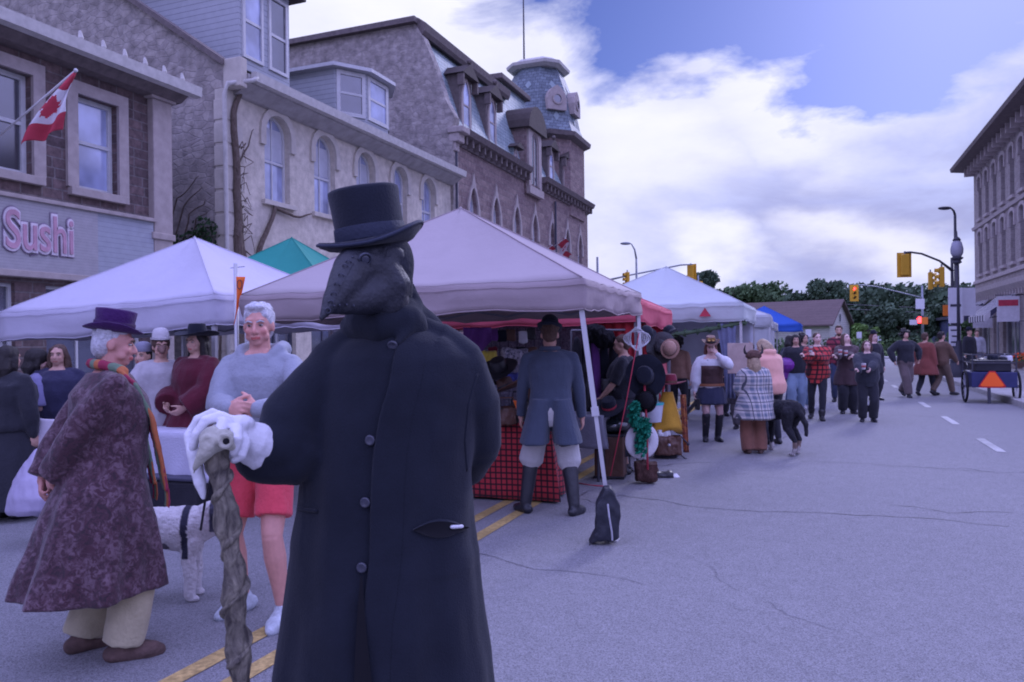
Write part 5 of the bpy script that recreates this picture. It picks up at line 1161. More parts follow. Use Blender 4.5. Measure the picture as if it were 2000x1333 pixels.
    p.vg = vg; p.d = d
    for it in wear:
        f = WEAR[it[0]]; f(p, *it[1:-1], **it[-1]) if isinstance(it[-1], dict) else f(p, *it[1:])
    return p
def shoulder(m, p, sh, s, loose):
    k = p.k; nb = p.up((s * .055, -.01, 1.455)); m.limb([nb, nb.lerp(sh, .5) + p.B @ Vector((0, 0, .004)), sh], [(.040 + loose * .3) * k, (.045 + loose * .35) * k, (.048 + loose * .35) * k], 12)
def w_top(p, mat, z0=.88, sleeve=1, loose=.014, name='top', collar=1.475, hood=False, cuff=True, puff=0, wr=None, sl_mat=None):
    k = p.k; m = MB(); torso_shell(m, p, lambda z: loose * (1 if z < 1.4 else .7), z0, collar)
    for key in ('r', 'l'):
        sh, e, w_, dr, pl, cu, s = p.arm[key]; lo = (loose * .8 + .003); shoulder(m, p, sh, s, loose)
        if sleeve > 0:
            (m.limb if sleeve > .5 else m.cuffed)([sh, sh.lerp(e, .2), sh.lerp(e, .5), e] if sleeve >= .5 else [sh, sh.lerp(e, .3), sh.lerp(e, min(1, sleeve * 2))], [(.046 + lo * .35) * k, (.052 + lo * .7 + puff * .5) * k, (.05 + lo + puff) * k, (.043 + lo + puff) * k] if sleeve >= .5 else [(.046 + lo * .4) * k, (.052 + lo) * k, (.054 + lo + puff) * k], 14)
            if sleeve > .5: f = (sleeve - .5) * 2; q = e.lerp(w_, f * .97); m.cuffed([e, e.lerp(q, .5), q], [(.042 + lo + puff) * k, (.041 + lo + puff) * k, (.032 + lo * .6) * k], 14)
            if cuff and sleeve > .9: m.limb([e.lerp(w_, .9), e.lerp(w_, .98)], [(.034 + lo * .7) * k, (.033 + lo * .6) * k], 12)
    if hood: # soft hood lying on the shoulders
        pts = [p.up(v) for v in ((.08, .07, 1.455), (.115, .0, 1.50), (.085, -.10, 1.50), (0, -.13, 1.48), (-.085, -.10, 1.50), (-.115, .0, 1.50), (-.08, .07, 1.455))]; m.limb(pts, [.018 * k, .036 * k, .050 * k, .055 * k, .050 * k, .036 * k, .018 * k], 10)
        m.limb([p.up((.07, .075, 1.455)), p.up((.02, .10, 1.41)), p.up((-.02, .10, 1.41)), p.up((-.07, .075, 1.455))], [.018 * k] * 4, 8)
    return m.remesh(name, mat, p.root, vox=p.vg, sm=3, wrinkle=(wr if wr is not None else .012) * k, wscale=10)
def w_coat(p, mat, hem=.45, flare=.10, loose=.02, waist=1.02, name='coat', sleeve=1, folds=9, amp=.012, slit=None, fl_y=None, collar=1.475, sleeve_loose=.0, shift=(0, 0), puff=0):
    k = p.k; m = MB(); torso_shell(m, p, loose, waist - .08, collar)
    for key in ('r', 'l'):
        sh, e, w_, dr, pl, cu, s = p.arm[key]; lo = loose * .8 + .005 + sleeve_loose; shoulder(m, p, sh, s, loose)
        if sleeve: m.limb([sh, sh.lerp(e, .25), sh.lerp(e, .6), e], [(.048 + lo * .4) * k, (.053 + lo * .75) * k, (.052 + lo) * k, (.046 + lo) * k], 14); m.cuffed([e, e.lerp(w_, .5), e.lerp(w_, 1.0)], [(.046 + lo) * k, (.044 + lo) * k, (.038 + lo) * k], 14)
    rings = []; n = 44; N_ = 9; bl = p.bulk; bly = 1 + (bl - 1) * 1.6
    for j in range(N_ + 1):
        t = j / N_; z = waist + (hem - waist) * t; ring = []
        for i in range(n):
            a = 2 * pi * i / n; f = amp * t * (sin(folds * a + 1.3) + .6 * sin((folds * 1.7) * a + t * 2)); rx = (.152 + (.175 - .152) * min(1, t * 2.2)) * bl + loose + flare * t + f; ry = (.11 + .015 * min(1, t * 2)) * bly + loose + (fl_y if fl_y is not None else flare * .9) * t + f
            if slit is not None and abs((a - slit + pi) % (2 * pi) - pi) < .13: rx *= .80 if t > .25 else .97; ry *= .72 if t > .25 else .97
            q = Vector((rx * cos(a) + shift[0] * t, ry * sin(a) + shift[1] * t, z)) * k
            if z > .95: q = p.up(q / k)
            ring.append(q)
        rings.append(ring)
    m.loft(rings)
    return m.remesh(name, mat, p.root, vox=p.vg, sm=2, wrinkle=.011 * k, wscale=8)
def w_pants(p, mat, loose=.012, to=1.0, name='trousers', flare=0, top=.99, blouse=0):
    k = p.k; m = MB(); torso_shell(m, p, loose, .80, top)
    for key in ('r', 'l'):
        hp_, kn, an, *_ = p.leg[key]; R1 = min(.115, .092 + loose); tot = hp_.lerp(kn, to * 2) if to < .5 else kn
        if to <= .5: m.cuffed([hp_, hp_.lerp(tot, .4), tot], [R1 * k, (.095 + loose) * k, (.088 + loose + flare) * k], 18)
        else:
            f = (to - .5) * 2; q = kn.lerp(an, f); m.limb([hp_, hp_.lerp(kn, .4), kn], [R1 * k, (.086 + min(loose, .03)) * k, (.06 + loose + flare * .3 + blouse) * k], 16)
            if f < .35 and not blouse: m.cuffed([hp_.lerp(kn, .6), kn, q], [(.085 + loose) * k, (.080 + loose) * k, (.080 + loose + flare) * k], 18)
            else: (m.limb if blouse else m.cuffed)([kn, kn.lerp(q, .4), q], [(.06 + loose + flare * .4 + blouse) * k, (.061 + loose + flare * .6 + blouse) * k, (.042 + loose + flare + blouse * .3) * k], 18)
    return m.remesh(name, mat, p.root, vox=p.vg, sm=3, wrinkle=.008 * k, wscale=10)
def w_shoes(p, mat, inf=.009, boot=0, name='shoe', sole=None):
    for key in ('r', 'l'):
        m = MB(); foot(m, p, key, inf, boot); m.remesh(name, mat, p.root, vox=min(p.vg, .012), sm=2, wrinkle=.003, wscale=14)
hairb = lambda n, c: M(n, c, .6, var=.35, vs=40, bump=.6, bs=90, spec=.4)
def w_hair(p, mat, style='short', ln=.3, vol=1.0):
    k = p.k; Q = p.HR; m = MB(); v = vol
    m.ell(p.hd((0, -.018, 1.672)), (.083 * k * v, .094 * k * v, .088 * k * v), 16, 12, Q); m.ell(p.hd((0, -.045, 1.625)), (.074 * k * v, .062 * k * v, .085 * k), 14, 10, Q)
    if style == 'short':
        m.ell(p.hd((0, .035, 1.735)), (.062 * k * v, .05 * k * v, .024 * k * v), 14, 8, Q)
        rd = random.Random(int(p.d * 1000))
        for _ in range(34):
            a = rd.uniform(-pi, pi); e = rd.uniform(.15, 1.3); c = Vector((.076 * cos(e) * cos(a), .088 * cos(e) * sin(a) - .018, .084 * sin(e) + 1.672))
            if c.y > .055 and c.z < 1.72: continue
            m.ell(p.hd(c), .020 * k * v, 7, 5)
    if style in ('long', 'bob'):
        for s in (-1, 1):
            m.limb([p.hd((s * .066, .015, 1.70)), p.hd((s * .084, .0, 1.62)), p.hd((s * .085, -.01, 1.62 - ln * .45)), p.hd((s * .075, .0, 1.62 - ln))], [.022 * k, .03 * k, .034 * k, .02 * k], 10)
        m.limb([p.hd((0, -.06, 1.66)), p.hd((0, -.09, 1.58)), p.hd((0, -.105, 1.60 - ln * .5)), p.hd((0, -.11, 1.60 - ln))], [.07 * k, .07 * k, .07 * k, .04 * k], 12)
        for s in (-1, 1): m.limb([p.hd((s * .05, -.05, 1.62)), p.hd((s * .06, -.08, 1.60 - ln * .5)), p.hd((s * .05, -.09, 1.60 - ln))], [.045 * k, .05 * k, .03 * k], 10)
    if style == 'bun': m.ell(p.hd((0, -.10, 1.70)), .042 * k, 10, 8)
    if style == 'tail': m.limb([p.hd((0, -.09, 1.67)), p.hd((0, -.13, 1.60)), p.hd((0, -.12, 1.45))], [.03 * k, .032 * k, .015 * k], 10)
    if style == 'puff':
        rd = random.Random(5)
        for _ in range(70):
            d_ = Vector((rd.gauss(0, 1), rd.gauss(0, 1), rd.gauss(0, 1))).normalized(); c = Vector((0, -.03, 1.665)) + d_ * .105 * v
            if c.y > .05 and c.z < 1.70: continue
            m.ell(p.hd(c), .03 * k, 7, 5)
    return m.remesh('hair', mat, p.root, vox=min(p.vg, .009 if p.d < 9 else .014), sm=1, wrinkle=.006 * k, wscale=30)
def w_hat(p, mat, style='top', tilt=(0, 0), band=None, up=0, sc=1.0, brim=None, h=None, curl=.03):
    k = p.k * sc; base = Vector((0, -.008, 1.712 + up)); R = p.HR @ Matrix.Rotation(radians(tilt[0]), 3, 'X') @ Matrix.Rotation(radians(tilt[1]), 3, 'Y'); o = p.hd(base)
    def L_(prof, sx=1, sy=1.18, brimcurl=0):
        n = 40; rings = []
        for r, z in prof:
            ring = []
            for i in range(n):
                a = 2 * pi * i / n; zz = z + (brimcurl * (cos(a) ** 2 - .35 * sin(a) ** 2) * max(0, (r - .09) / .06) if r > .09 else 0); ring.append(o + R @ (Vector((r * sx * cos(a), r * sy * sin(a), zz)) * k))
            rings.append(ring)
        return rings
    m = MB()
    if style == 'top': H_ = h or .15; b = brim or .135; prof = [(.078, -.012), (.10, -.010), (b, 0), (b + .003, .006), (b, .010), (.095, .003), (.084, .006), (.082, H_ * .5), (.086, H_ * .95), (.083, H_), (.06, H_ + .004), (.01, H_ + .004)]
    elif style == 'bowler': b = brim or .118; prof = [(.078, -.01), (.10, -.008), (b, .004), (b + .002, .010), (b - .004, .012), (.092, .004), (.084, .006), (.083, .05), (.072, .09), (.045, .115), (.01, .122)]
    elif style == 'wide': b = brim or .19; H_ = h or .11; prof = [(.078, -.012), (.12, -.012), (b, .0), (b + .003, .005), (b, .008), (.12, -.002), (.086, .004), (.083, H_ * .6), (.072, H_), (.045, H_ + .006), (.01, H_ - .006)]
    elif style == 'beanie': prof = [(.086, -.03), (.09, -.01), (.088, .03), (.07, .06), (.04, .08), (.01, .085)]
    m.loft(L_(prof, brimcurl=curl if style != 'beanie' else 0)); ht = m.build('hat', mat, p.root, smooth=True, auto=50, wrinkle=.002, wscale=20); ht['_o'] = (0, 0, 0)
    if band: mb = MB(); r = .0845; mb.loft(L_([(r, .008), (r + .002, .010), (r + .002, .038), (r, .040)])); mb.build('hat_band', band, ht, smooth=True)
    return ht
def w_skirt(p, mat, hem=.5, flare=.12, top=1.04, name='skirt', folds=10, amp=.012):
    k = p.k; m = MB(); rings = []; n = 48
    for j in range(9):
        t = j / 8; z = top + (hem - top) * t; ring = []
        for i in range(n): a = 2 * pi * i / n; f = amp * t * sin(folds * a + 2 * t); ring.append(Vector((((.155 + .02 * min(1, 2 * t)) * p.bulk + .01 + flare * t + f) * cos(a), ((.11 + .02 * min(1, 2 * t)) * p.bulk + .01 + flare * t + f) * sin(a), z)) * k)
        rings.append(ring)
    m.loft(rings); return m.remesh(name, mat, p.root, vox=p.vg, sm=2, wrinkle=.004, wscale=8)
def w_belt(p, mat, z=1.02, w=.03, inf=.024, name='belt'):
    m = MB(); torso_shell(m, p, inf, z - w / 2, z + w / 2, n=28); m.build(name, mat, p.root, smooth=False)
def w_custom(p, fn): fn(p)
WEAR = dict(top=w_top, coat=w_coat, pants=w_pants, shoes=w_shoes, hair=w_hair, hat=w_hat, skirt=w_skirt, belt=w_belt, custom=w_custom)
def CM(name, col, var=.18, **k): k.setdefault('bump', .4); k.setdefault('bs', 55); return M(name, col, .9, var=var, vs=k.pop('vs', 5), sheen=.15, **k)
blackc = CM('black_cloth', (.022, .023, .032)); navyc = CM('navy_cloth', (.025, .03, .06)); blkleath = M('black_leather', (.02, .02, .025), .38, var=.25, bump=.3, bs=60, spec=.5); bootl = M('boot_leather', (.016, .017, .024), .42, var=.2, bump=.2, bs=40, spec=.5)
denim = CM('denim', (.05, .08, .16)); ltdenim = CM('light_denim', (.22, .30, .42)); brnc = CM('brown_cloth', (.13, .07, .045)); rust = CM('rust_cloth', (.20, .055, .045)); whitec = CM('white_cotton', (.60, .60, .64), .05); greenp = CM('pale_green_cloth', (.32, .42, .36)); pinks = CM('coral_cloth', (.62, .16, .18)); peach = CM('peach_fleece', (.72, .38, .30), .06)
maroon = CM('maroon_cloth', (.13, .02, .035)); greyc = CM('grey_cloth', (.20, .20, .22)); tanc = CM('tan_cloth', (.34, .20, .15)); whs = M('white_shoe', (.62, .62, .66), .6, var=.1)
hdark = hairb('dark_hair', (.02, .016, .016)); hbrown = hairb('brown_hair', (.09, .05, .035)); hblond = hairb('blond_hair', (.36, .26, .17)); hgrey = hairb('grey_hair', (.50, .50, .54)); hred = hairb('auburn_hair', (.14, .06, .04))
buffalo = CM('red_buffalo_plaid', (.50, .05, .05), pat='gingham', col2=(.03, .015, .02), sz=(.10, .09))
plaidc = CM('grey_cream_plaid', (.50, .47, .46), pat='plaid', col2=(.14, .17, .22), col3=(.08, .09, .11), sz=(.115, .115))
# ================================================================ PEOPLE
from mathutils.bvhtree import BVHTree
def caster(obj):
    """surface lookup on a built mesh: returns world point and normal seen from the photo's viewpoint through a photo pixel"""
    bpy.context.view_layer.update(); mw = obj.matrix_world; bm = bmesh.new(); bm.from_mesh(obj.data); bm.transform(mw); tr = BVHTree.FromBMesh(bm); bm.free()
    o = Vector((0, 0, CH))
    def f(px, py):
        d = (P(px, py, 1) - o).normalized(); h = tr.ray_cast(o, d); return (h[0], h[1] if h[1].dot(d) < 0 else -h[1]) if h[0] is not None else (None, None)
    return f
# ---- the masked figure in the black coat
coatm = M('black_wool', (.014, .017, .026), .95, var=.14, vs=9, bump=.25, bs=220, sheen=.10, spec=.15); feltm = M('black_felt', (.014, .017, .028), .9, var=.12, vs=12, bump=.2, bs=160, sheen=.12, spec=.2); bandm = M('hat_ribbon', (.022, .028, .052), .7, var=.1, bump=.2, bs=100)
maskm = M('mask_leather', (.017, .019, .028), .55, var=.3, vs=20, bump=.35, bs=70, spec=.45); studm = M('dull_metal', (.07, .075, .10), .45, var=.2, metal=.7, bump=.1); glovem = M('white_glove', (.66, .66, .70), .8, var=.05, vs=12, bump=.25, bs=60)
dpos = P(744, 667, 2.07); dpos.z = 0
HANDP = P(462, 838, 1.90)
p = person(dpos, 190, 1.86, 'tall masked figure in a long black coat and top hat with a skull headed stick', [
    ('pants', blackc, {}), ('shoes', blkleath, {'boot': .5}), ('top', blackc, {'loose': .004, 'sleeve': .8, 'name': 'shirt'})],
    arms={'r': dict(to=('px', 500, 862, 1.92), hint=(.7, -.8, -.6), wdir=(P(430, 862, 1.84) - P(510, 862, 1.94)), wpalm=(0, 0, -1)), 'l': dict(to=('px', 885, 925, 2.32), el=('px', 928, 868, 2.17))}, legs={'r': dict(to=(.14, .02)), 'l': dict(to=(-.13, -.02))}, head=(38, 4, 0), bulk=1.08, noface=True, hands=False, shw=.82, vox=.009, skin=(.02, .02, .03))
p.vg = .009; k = p.k; DOC = p.root; DM = Matrix.Translation(DOC.location) @ Matrix.Rotation(DOC.rotation_euler.z, 4, 'Z'); DI = DM.inverted()
def dl(px, py, d): return DI @ P(px, py, d)
m = MB()
# coat body as rings traced at real distance: (y, left px, right px, half depth)
prof = [(640, 715, 830, .075), (668, 655, 890, .110), (700, 622, 930, .135), (740, 606, 938, .150), (800, 596, 932, .160), (860, 592, 926, .165), (930, 590, 920, .170), (1000, 580, 925, .175), (1100, 566, 936, .19), (1200, 553, 948, .205), (1333, 536, 964, .22), (1480, 520, 982, .235), (1620, 508, 996, .24)]
rings = []; n = 64
for j, (y, xl, xr, dp) in enumerate(prof):
    cxp = (xl + xr) / 2; hw = (xr - xl) / 2 / 1500 * 2.07; c = P(cxp, y, 2.07); ring = []; t = max(0, (j - 4) / 8)
    for i in range(n):
        a = 2 * pi * i / n; f = .011 * t * (sin(9 * a + .6) + .5 * sin(14 * a)); X = (hw + f * .6) * cos(a); Y = (dp + f) * sin(a); Y *= 1.0 - .16 * abs(cos(a)) ** 6
        ring.append(DI @ (c + RT * X + FW * Y))
    rings.append(ring)
m.loft(rings)
m.limb([dl(806, 640, 2.09), dl(850, 664, 2.09), dl(902, 712, 2.09)], [.040, .055, .068], 16); m.limb([dl(712, 655, 2.06), dl(680, 672, 2.06), dl(650, 708, 2.05)], [.035, .05, .066], 16)
shr, er, wr_, *_ = p.arm['r']; shl, el_, wl_, *_ = p.arm['l']
m.limb([dl(652, 718, 2.05), dl(612, 770, 2.02), dl(568, 828, 1.99)], [.072, .078, .085], 20)
m.limb([dl(572, 845, 1.99), dl(540, 880, 1.96), dl(500, 897, 1.94)], [.088, .073, .055], 20)
m.limb([dl(580, 880, 1.99), dl(560, 905, 1.97), dl(505, 912, 1.94)], [.085, .062, .045], 20)
m.limb([dl(890, 722, 2.09), dl(926, 790, 2.11), dl(932, 868, 2.16)], [.085, .073, .066], 20)
m.limb([dl(932, 872, 2.16), dl(915, 910, 2.24), dl(880, 925, 2.30)], [.062, .058, .05], 20)
def cfold(c):
    y = c.z; ax_ = -c.x; creases = .010 * max(0, noise.noise(Vector((c.x * 5 + c.z * 4, c.y * 5, c.z * 9 - c.x * 5))) - .08) if abs(c.x) > .17 and c.z > 1.0 else 0
    return creases + .004 * noise.noise(Vector((c.x * 18, c.y * 18, c.z * 7))) + .010 * max(0, min(1, (1.25 - y))) * noise.noise(Vector((c.x * 11 + 3, c.y * 6, c.z * 1.1))) + .0028 * sin(c.x * 55 + 2.2 * noise.noise(Vector((c.x * 3, c.y * 3, c.z * 1.4)))) * min(1, max(0, (1.35 - y) * 1.2)) + .005 * noise.noise(Vector((c.x * 9, c.y * 9, c.z * 3.5)))
coat = m.remesh('coat', coatm, DOC, vox=.0085, sm=3, fold=cfold)
coat['_o'] = (0, 0, 0)
cast = caster(coat)
def on(px, py, off=.004):
    q, nrm = cast(px, py); 
    if q is None: q = P(px, py, 1.9); nrm = -FW
    return DI @ (q + nrm * off)
def seam(pts, r, name, mat, off=.002, par=None, flat=False):
    out = []
    for a, b in zip(pts, pts[1:]):
        for q in range(8): f = q / 8; out.append(on(a[0] + (b[0] - a[0]) * f, a[1] + (b[1] - a[1]) * f, off))
    out.append(on(*pts[-1], off)); m = MB(); m.tube(out, r, 8); o = m.build(name, mat, par or coat, smooth=True); o['_o'] = (0, 0, 0); return o
# overlapping front edge: strip of cloth standing proud of the coat
edge = [(782, 655), (770, 700), (762, 750), (745, 812), (735, 880), (730, 950), (727, 1020), (724, 1090), (716, 1160), (706, 1220), (702, 1333), (700, 1450), (699, 1600)]
m = MB(); rows = []
for (x0, y0), (x1, y1) in zip(edge, edge[1:]):
    for q in range(5):
        f = q / 5; x = x0 + (x1 - x0) * f; y = y0 + (y1 - y0) * f; rows.append([on(x + 60, y, .0015), on(x + 30, y, .005), on(x + 6, y, .016), on(x, y, .015), on(x - 2, y, .002)])
m.loft(rows, False, False); m.build('front_overlap', coatm, coat, smooth=True)
m = MB(); rows = []
for (x0, x1, y) in ((790, 775, 648), (812, 768, 680), (822, 762, 710), (800, 758, 742), (766, 756, 768)): rows.append([on(x1 + (x0 - x1) * q / 6, y + (0 if y > 700 else -q), .006 + .006 * sin(pi * q / 6)) for q in range(7)])
# front opening below the last button: shade of the gap painted as a black strip
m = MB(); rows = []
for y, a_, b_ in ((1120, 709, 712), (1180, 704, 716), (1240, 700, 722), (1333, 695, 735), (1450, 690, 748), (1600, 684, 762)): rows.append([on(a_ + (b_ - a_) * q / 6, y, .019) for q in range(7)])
m.loft(rows, False, False); m.build('opening_shade', M('lining_gap_shade', (.006, .006, .009), .9, bump=0), coat, smooth=True)
# buttons
for x, y in ((768, 671), (726, 859), (716, 980), (709, 1106)):
    q, nrm = cast(x, y); m = MB(); R_ = (DI.to_3x3() @ nrm).to_track_quat('Z', 'Y').to_matrix(); m.lathe(DI @ (q + nrm * .008), [(.004, -.006), (.012, -.002), (.0135, .002), (.012, .006), (.009, .005), (.002, .003)], 16, rot=R_); m.build('button', M('horn_button', (.045, .048, .07), .3, var=.3, vs=60, bump=.1, spec=.6), coat, smooth=True)
# pocket with open mouth on the right, slit on the left
m = MB(); rows = [[on(805 + (912 - 805) * q / 14, 1030 + s_ * (15 * sin(pi * q / 14)) + 4 * (1 - q / 14), .003 + .006 * (abs(s_) == 1)) for q in range(15)] for s_ in (-1.25, -1, 0, 1, 1.25)]
m.loft([rows[0], rows[1]], False, False); m.build('pocket_welt', coatm, coat, smooth=True); m = MB(); m.loft([rows[3], rows[4]], False, False); m.build('pocket_welt', coatm, coat, smooth=True)
m = MB(); m.loft([[v + Vector((0, 0, 0)) for v in rows[1]], rows[2], rows[3]], False, False); m.build('pocket_lining', M('lining_gap_shade', (.006, .006, .009), .9, bump=0), coat, smooth=True)
m = MB(); m.limb([on(880, 1028, .008), on(898, 1027, .008)], [.005, .005], 8); m.build('pocket_tip', whitec, coat, smooth=True)
seam([(582, 992), (600, 996), (622, 998)], .005, 'side_pocket', coatm, .002)
seam([(932, 730), (915, 790), (908, 860), (912, 920)], .004, 'armhole_seam', coatm, .0); 
# neck cloth and collar
m = MB(); m.limb([dl(705, 628, 2.02), dl(745, 640, 1.99), dl(790, 628, 2.02)], [.045, .05, .05], 16); m.limb([dl(735, 600, 2.06), dl(745, 640, 2.06)], [.085, .095], 18); m.limb([dl(690, 640, 2.05), dl(740, 655, 2.0), dl(800, 636, 2.04)], [.04, .045, .05], 14)
m.limb([dl(796, 582, 2.12), dl(806, 612, 2.12), dl(822, 640, 2.12), dl(852, 668, 2.12)], [.030, .044, .056, .05], 14); m.limb([dl(770, 600, 2.06), dl(800, 640, 2.05)], [.05, .055], 14)
m.limb([dl(803, 556, 2.15), dl(816, 592, 2.10), dl(800, 640, 2.0), dl(776, 672, 1.95)], [.010, .020, .022, .012], 10)
m.remesh('cowl', coatm, DOC, vox=.0075, sm=5, wrinkle=.005, wscale=9)
# hood over the head and leather mask with long beak
m = MB(); m.ell(p.hd((0, -.002, 1.655)), (.083, .101, .104), 20, 14, p.HR); m.limb([p.hd((0, 0, 1.60)), p.hd((0, 0, 1.50))], [.066, .066], 16); m.ell(dl(748, 520, 2.05), (.083, .090, .105), 20, 14, p.HR); m.ell(dl(760, 540, 2.08), (.050, .058, .085), 16, 10); m.ell(dl(779, 508, 2.04), (.012, .018, .030), 12, 8)
m.remesh('hood', M('hood_cloth', (.02, .022, .03), .85, var=.2, bump=.3, bs=90), DOC, vox=.008, sm=2, wrinkle=.004, wscale=22)
m = MB()
for a_, rs in ((((712, 508, 1.985), (690, 530, 1.93), (668, 560, 1.87), (645, 595, 1.82), (627, 624, 1.79)), (.060, .054, .038, .021, .006)), (((745, 560, 2.0), (715, 580, 1.94), (680, 592, 1.88), (645, 605, 1.83)), (.062, .048, .03, .014)), (((735, 520, 1.99), (760, 560, 2.0), (752, 600, 2.0)), (.058, .06, .05)), (((700, 500, 1.98), (735, 492, 1.985), (770, 500, 2.0)), (.03, .032, .03))): m.limb([dl(*q) for q in a_], rs, 18)
mask = m.remesh('mask', maskm, DOC, vox=.0065, sm=3, wrinkle=.0015, wscale=30); mask['_o'] = (0, 0, 0)
mc = caster(mask)
def onm(px, py, off=.002):
    q, nrm = mc(px, py)
    return (DI @ (q + nrm * off), DI.to_3x3() @ nrm) if q is not None else (None, None)
for i, (x, y) in enumerate(((672, 520), (664, 538), (656, 556), (649, 575), (643, 592), (637, 607), (678, 512))):
    q, nrm = onm(x + 3, y)
    if q is None: continue
    R_ = nrm.to_track_quat('Z', 'Y').to_matrix(); m = MB(); nn_ = 14; m.tube([q + R_ @ Vector((.0062 * cos(2 * pi * s_ / nn_), .0062 * sin(2 * pi * s_ / nn_), 0)) for s_ in range(nn_ + 1)], .0014, 6, False); m.build('ring_stud', studm, mask, smooth=True)
for x, y in ((652, 598), (662, 597), (676, 596), (690, 598), (700, 505), (689, 502)):
    q, nrm = onm(x, y)
    if q is None: continue
    MB().ell(q, .0032, 8, 6).build('rivet', studm, mask, smooth=True)
sq = []
for x, y in ((690, 515), (678, 535), (668, 555), (659, 575), (650, 597), (640, 615)):
    q, nrm = onm(x, y, .001)
    if q is not None: sq.append(q)
if len(sq) > 2: MB().tube(sq, .0016, 6).build('stitched_seam', maskm, mask, smooth=True)
q, nrm = onm(712, 506, .004)
if q is not None:
    R_ = nrm.to_track_quat('Z', 'Y').to_matrix(); m = MB(); m.lathe(q, [(.017, -.004), (.0185, .002), (.015, .005), (.013, .003)], 18, False, rot=R_); m.build('goggle_rim', studm, mask, smooth=True); m = MB(); m.lathe(q, [(.0135, .002), (.009, .004), (.001, .005)], 14, rot=R_); m.build('goggle_lens', M('smoked_glass', (.03, .035, .06), .12, var=0, bump=0, spec=.8), mask, smooth=True)
# top hat, tilted
ha = radians(8.2); hx = (RT * cos(ha) + UP * sin(ha)); hz_ = (UP * cos(ha) - RT * sin(ha)); hy = hz_.cross(hx); Rh = Matrix((hx, hy, hz_)).transposed(); Rh = Matrix.Rotation(radians(5), 3, RT) @ Rh
ho = P(727, 476, 2.06); R3 = DI.to_3x3() @ Rh; hoL = DI @ ho
def hl_(prof, curl=0):
    rings = []; n = 56
    for r, z in prof:
        ring = []
        for i in range(n):
            a = 2 * pi * i / n; wgt = max(0, (r - .10) / .04); c_ = curl * wgt * (cos(a) ** 2 * (1.5 if cos(a) > 0 else .45) - .6 * sin(a) ** 2)
            ring.append(hoL + R3 @ Vector((r * cos(a) * 1.0, r * 1.16 * sin(a), z + c_)))
        rings.append(ring)
    return rings
m = MB(); m.loft(hl_([(.090, -.012), (.112, -.010), (.136, -.002), (.1405, .003), (.1405, .010), (.136, .014), (.118, .004), (.0985, .004), (.0935, .012), (.0912, .05), (.0918, .10), (.094, .136), (.093, .142), (.086, .146), (.05, .148), (.005, .148)], .020)); hat = m.build('top_hat', feltm, DOC, smooth=True, auto=60, wrinkle=.0018, wscale=14); hat['_o'] = (0, 0, 0)
m = MB(); m.loft(hl_([(.0955, .010), (.0958, .013), (.0942, .044), (.0935, .046)]), False); m.build('hat_band', bandm, hat, smooth=True)
m = MB(); nn_ = 56; rr = hl_([(.1405, .006)], .020)[0]; m.tube(rr + [rr[0]], .0048, 8, False); m.build('brim_binding', bandm, hat, smooth=True)
# white gauntlet glove on the stick head
m = MB(); gd = (P(440, 852, 1.85) - P(520, 862, 1.93)).normalized()
m.limb([dl(512, 868, 1.93), dl(495, 862, 1.91), dl(470, 848, 1.885)], [.052, .050, .036], 16); m.limb([dl(505, 893, 1.92), dl(480, 880, 1.90)], [.036, .03], 12); m.ell(dl(452, 838, 1.87), (.045, .045, .032), 14, 10)
m.ell(dl(470, 828, 1.875), (.035, .04, .022), 12, 8)
for i, pts in enumerate((((450, 828, 1.85), (428, 815, 1.82), (400, 822, 1.80), (384, 848, 1.79), (376, 876, 1.795)), ((452, 836, 1.84), (436, 826, 1.80), (428, 846, 1.775), (430, 864, 1.78)), ((458, 842, 1.85), (462, 836, 1.80), (464, 858, 1.775), (458, 884, 1.785)), ((445, 822, 1.87), (415, 808, 1.85), (388, 820, 1.84), (370, 850, 1.83)), ((470, 850, 1.86), (478, 862, 1.83), (470, 890, 1.81), (458, 898, 1.81)))):
    m.limb([dl(*q) for q in pts], [.016, .0145, .0135, .012, .010][:len(pts)], 10)
gl_o = m.remesh('glove', glovem, DOC, vox=.0042, sm=2, wrinkle=.003, wscale=35)
m = MB(); m.limb([dl(378, 880, 1.80), dl(384, 915, 1.80), dl(392, 945, 1.80), dl(398, 972, 1.80)], [.014, .016, .015, .006], 10); m.limb([dl(368, 850, 1.82), dl(374, 880, 1.81), dl(386, 905, 1.80)], [.012, .013, .008], 8); m.remesh('glove_tail', glovem, DOC, vox=.005, sm=2, wrinkle=.003, wscale=30)
# ---- the stick
ST = thing('walking_stick', 'gnarled grey brown walking stick topped with a small pale skull', 'walking stick', P(468, 667, 1.80) * 1.0)
ST.location.z = 0; ST['_o'] = tuple(ST.location)
stm = M('gnarled_wood', (.26, .235, .18), .85, pat='bark', col2=(.07, .06, .055), sz=(1.1, 1), bump=1.0, var=.3, vs=14)
pts = [(425, 868, 1.80), (424, 900, 1.80), (430, 940, 1.80), (438, 990, 1.80), (446, 1050, 1.80), (455, 1110, 1.80), (458, 1170, 1.80), (462, 1230, 1.80), (466, 1290, 1.80), (470, 1333, 1.80), (478, 1450, 1.80), (486, 1580, 1.80), (492, 1720, 1.80), (498, 1960, 1.80)]
ln = [P(*q) for q in pts]; ln[-1].z = .0; m = MB(); out = []; rs = []
for a, b in zip(ln, ln[1:]):
    for q in range(8):
        c = a.lerp(b, q / 8); out.append(c + noise.noise_vector(c * 9) * .008); rs.append(.0255 + .007 * noise.noise(c * 14) + .004 * sin(c.z * 38))
m.tube(out, rs, 22)
sh = m.build('shaft', stm, ST, smooth=True, wrinkle=.004, wscale=45); sh['_o'] = tuple(ST.location)
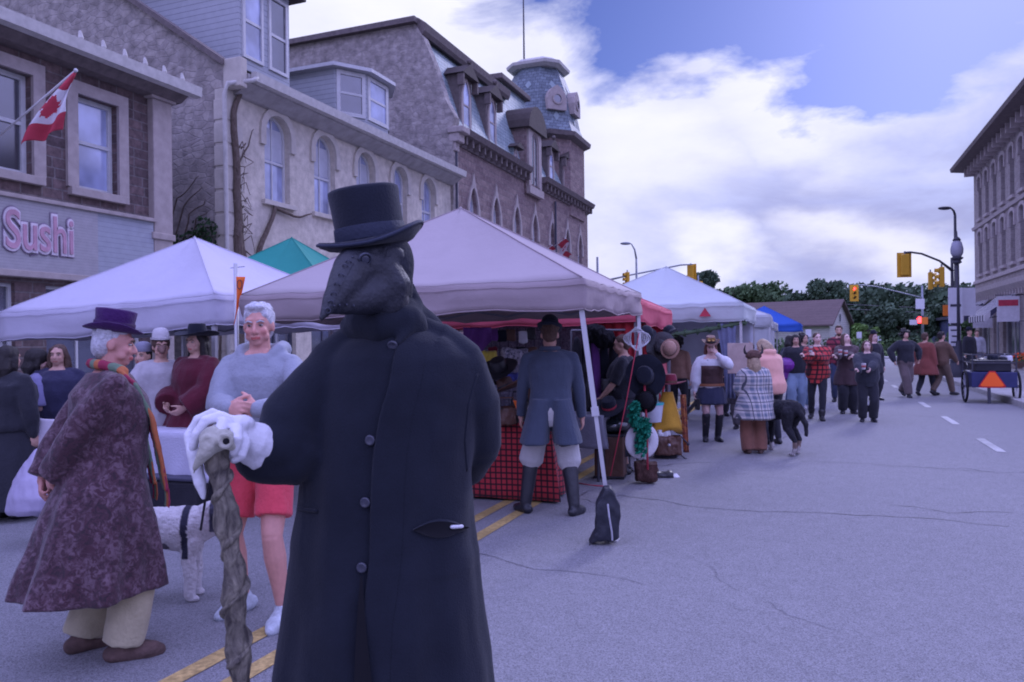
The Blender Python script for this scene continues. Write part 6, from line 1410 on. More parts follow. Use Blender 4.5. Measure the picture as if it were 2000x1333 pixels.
m = MB(); hx_ = [out[i] + (RT * cos(i * .42) - FW * sin(i * .42)) * (rs[i] * 1.0) for i in range(12, len(out) - 12)]; m.tube(hx_, [.007 + .003 * sin(i) for i in range(len(hx_))], 8); m.build('root_twist', stm, sh, smooth=True)
skm = M('old_bone', (.42, .41, .34), .7, var=.25, vs=16, bump=.4, bs=60)
m = MB(); m.ell(P(420, 858, 1.785), (.034, .036, .032), 16, 12); m.limb([P(412, 868, 1.77), P(396, 890, 1.765), P(380, 915, 1.765)], [.024, .016, .006], 12); m.limb([P(440, 855, 1.77), P(452, 868, 1.775)], [.022, .016], 10)
eye1 = P(405, 864, 1.752); eye2 = P(441, 862, 1.748)
for e_ in (eye1, eye2): 
    nn_ = 14; m.tube([e_ + RT * .0145 * cos(2 * pi * q / nn_) + UP * .0145 * sin(2 * pi * q / nn_) for q in range(nn_ + 1)], .0055, 8)
m.limb([P(398, 893, 1.77), P(386, 905, 1.77), P(378, 925, 1.77)], [.008, .006, .003], 8)
so_ = m.remesh('skull', skm, ST, vox=.004, sm=1, wrinkle=.0015, wscale=40); so_['_o'] = tuple(ST.location)
for e_ in (eye1, eye2): MB().ell(e_ + FW * .011, (.0135, .0135, .0155), 12, 8).build('eye_socket', M('socket_dark', (.01, .01, .014), .9, bump=0), so_, smooth=True)

# ---- man in the paisley coat
paisley = M('paisley_coat', (.055, .022, .032), .8, pat='paisley', col2=(.13, .08, .10), col3=(.03, .016, .022), bump=.3, bs=50, sheen=.2); cream = CM('cream_cloth', (.45, .40, .26)); suede = M('brown_suede', (.11, .07, .06), .9, var=.4, vs=18, bump=.4, bs=70); purp = CM('purple_felt', (.04, .008, .075)); pinkskin = (.55, .27, .23)
def scarf(p):
    k = p.k; sm_ = M('striped_scarf', (.13, .19, .13), .85, pat='scarf', col2=(.38, .12, .05), col3=(.26, .03, .07), sz=(.11, 1), bump=.3)
    m = MB(); m.limb([p.up((-.07, .045, 1.50)), p.up((-.07, -.05, 1.52)), p.up((0, -.085, 1.525)), p.up((.08, -.05, 1.52)), p.up((.10, .05, 1.49))], [.028 * k] * 5, 12)
    for s in (1, -1):
        pr = [(.10 * s, .03, 1.49), (.13 * s, .10, 1.42), (.13 * s, .19, 1.25), (.13 * s, .24, 1.05), (.13 * s, .28, .86)]
        for j in (-1, 0, 1): m.limb([p.up((x + j * .028, y - abs(j) * .006, z)) for x, y, z in pr], [.014 * k, .016 * k, .015 * k, .014 * k, .012 * k], 10)
    sc_ = m.remesh('scarf', sm_, p.root, vox=.008, sm=2, wrinkle=.004, wscale=20)
    m = MB()
    for s in (1, -1):
        m = MB()
        for q in range(9): x = .13 * s + (q - 4) * .011; m.tube([p.up((x, .28, .87)), p.up((x + .004, .287, .80)), p.up((x, .285, .77))], .0028, 5)
        m.build('scarf_fringe', sm_, p.root)
person((208, 1276), 52, 1.73, 'stout man in a long paisley coat and purple top hat, hands behind his back', [
    ('pants', cream, {'loose': .02, 'flare': .04, 'to': 1.0}), ('shoes', suede, {'inf': .017}), ('coat', paisley, {'hem': .36, 'flare': .13, 'fl_y': .15, 'loose': .03, 'folds': 7, 'amp': .03, 'shift': (0, -.07), 'sleeve_loose': .015}), ('hair', hgrey, 'short', {'vol': .96}), ('hat', purp, 'top', {'h': .105, 'brim': .122, 'curl': .045, 'up': -.005, 'band': M('purple_ribbon', (.035, .008, .06), .7)}), ('custom', scarf)],
    arms={'r': dict(to=(-.02, -.27, .90), hint=(1, -.6, 0), dir=(-.8, -.1, -.5), palm=(0, 1, 0), curl=1.0), 'l': dict(to=(-.17, -.285, .88), hint=(-1, -.5, 0), dir=(.5, -.15, -.85), palm=(.3, 1, 0), curl=.9)}, legs={'r': dict(to=(.14, .05)), 'l': dict(to=(-.13, -.09))}, bend=3, head=(-14, 6, 0), bulk=1.25, skin=pinkskin)
# ---- grey haired man in hoodie and red shorts
hoodm = CM('grey_blue_fleece', (.28, .30, .35), .08); redsh = CM('red_shorts_cloth', (.66, .07, .10), .08); sneak = M('white_sneaker', (.46, .50, .54), .6, var=.25, vs=30, bump=.3)
p = person((515, 1206), 192, 1.83, 'grey haired man in a pale blue hoodie and red shorts, hands clasped', [
    ('pants', redsh, {'to': .38, 'loose': .012, 'flare': .004, 'name': 'shorts'}), ('shoes', sneak, {'inf': .014}), ('top', hoodm, {'loose': .03, 'z0': .88, 'hood': True, 'name': 'hoodie', 'wr': .009}), ('hair', hgrey, 'short', {'vol': 1.02})],
    arms={'r': dict(to=('px', 448, 800, 4.10), hint=(1, -.8, -.4), dir=(-.8, .5, .1), palm=(-.2, -.9, -.3), curl=.8), 'l': dict(to=('px', 505, 800, 4.08), hint=(-1, -.8, -.3), dir=(.9, .25, .05), palm=(.1, -.9, 0), curl=.7)},
    legs={'r': dict(to=(.17, -.08), yaw=16), 'l': dict(to=(-.15, .06), yaw=10)}, head=(16, 3, 2), bulk=1.06, skin=(.60, .30, .25), brow=hgrey, blush=.7)
# ---- tailcoat man
tailc = CM('slate_blue_wool', (.055, .07, .105), .1); cream2 = CM('cream_breeches', (.48, .47, .46), .06)
def tails(p):
    k = p.k; m = MB()
    for s in (1, -1):
        rings = []
        for j in range(10):
            t = j / 9; z = 1.05 - .40 * t; hw_ = (.104 + .032 * t) * k; ring = []
            cx0 = s * (.084 + .068 * t); n = 20
            for i in range(n):
                a = 2 * pi * i / n; ring.append(Vector((cx0 * k + hw_ * cos(a), (-.01 - .03 * t) * k + (.190 + .02 * t + .01 * t * sin(5 * a)) * k * sin(a), z * k)))
            rings.append(ring)
        m.loft(rings)
    torso_shell(m, p, .02, .95, 1.475)
    for key in ('r', 'l'):
        sh, e, w_, dr, pl, cu, s = p.arm[key]; shoulder(m, p, sh, s, .02); m.limb([sh, sh.lerp(e, .3), e], [.058 * k, .068 * k, .056 * k], 16); m.cuffed([e, e.lerp(w_, .5), w_], [.056 * k, .052 * k, .046 * k], 16)
    c = m.remesh('tailcoat', tailc, p.root, vox=.010, sm=2, wrinkle=.007, wscale=8); c['_o'] = (0, 0, 0)
    m = MB(); m.limb([p.up((.075, -.03, 1.50)), p.up((0, -.085, 1.50)), p.up((-.075, -.03, 1.50))], [.024 * k] * 3, 10); m.build('collar', tailc, c, smooth=True)
    for s in (-1, 1): m = MB(); m.ell(p.up((s * .04, -.145, 1.02)), .009, 8, 6); m.build('tail_button', studm, c, smooth=True)
    m = MB(); hp_, kn, an, *_ = p.leg['r']; q0, q1 = hp_.lerp(kn, .58), hp_.lerp(kn, .63); m.tube([q0, q1], [.108 * k, .106 * k], 20); m.build('thigh_strap', blkleath, p.root, smooth=True)
person((1078, 1004), 2, 1.78, 'man seen from behind in a slate blue tailcoat, cream breeches and tall black boots', [
    ('pants', cream2, {'to': .60, 'loose': .02, 'blouse': .03, 'name': 'breeches', 'top': 1.0}), ('shoes', bootl, {'inf': .012, 'boot': .88, 'name': 'boot'}), ('custom', tails), ('hair', hbrown, 'short', {'vol': .95}), ('hat', feltm, 'bowler', {'up': -.01, 'tilt': (0, 4), 'brim': .115, 'band': bandm})],
    arms={'r': dict(to=(.30, .12, .80), hint=(1, -1, 0)), 'l': dict(to=(-.28, .16, .82), hint=(-1, -1, 0))}, legs={'r': dict(to=(.20, -.06), yaw=30), 'l': dict(to=(-.24, .06), yaw=35)}, head=(0, 22, 0), bulk=1.16, shw=1.02, skin=(.5, .28, .22))
# ---- stallholder in black dress
person((1222, 925), 285, 1.66, 'woman with bare arms in a long black dress under the red canopy', [('skirt', blackc, {'hem': .25, 'flare': .08}), ('top', blackc, {'sleeve': .5, 'loose': .03, 'z0': .95}), ('hair', hbrown, 'bun'), ('shoes', blkleath, {})], arms={'r': dict(to=(.22, .20, .88)), 'l': dict(to=(-.2, .28, .95), hint=(-1, -1, -.3))}, bulk=1.3, head=(0, 12, 0))
person((1272, 862), 40, 1.60, 'short haired woman in a coral jacket and pale green trousers beside the hat pole', [('pants', greenp, {'loose': .04}), ('shoes', whs, {}), ('top', pinks, {'loose': .04, 'z0': .88}), ('hair', hblond, 'short')], arms={'r': dict(to=(.2, .2, .92)), 'l': dict(to=(-.2, .22, .95))}, bulk=1.25, bend=6)
person((1325, 820), 30, 1.62, 'person in a tan jacket with big dark curly hair under the red canopy edge', [('pants', blackc, {}), ('shoes', blkleath, {}), ('top', tanc, {'loose': .03}), ('hair', hdark, 'puff', {'vol': 1.25})], bulk=1.1)
# ---- costumed woman in brown corset
corset = M('brown_corset', (.06, .03, .03), .5, var=.3, vs=12, bump=.4, bs=30); belt = M('tan_leather', (.22, .09, .045), .5, var=.25, bump=.3); skinl = (.62, .42, .37); brhat = M('brown_hat_leather', (.16, .09, .075), .7, var=.2, bump=.3)
def corset_f(p):
    k = p.k; m = MB(); torso_shell(m, p, lambda z: .038 if z < 1.1 else .046, .97, 1.31); c = m.remesh('corset', corset, p.root, vox=.010, sm=1); c['_o'] = (0, 0, 0)
    for x in (-.09, -.03, .03, .09): m = MB(); m.tube([p.up((x, .135 - abs(x) * .4, z)) for z in (1.0, 1.1, 1.2, 1.28)], .012, 6); m.build('boning', belt, c, smooth=True)
    m = MB(); torso_shell(m, p, .052, .955, 1.0, n=28); m.build('belt', belt, p.root)
    m = MB(); m.box(p.up((.19, .0, .86)), (.05, .09, .18)); m.box(p.up((-.2, .02, .87)), (.06, .10, .13)); m.build('pouch', blkleath, p.root, bevel=.012)
    m = MB(); m.limb([p.up((-.07, .10, 1.40)), p.up((0, .13, 1.32)), p.up((.07, .10, 1.40))], [.03, .034, .03], 10); m.build('blouse_ruffle', whitec, p.root, smooth=True)
GOG = M('brass', (.35, .22, .08), .35, metal=.9, var=.2, bump=.1)
def goggles(p, z=1.745):
    for s in (-1, 1): m = MB(); Q = p.HR @ Matrix.Rotation(radians(-70), 3, 'X'); m.lathe(p.hd((s * .034, .098, z)), [(.026, -.01), (.028, .012), (.022, .016), (.02, .01)], 14, rot=Q); m.build('goggle', GOG, p.root, smooth=True)
person((1390, 862), 180, 1.58, 'woman in white blouse, dark corset and brown hat with one hand to her face', [
    ('top', whitec, {'loose': .03, 'sleeve': .92, 'puff': .022, 'name': 'blouse', 'collar': 1.42}), ('custom', corset_f), ('skirt', CM('navy_skirt', (.03, .035, .07)), {'hem': .64, 'flare': .07, 'folds': 16, 'amp': .008}), ('pants', CM('nude_stocking', (.40, .26, .25)), {'loose': .002, 'top': .9, 'name': 'stockings'}), ('shoes', bootl, {'boot': .93, 'inf': .012, 'name': 'boot'}), ('hair', hred, 'long', {'ln': .22}), ('hat', brhat, 'wide', {'brim': .15, 'curl': .045, 'band': blkleath}), ('custom', lambda p: goggles(p, 1.79))],
    arms={'l': dict(to=(-.07, .17, 1.50), hint=(-1, .2, -1), dir=(.5, -.2, .6), palm=(.3, -1, 0), curl=.9), 'r': dict(to=(.30, .04, .83), hint=(1, -.6, 0))}, head=(-10, 16, 0), bulk=1.12, skin=skinl)
# pistol carried at her side
g_ = P(1352, 800, 11.9); t = thing('toy_pistol', 'black long barrelled prop pistol slanting beside the corseted woman', 'prop', g_); m = MB(); m.tube([P(1338, 812, 11.85), P(1362, 782, 11.8)], .028, 8); m.box(P(1364, 790, 11.8), (.05, .05, .16)); m.tube([P(1333, 818, 11.85), P(1340, 810, 11.85)], .04, 8); m.build('body', blkleath, t, smooth=True, auto=40)
# ---- tall person with feathered tricorn
def tricorn(p):
    k = p.k; m = MB(); m.lathe(p.hd((0, -.01, 1.70)), [(.085, 0), (.086, .05), (.06, .09), (.01, .1)], 20, sy=1.15); 
    n = 42; rings = [[], []]
    for i in range(n):
        a = 2 * pi * i / n; up = .10 * (.5 + .5 * cos(3 * a + .4)); r = .20 - .03 * cos(3 * a + .4)
        rings[0].append(p.hd((.088 * cos(a), .10 * sin(a) - .01, 1.70))); rings[1].append(p.hd((r * cos(a), r * sin(a) - .01, 1.71 + up)))
    m.loft(rings, False); o = m.build('tricorn_hat', feltm, p.root, smooth=True); md = o.modifiers.new('t', 'SOLIDIFY'); md.thickness = .008
    m = MB(); leaves(m, p.hd((.10, -.05, 1.80)), (.07, .09, .09), 260, .035, 3); m.build('feather', whitec, p.root); m = MB(); leaves(m, p.hd((-.15, .03, 1.80)), (.04, .05, .05), 80, .03, 4); m.build('feather', CM('straw_feather', (.4, .33, .22)), p.root)
person((1424, 812), 160, 1.80, 'tall person in black with a feathered tricorn hat behind the corseted woman', [('pants', blackc, {'loose': .03}), ('shoes', bootl, {'boot': .5}), ('coat', CM('dark_brown_coat', (.05, .035, .04)), {'hem': .62, 'flare': .08}), ('hair', hdark, 'long', {'ln': .25}), ('custom', tricorn)], arms={'l': dict(to=(-.24, .42, 1.40), hint=(-1, -.3, -.8)), 'r': dict(to=(.28, .1, .9))}, bulk=1.15)
# ---- child-sized figure in plaid coat with horned hat
def horns(p):
    m = MB(); m.ell(p.hd((0, -.01, 1.70)), (.098, .108, .08), 16, 10); m.limb([p.hd((.09, -.01, 1.69)), p.hd((-.09, -.01, 1.69))], [.04, .04], 10); m.remesh('fur_cap', M('brown_fur', (.11, .06, .05), .95, var=.4, vs=30, bump=.8, bs=70), p.root, vox=.012, sm=1, wrinkle=.006, wscale=30)
    for s in (-1, 1): m = MB(); m.limb([p.hd((s * .10, -.0, 1.72)), p.hd((s * .145, .0, 1.75)), p.hd((s * .155, .0, 1.81)), p.hd((s * .135, .0, 1.88))], [.022, .019, .013, .005], 10); m.build('horn', M('dark_horn', (.03, .025, .03), .4, var=.2), p.root, smooth=True)
person((1474, 886), 4, 1.40, 'blond child in a grey and cream plaid coat and horned fur cap', [
    ('pants', CM('brown_trouser', (.22, .10, .07)), {'loose': .03, 'flare': .045, 'to': 1.04}), ('shoes', suede, {}), ('coat', plaidc, {'hem': .60, 'flare': .11, 'loose': .045, 'folds': 4, 'amp': .006, 'waist': 1.1}), ('hair', hblond, 'long', {'ln': .22, 'vol': 1.1}), ('custom', horns)], arms={'l': dict(to=(-.14, .22, 1.0), hint=(-1, -.6, -.8)), 'r': dict(to=(.27, .06, .80), hint=(.3, -1, 0))}, bulk=1.18, shw=1.0)
person((1511, 868), 340, 1.62, 'blond person in a peach hoodie and black trousers bending over the black dog', [
    ('pants', blackc, {'loose': .012}), ('shoes', blkleath, {}), ('top', peach, {'loose': .05, 'z0': .82, 'hood': True, 'name': 'hoodie'}), ('hair', hblond, 'long', {'ln': .14})], bend=16, head=(10, 22, 0), bulk=1.15, arms={'r': dict(to=(.16, .38, .95)), 'l': dict(to=(-.16, .38, .95))})
def strap_f(p): m = MB(); m.tube([p.up((-.10, -.17, 1.42)), p.up((.0, -.185, 1.25)), p.up((.14, -.17, 1.05)), p.up((.2, -.10, .92))], .012, 6); m.build('bag_strap', greyc, p.root, smooth=True)
person((1449, 838), 200, 1.42, 'short masked person in dark furs between the corseted woman and the plaid coat', [
    ('pants', CM('fur_grey', (.10, .09, .10)), {'loose': .04}), ('shoes', blkleath, {}), ('coat', CM('fur_dark', (.05, .045, .055), .4), {'hem': .55, 'flare': .06, 'loose': .04}), ('hair', hgrey, 'puff', {'vol': 1.15}), ('custom', lambda p: goggles(p, 1.65))], arms={'l': dict(to=(-.2, .3, .95)), 'r': dict(to=(.16, .32, 1.0))}, bulk=1.2)
def card():
    t = thing('cardboard', 'pale brown cardboard sheet held up left of the blond person', 'cardboard', P(1446, 705, 12.6)); m = MB(); m.box(P(1446, 700, 12.6), (.42, .02, .50), Matrix.Rotation(YAW, 3, 'Z')); m.build('sheet', CM('card', (.42, .33, .30)), t, bevel=.004)
card()
# ---- crowd right of the tents
person((1556, 806), 195, 1.66, 'person in black jacket, pale jeans and white shoes left of the red plaid shirt', [('pants', ltdenim, {'loose': .03, 'flare': .02}), ('shoes', whs, {'inf': .016}), ('top', blackc, {'loose': .04}), ('hair', hdark, 'long', {'ln': .2, 'vol': 1.1})], legs={'r': dict(to=(.10, .10)), 'l': dict(to=(-.08, -.10))}, bulk=1.1)
person((1545, 802), 60, 1.64, 'dark haired person in navy turned away behind the purple bag', [('pants', denim, {'loose': .02}), ('shoes', suede, {}), ('top', CM('midnight_cloth', (.025, .03, .05)), {'loose': .04}), ('hair', hdark, 'bob', {'ln': .12, 'vol': 1.15})], bulk=1.1)
person((1571, 798), 150, 1.68, 'dark haired person mostly hidden behind the red plaid shirt', [('pants', ltdenim, {'loose': .03}), ('shoes', whs, {}), ('top', blackc, {'loose': .03}), ('hair', hdark, 'puff')], bulk=1.0)
def bag(px, py, d, w, h, mat, label, strap_to=None, name='shoulder_bag'):
    c = P(px, py, d); t = thing(name, label, 'bag', c); R = Matrix.Rotation(YAW, 3, 'Z'); m = MB(); m.limb([c + RT * -w * .3 + UP * h * .15, c + RT * w * .3 + UP * h * .15], [h * .32] * 2, 12); m.box(c - UP * h * .1, (w, w * .4, h * .7), R); m.remesh('body', mat, t, vox=.015, sm=2, wrinkle=.008, wscale=14)
    if strap_to: m = MB(); a = c + UP * h * .3; b = P(*strap_to); m.tube([a - RT * w * .3, b, a + RT * w * .3], .010, 6); m.build('strap', mat, t, smooth=True)
bag(1537, 720, 16.4, .22, .50, M('purple_satin', (.17, .02, .26), .4, var=.3, bump=.3, bs=12, spec=.6), 'shiny purple sequinned bag hanging left of the blue jeans', (1540, 690, 16.4))
def cup(px, py, d, label):
    c = P(px, py, d); t = thing('paper_cup', label, 'cup', c, 'takeaway cups held by the crowd'); m = MB(); m.lathe(c - UP * .055, [(.028, 0), (.030, .003), (.039, .105), (.041, .108), (.038, .110), (.002, .109)], 16); m.build('cup', M('cup_paper', (.62, .60, .62), .6, var=.04), t, smooth=True, auto=40); m = MB(); m.lathe(c - UP * .055, [(.0335, .035), (.0375, .075)], 16, False); o = m.build('sleeve', M('cup_sleeve', (.35, .10, .10), .8), t, smooth=True); o.scale = (1, 1, 1); md = o.modifiers.new('t', 'SOLIDIFY'); md.thickness = .003; md.offset = 1
def holding(px, py, d, s): return dict(to=('px', px + s * 8, py + 7, d), dir=(-s * .5, .4, .6), palm=(-s * .8, .2, 0), curl=1.1, hint=(s, -1, -1))
person((1598, 820), 200, 1.69, 'woman in a red and black plaid shirt holding a paper cup to her chin', [
    ('pants', blackc, {'loose': .008}), ('shoes', blkleath, {'boot': .25}), ('top', buffalo, {'loose': .05, 'z0': .72, 'name': 'plaid_shirt', 'puff': .01}), ('hair', hbrown, 'tail')], arms={'r': holding(1580, 690, 14.6, -1), 'l': dict(to=('px', 1592, 694, 14.6), hint=(-1, -1, -1))}, legs={'r': dict(to=(.12, -.22), lift=.02), 'l': dict(to=(-.06, .2))}, head=(18, -4, 0), bulk=1.18, skin=skinl)
cup(1583, 682, 14.55, 'paper cup held at the chin of the woman in red plaid')
bag(1608, 728, 15.0, .24, .26, blkleath, 'dark handbag hanging at the hip of the woman in red plaid', (1612, 690, 15.1))
person((1640, 785), 200, 1.88, 'tall bearded man in a maroon shirt behind the women with cups', [('pants', CM('navy_jeans', (.03, .04, .08)), {'loose': .02}), ('shoes', blkleath, {}), ('top', CM('maroon_plaid', (.22, .03, .05), pat='gingham', col2=(.04, .01, .02), sz=(.12, .12)), {'loose': .035, 'z0': .8}), ('hair', hbrown, 'short'), ('custom', lambda p: MB().ell(p.hd((0, .06, 1.555)), (.05, .045, .05), 12, 8).build('beard', hbrown, p.root, smooth=True))], bulk=1.1)
person((1656, 808), 190, 1.68, 'laughing woman in a dark jacket with two paper cups raised before her', [('pants', blackc, {'loose': .05}), ('shoes', blkleath, {'inf': .014}), ('coat', CM('umber_coat', (.06, .035, .04)), {'hem': .62, 'flare': .05, 'loose': .04}), ('hair', hbrown, 'long', {'ln': .22})], arms={'r': holding(1641, 692, 15.65, -1), 'l': holding(1652, 692, 15.65, 1)}, head=(25, -18, 0), bulk=1.15, skin=skinl)
cup(1641, 688, 15.6, 'left of two paper cups raised by the laughing woman'); cup(1652, 690, 15.6, 'right of two paper cups raised by the laughing woman')
person((1695, 824), 195, 1.53, 'short woman in loose black clothes holding a large white cup', [('pants', blackc, {'loose': .028, 'flare': .02}), ('shoes', blkleath, {}), ('top', CM('charcoal_cloth', (.03, .033, .045)), {'loose': .06, 'z0': .75}), ('hair', hbrown, 'bob', {'ln': .12})], arms={'r': holding(1686, 722, 14.1, -1), 'l': dict(to=('px', 1700, 722, 14.1), hint=(-1, -1, -1))}, bulk=1.2, skin=skinl)
cup(1687, 716, 13.95, 'large white cup held low by the short woman in black')
person((1708, 782), 165, 1.70, 'woman in black with a small hat behind the short woman', [('pants', blackc, {}), ('shoes', blkleath, {}), ('coat', blackc, {'hem': .7, 'flare': .06}), ('hair', hred, 'long', {'ln': .2}), ('hat', feltm, 'bowler', {'up': .02, 'sc': .8, 'tilt': (0, 12)})], bulk=1.05, skin=skinl)
person((1769, 776), 175, 1.76, 'dark clad person walking towards the camera alone on the road', [('pants', CM('dusty_trouser', (.12, .09, .09)), {'loose': .05}), ('shoes', bootl, {'boot': .3}), ('top', blackc, {'loose': .05, 'z0': .85}), ('hair', hdark, 'puff', {'vol': 1.15})], arms={'r': dict(to=(.34, .05, .95), hint=(1, -.5, 0)), 'l': dict(to=(-.34, .05, .98), hint=(-1, -.5, 0))}, legs={'r': dict(to=(.05, .22)), 'l': dict(to=(-.05, -.25), lift=.10, pitch=35, hint=(0, 1, 0))}, bulk=1.1)
person((1808, 773), 60, 1.68, 'person in a knee length rust coat walking right', [('pants', blackc, {'loose': .02}), ('shoes', blkleath, {}), ('coat', rust, {'hem': .58, 'flare': .13, 'loose': .04}), ('hair', hbrown, 'short')], legs={'r': dict(to=(.08, .28)), 'l': dict(to=(-.08, -.24), lift=.04, pitch=20)}, bulk=1.15)
person((1840, 773), 75, 1.70, 'person in brown walking right just behind the rust coat', [('pants', CM('khaki_brown', (.13, .09, .07)), {'loose': .03}), ('shoes', blkleath, {}), ('top', CM('umber_top', (.12, .07, .05)), {'loose': .05, 'z0': .8}), ('hair', hdark, 'short')], legs={'r': dict(to=(.06, .30)), 'l': dict(to=(-.06, -.26), lift=.05, pitch=25)}, arms={'r': dict(to=(.2, .3, .95)), 'l': dict(to=(-.2, .25, .9))}, bulk=1.05)
person(P(1893, 667, 26.5), 160, 1.70, 'person in black with a white collar on the pavement behind the wagon', [('pants', blackc, {}), ('shoes', blkleath, {}), ('top', blackc, {'loose': .04}), ('hair', hdark, 'short'), ('hat', feltm, 'bowler', {})], bulk=1.1, zoff=.13)
person(P(1908, 667, 29), 200, 1.66, 'person in pale clothes on the pavement by the striped awning', [('pants', greyc, {}), ('shoes', whs, {}), ('top', CM('pale_shirt', (.42, .42, .46)), {'loose': .05}), ('hair', hbrown, 'short')], bulk=1.1, zoff=.13)
# ---- crowd under the lavender tent
person((22, 1012), 20, 1.60, 'person in a long black dress at the far left edge', [('skirt', blackc, {'hem': .12, 'flare': .14}), ('top', blackc, {'loose': .05, 'z0': .9}), ('hair', hdark, 'bob', {'vol': 1.15, 'ln': .15}), ('shoes', blkleath, {})], bulk=1.3)
person((78, 985), 60, 1.56, 'dark haired person in a lilac shirt holding a white packet', [('pants', blackc, {'loose': .04}), ('top', CM('lilac_cotton', (.20, .19, .34)), {'sleeve': .5, 'loose': .05}), ('hair', hdark, 'bob', {'vol': 1.3, 'ln': .1}), ('shoes', blkleath, {})], arms={'l': dict(to=(-.15, .25, 1.0)), 'r': dict(to=(.2, .22, .98), hint=(.6, -1, -.4))}, bulk=1.2, skin=(.6, .38, .33))
person((118, 985), 170, 1.62, 'person in navy facing the lilac shirt under the lavender tent', [('pants', blackc, {}), ('top', CM('navy_top', (.03, .03, .07)), {'loose': .05}), ('hair', hbrown, 'long', {'ln': .2}), ('shoes', blkleath, {})], bulk=1.2)
c = P(82, 845, 7.2); t = thing('paper_packet', 'white paper packet held by the person in lilac', 'packet', c); m = MB(); m.box(c, (.24, .05, .26), Matrix.Rotation(YAW + .1, 3, 'Z') @ Matrix.Rotation(.1, 3, 'Y')); m.remesh('packet', M('packet_paper', (.52, .48, .55), .7, var=.05), t, vox=.012, sm=2, wrinkle=.005, wscale=12)
c = P(50, 950, 6.2); t = thing('carrier_bag', 'bulging white plastic carrier bag hanging at the left edge', 'bag', c); m = MB()
m.loft([[P(50 + 4 * q + x * w_, y, 6.2 + z_ * w_ * .003) for x, z_ in [(cos(2 * pi * i / 18), sin(2 * pi * i / 18)) for i in range(18)]] for q, (y, w_) in enumerate(((1008, 34), (1000, 44), (975, 46), (940, 38), (910, 24), (885, 9), (876, 4)))]); m.remesh('bag', M('white_plastic', (.42, .38, .52), .35, var=.05, bump=.25, bs=20, spec=.5), t, vox=.012, sm=2, wrinkle=.012, wscale=9)
def mask_f(p): m = MB(); m.limb([p.hd((0, .09, 1.61)), p.hd((0, .13, 1.585))], [.045, .028], 10); m.build('leather_mask', brhat, p.root, smooth=True)
person((318, 985), 150, 1.70, 'person in a flowing white shirt and dark mask under the lavender tent', [('pants', blackc, {'loose': .04}), ('top', CM('offwhite_linen', (.40, .38, .40)), {'loose': .05, 'z0': .72, 'puff': .015, 'name': 'shirt'}), ('hair', hbrown, 'short', {'vol': 1.1}), ('custom', mask_f), ('hat', CM('cream_cap', (.45, .43, .45)), 'bowler', {'brim': .10}), ('shoes', blkleath, {})], arms={'r': dict(to=(.3, .1, .85))}, bulk=1.0)
person((388, 985), 205, 1.74, 'figure in a burgundy cloak and wide black hat beside the tent leg', [('skirt', blackc, {'hem': .1, 'flare': .1}), ('coat', CM('burgundy_velvet', (.085, .008, .02)), {'hem': .75, 'flare': .10, 'loose': .06, 'sleeve_loose': .03}), ('hair', hdark, 'long', {'ln': .3}), ('hat', feltm, 'wide', {'brim': .19, 'curl': .02}), ('shoes', blkleath, {})], arms={'r': dict(to=(.14, .25, 1.02), hint=(1, -.6, -.3)), 'l': dict(to=(-.12, .26, 1.0), hint=(-1, -.6, -.3))}, bulk=1.2)
person((283, 985), 185, 1.60, 'person in a dark cap between the white shirt and the paisley coat', [('pants', blackc, {}), ('top', navyc, {'loose': .04}), ('hair', hdark, 'short'), ('hat', CM('grey_cap', (.2, .2, .26)), 'beanie', {}), ('shoes', blkleath, {})], bulk=1.0)

person((1352, 800), 185, 1.66, 'dark clothed person standing inside the tall white canopy', [('pants', blackc, {}), ('shoes', blkleath, {}), ('top', CM('slate_shirt', (.035, .04, .06)), {'loose': .05}), ('hair', hbrown, 'short')], arms={'r': dict(to=(.15, .3, 1.0)), 'l': dict(to=(-.2, .1, .85))}, bulk=1.15)

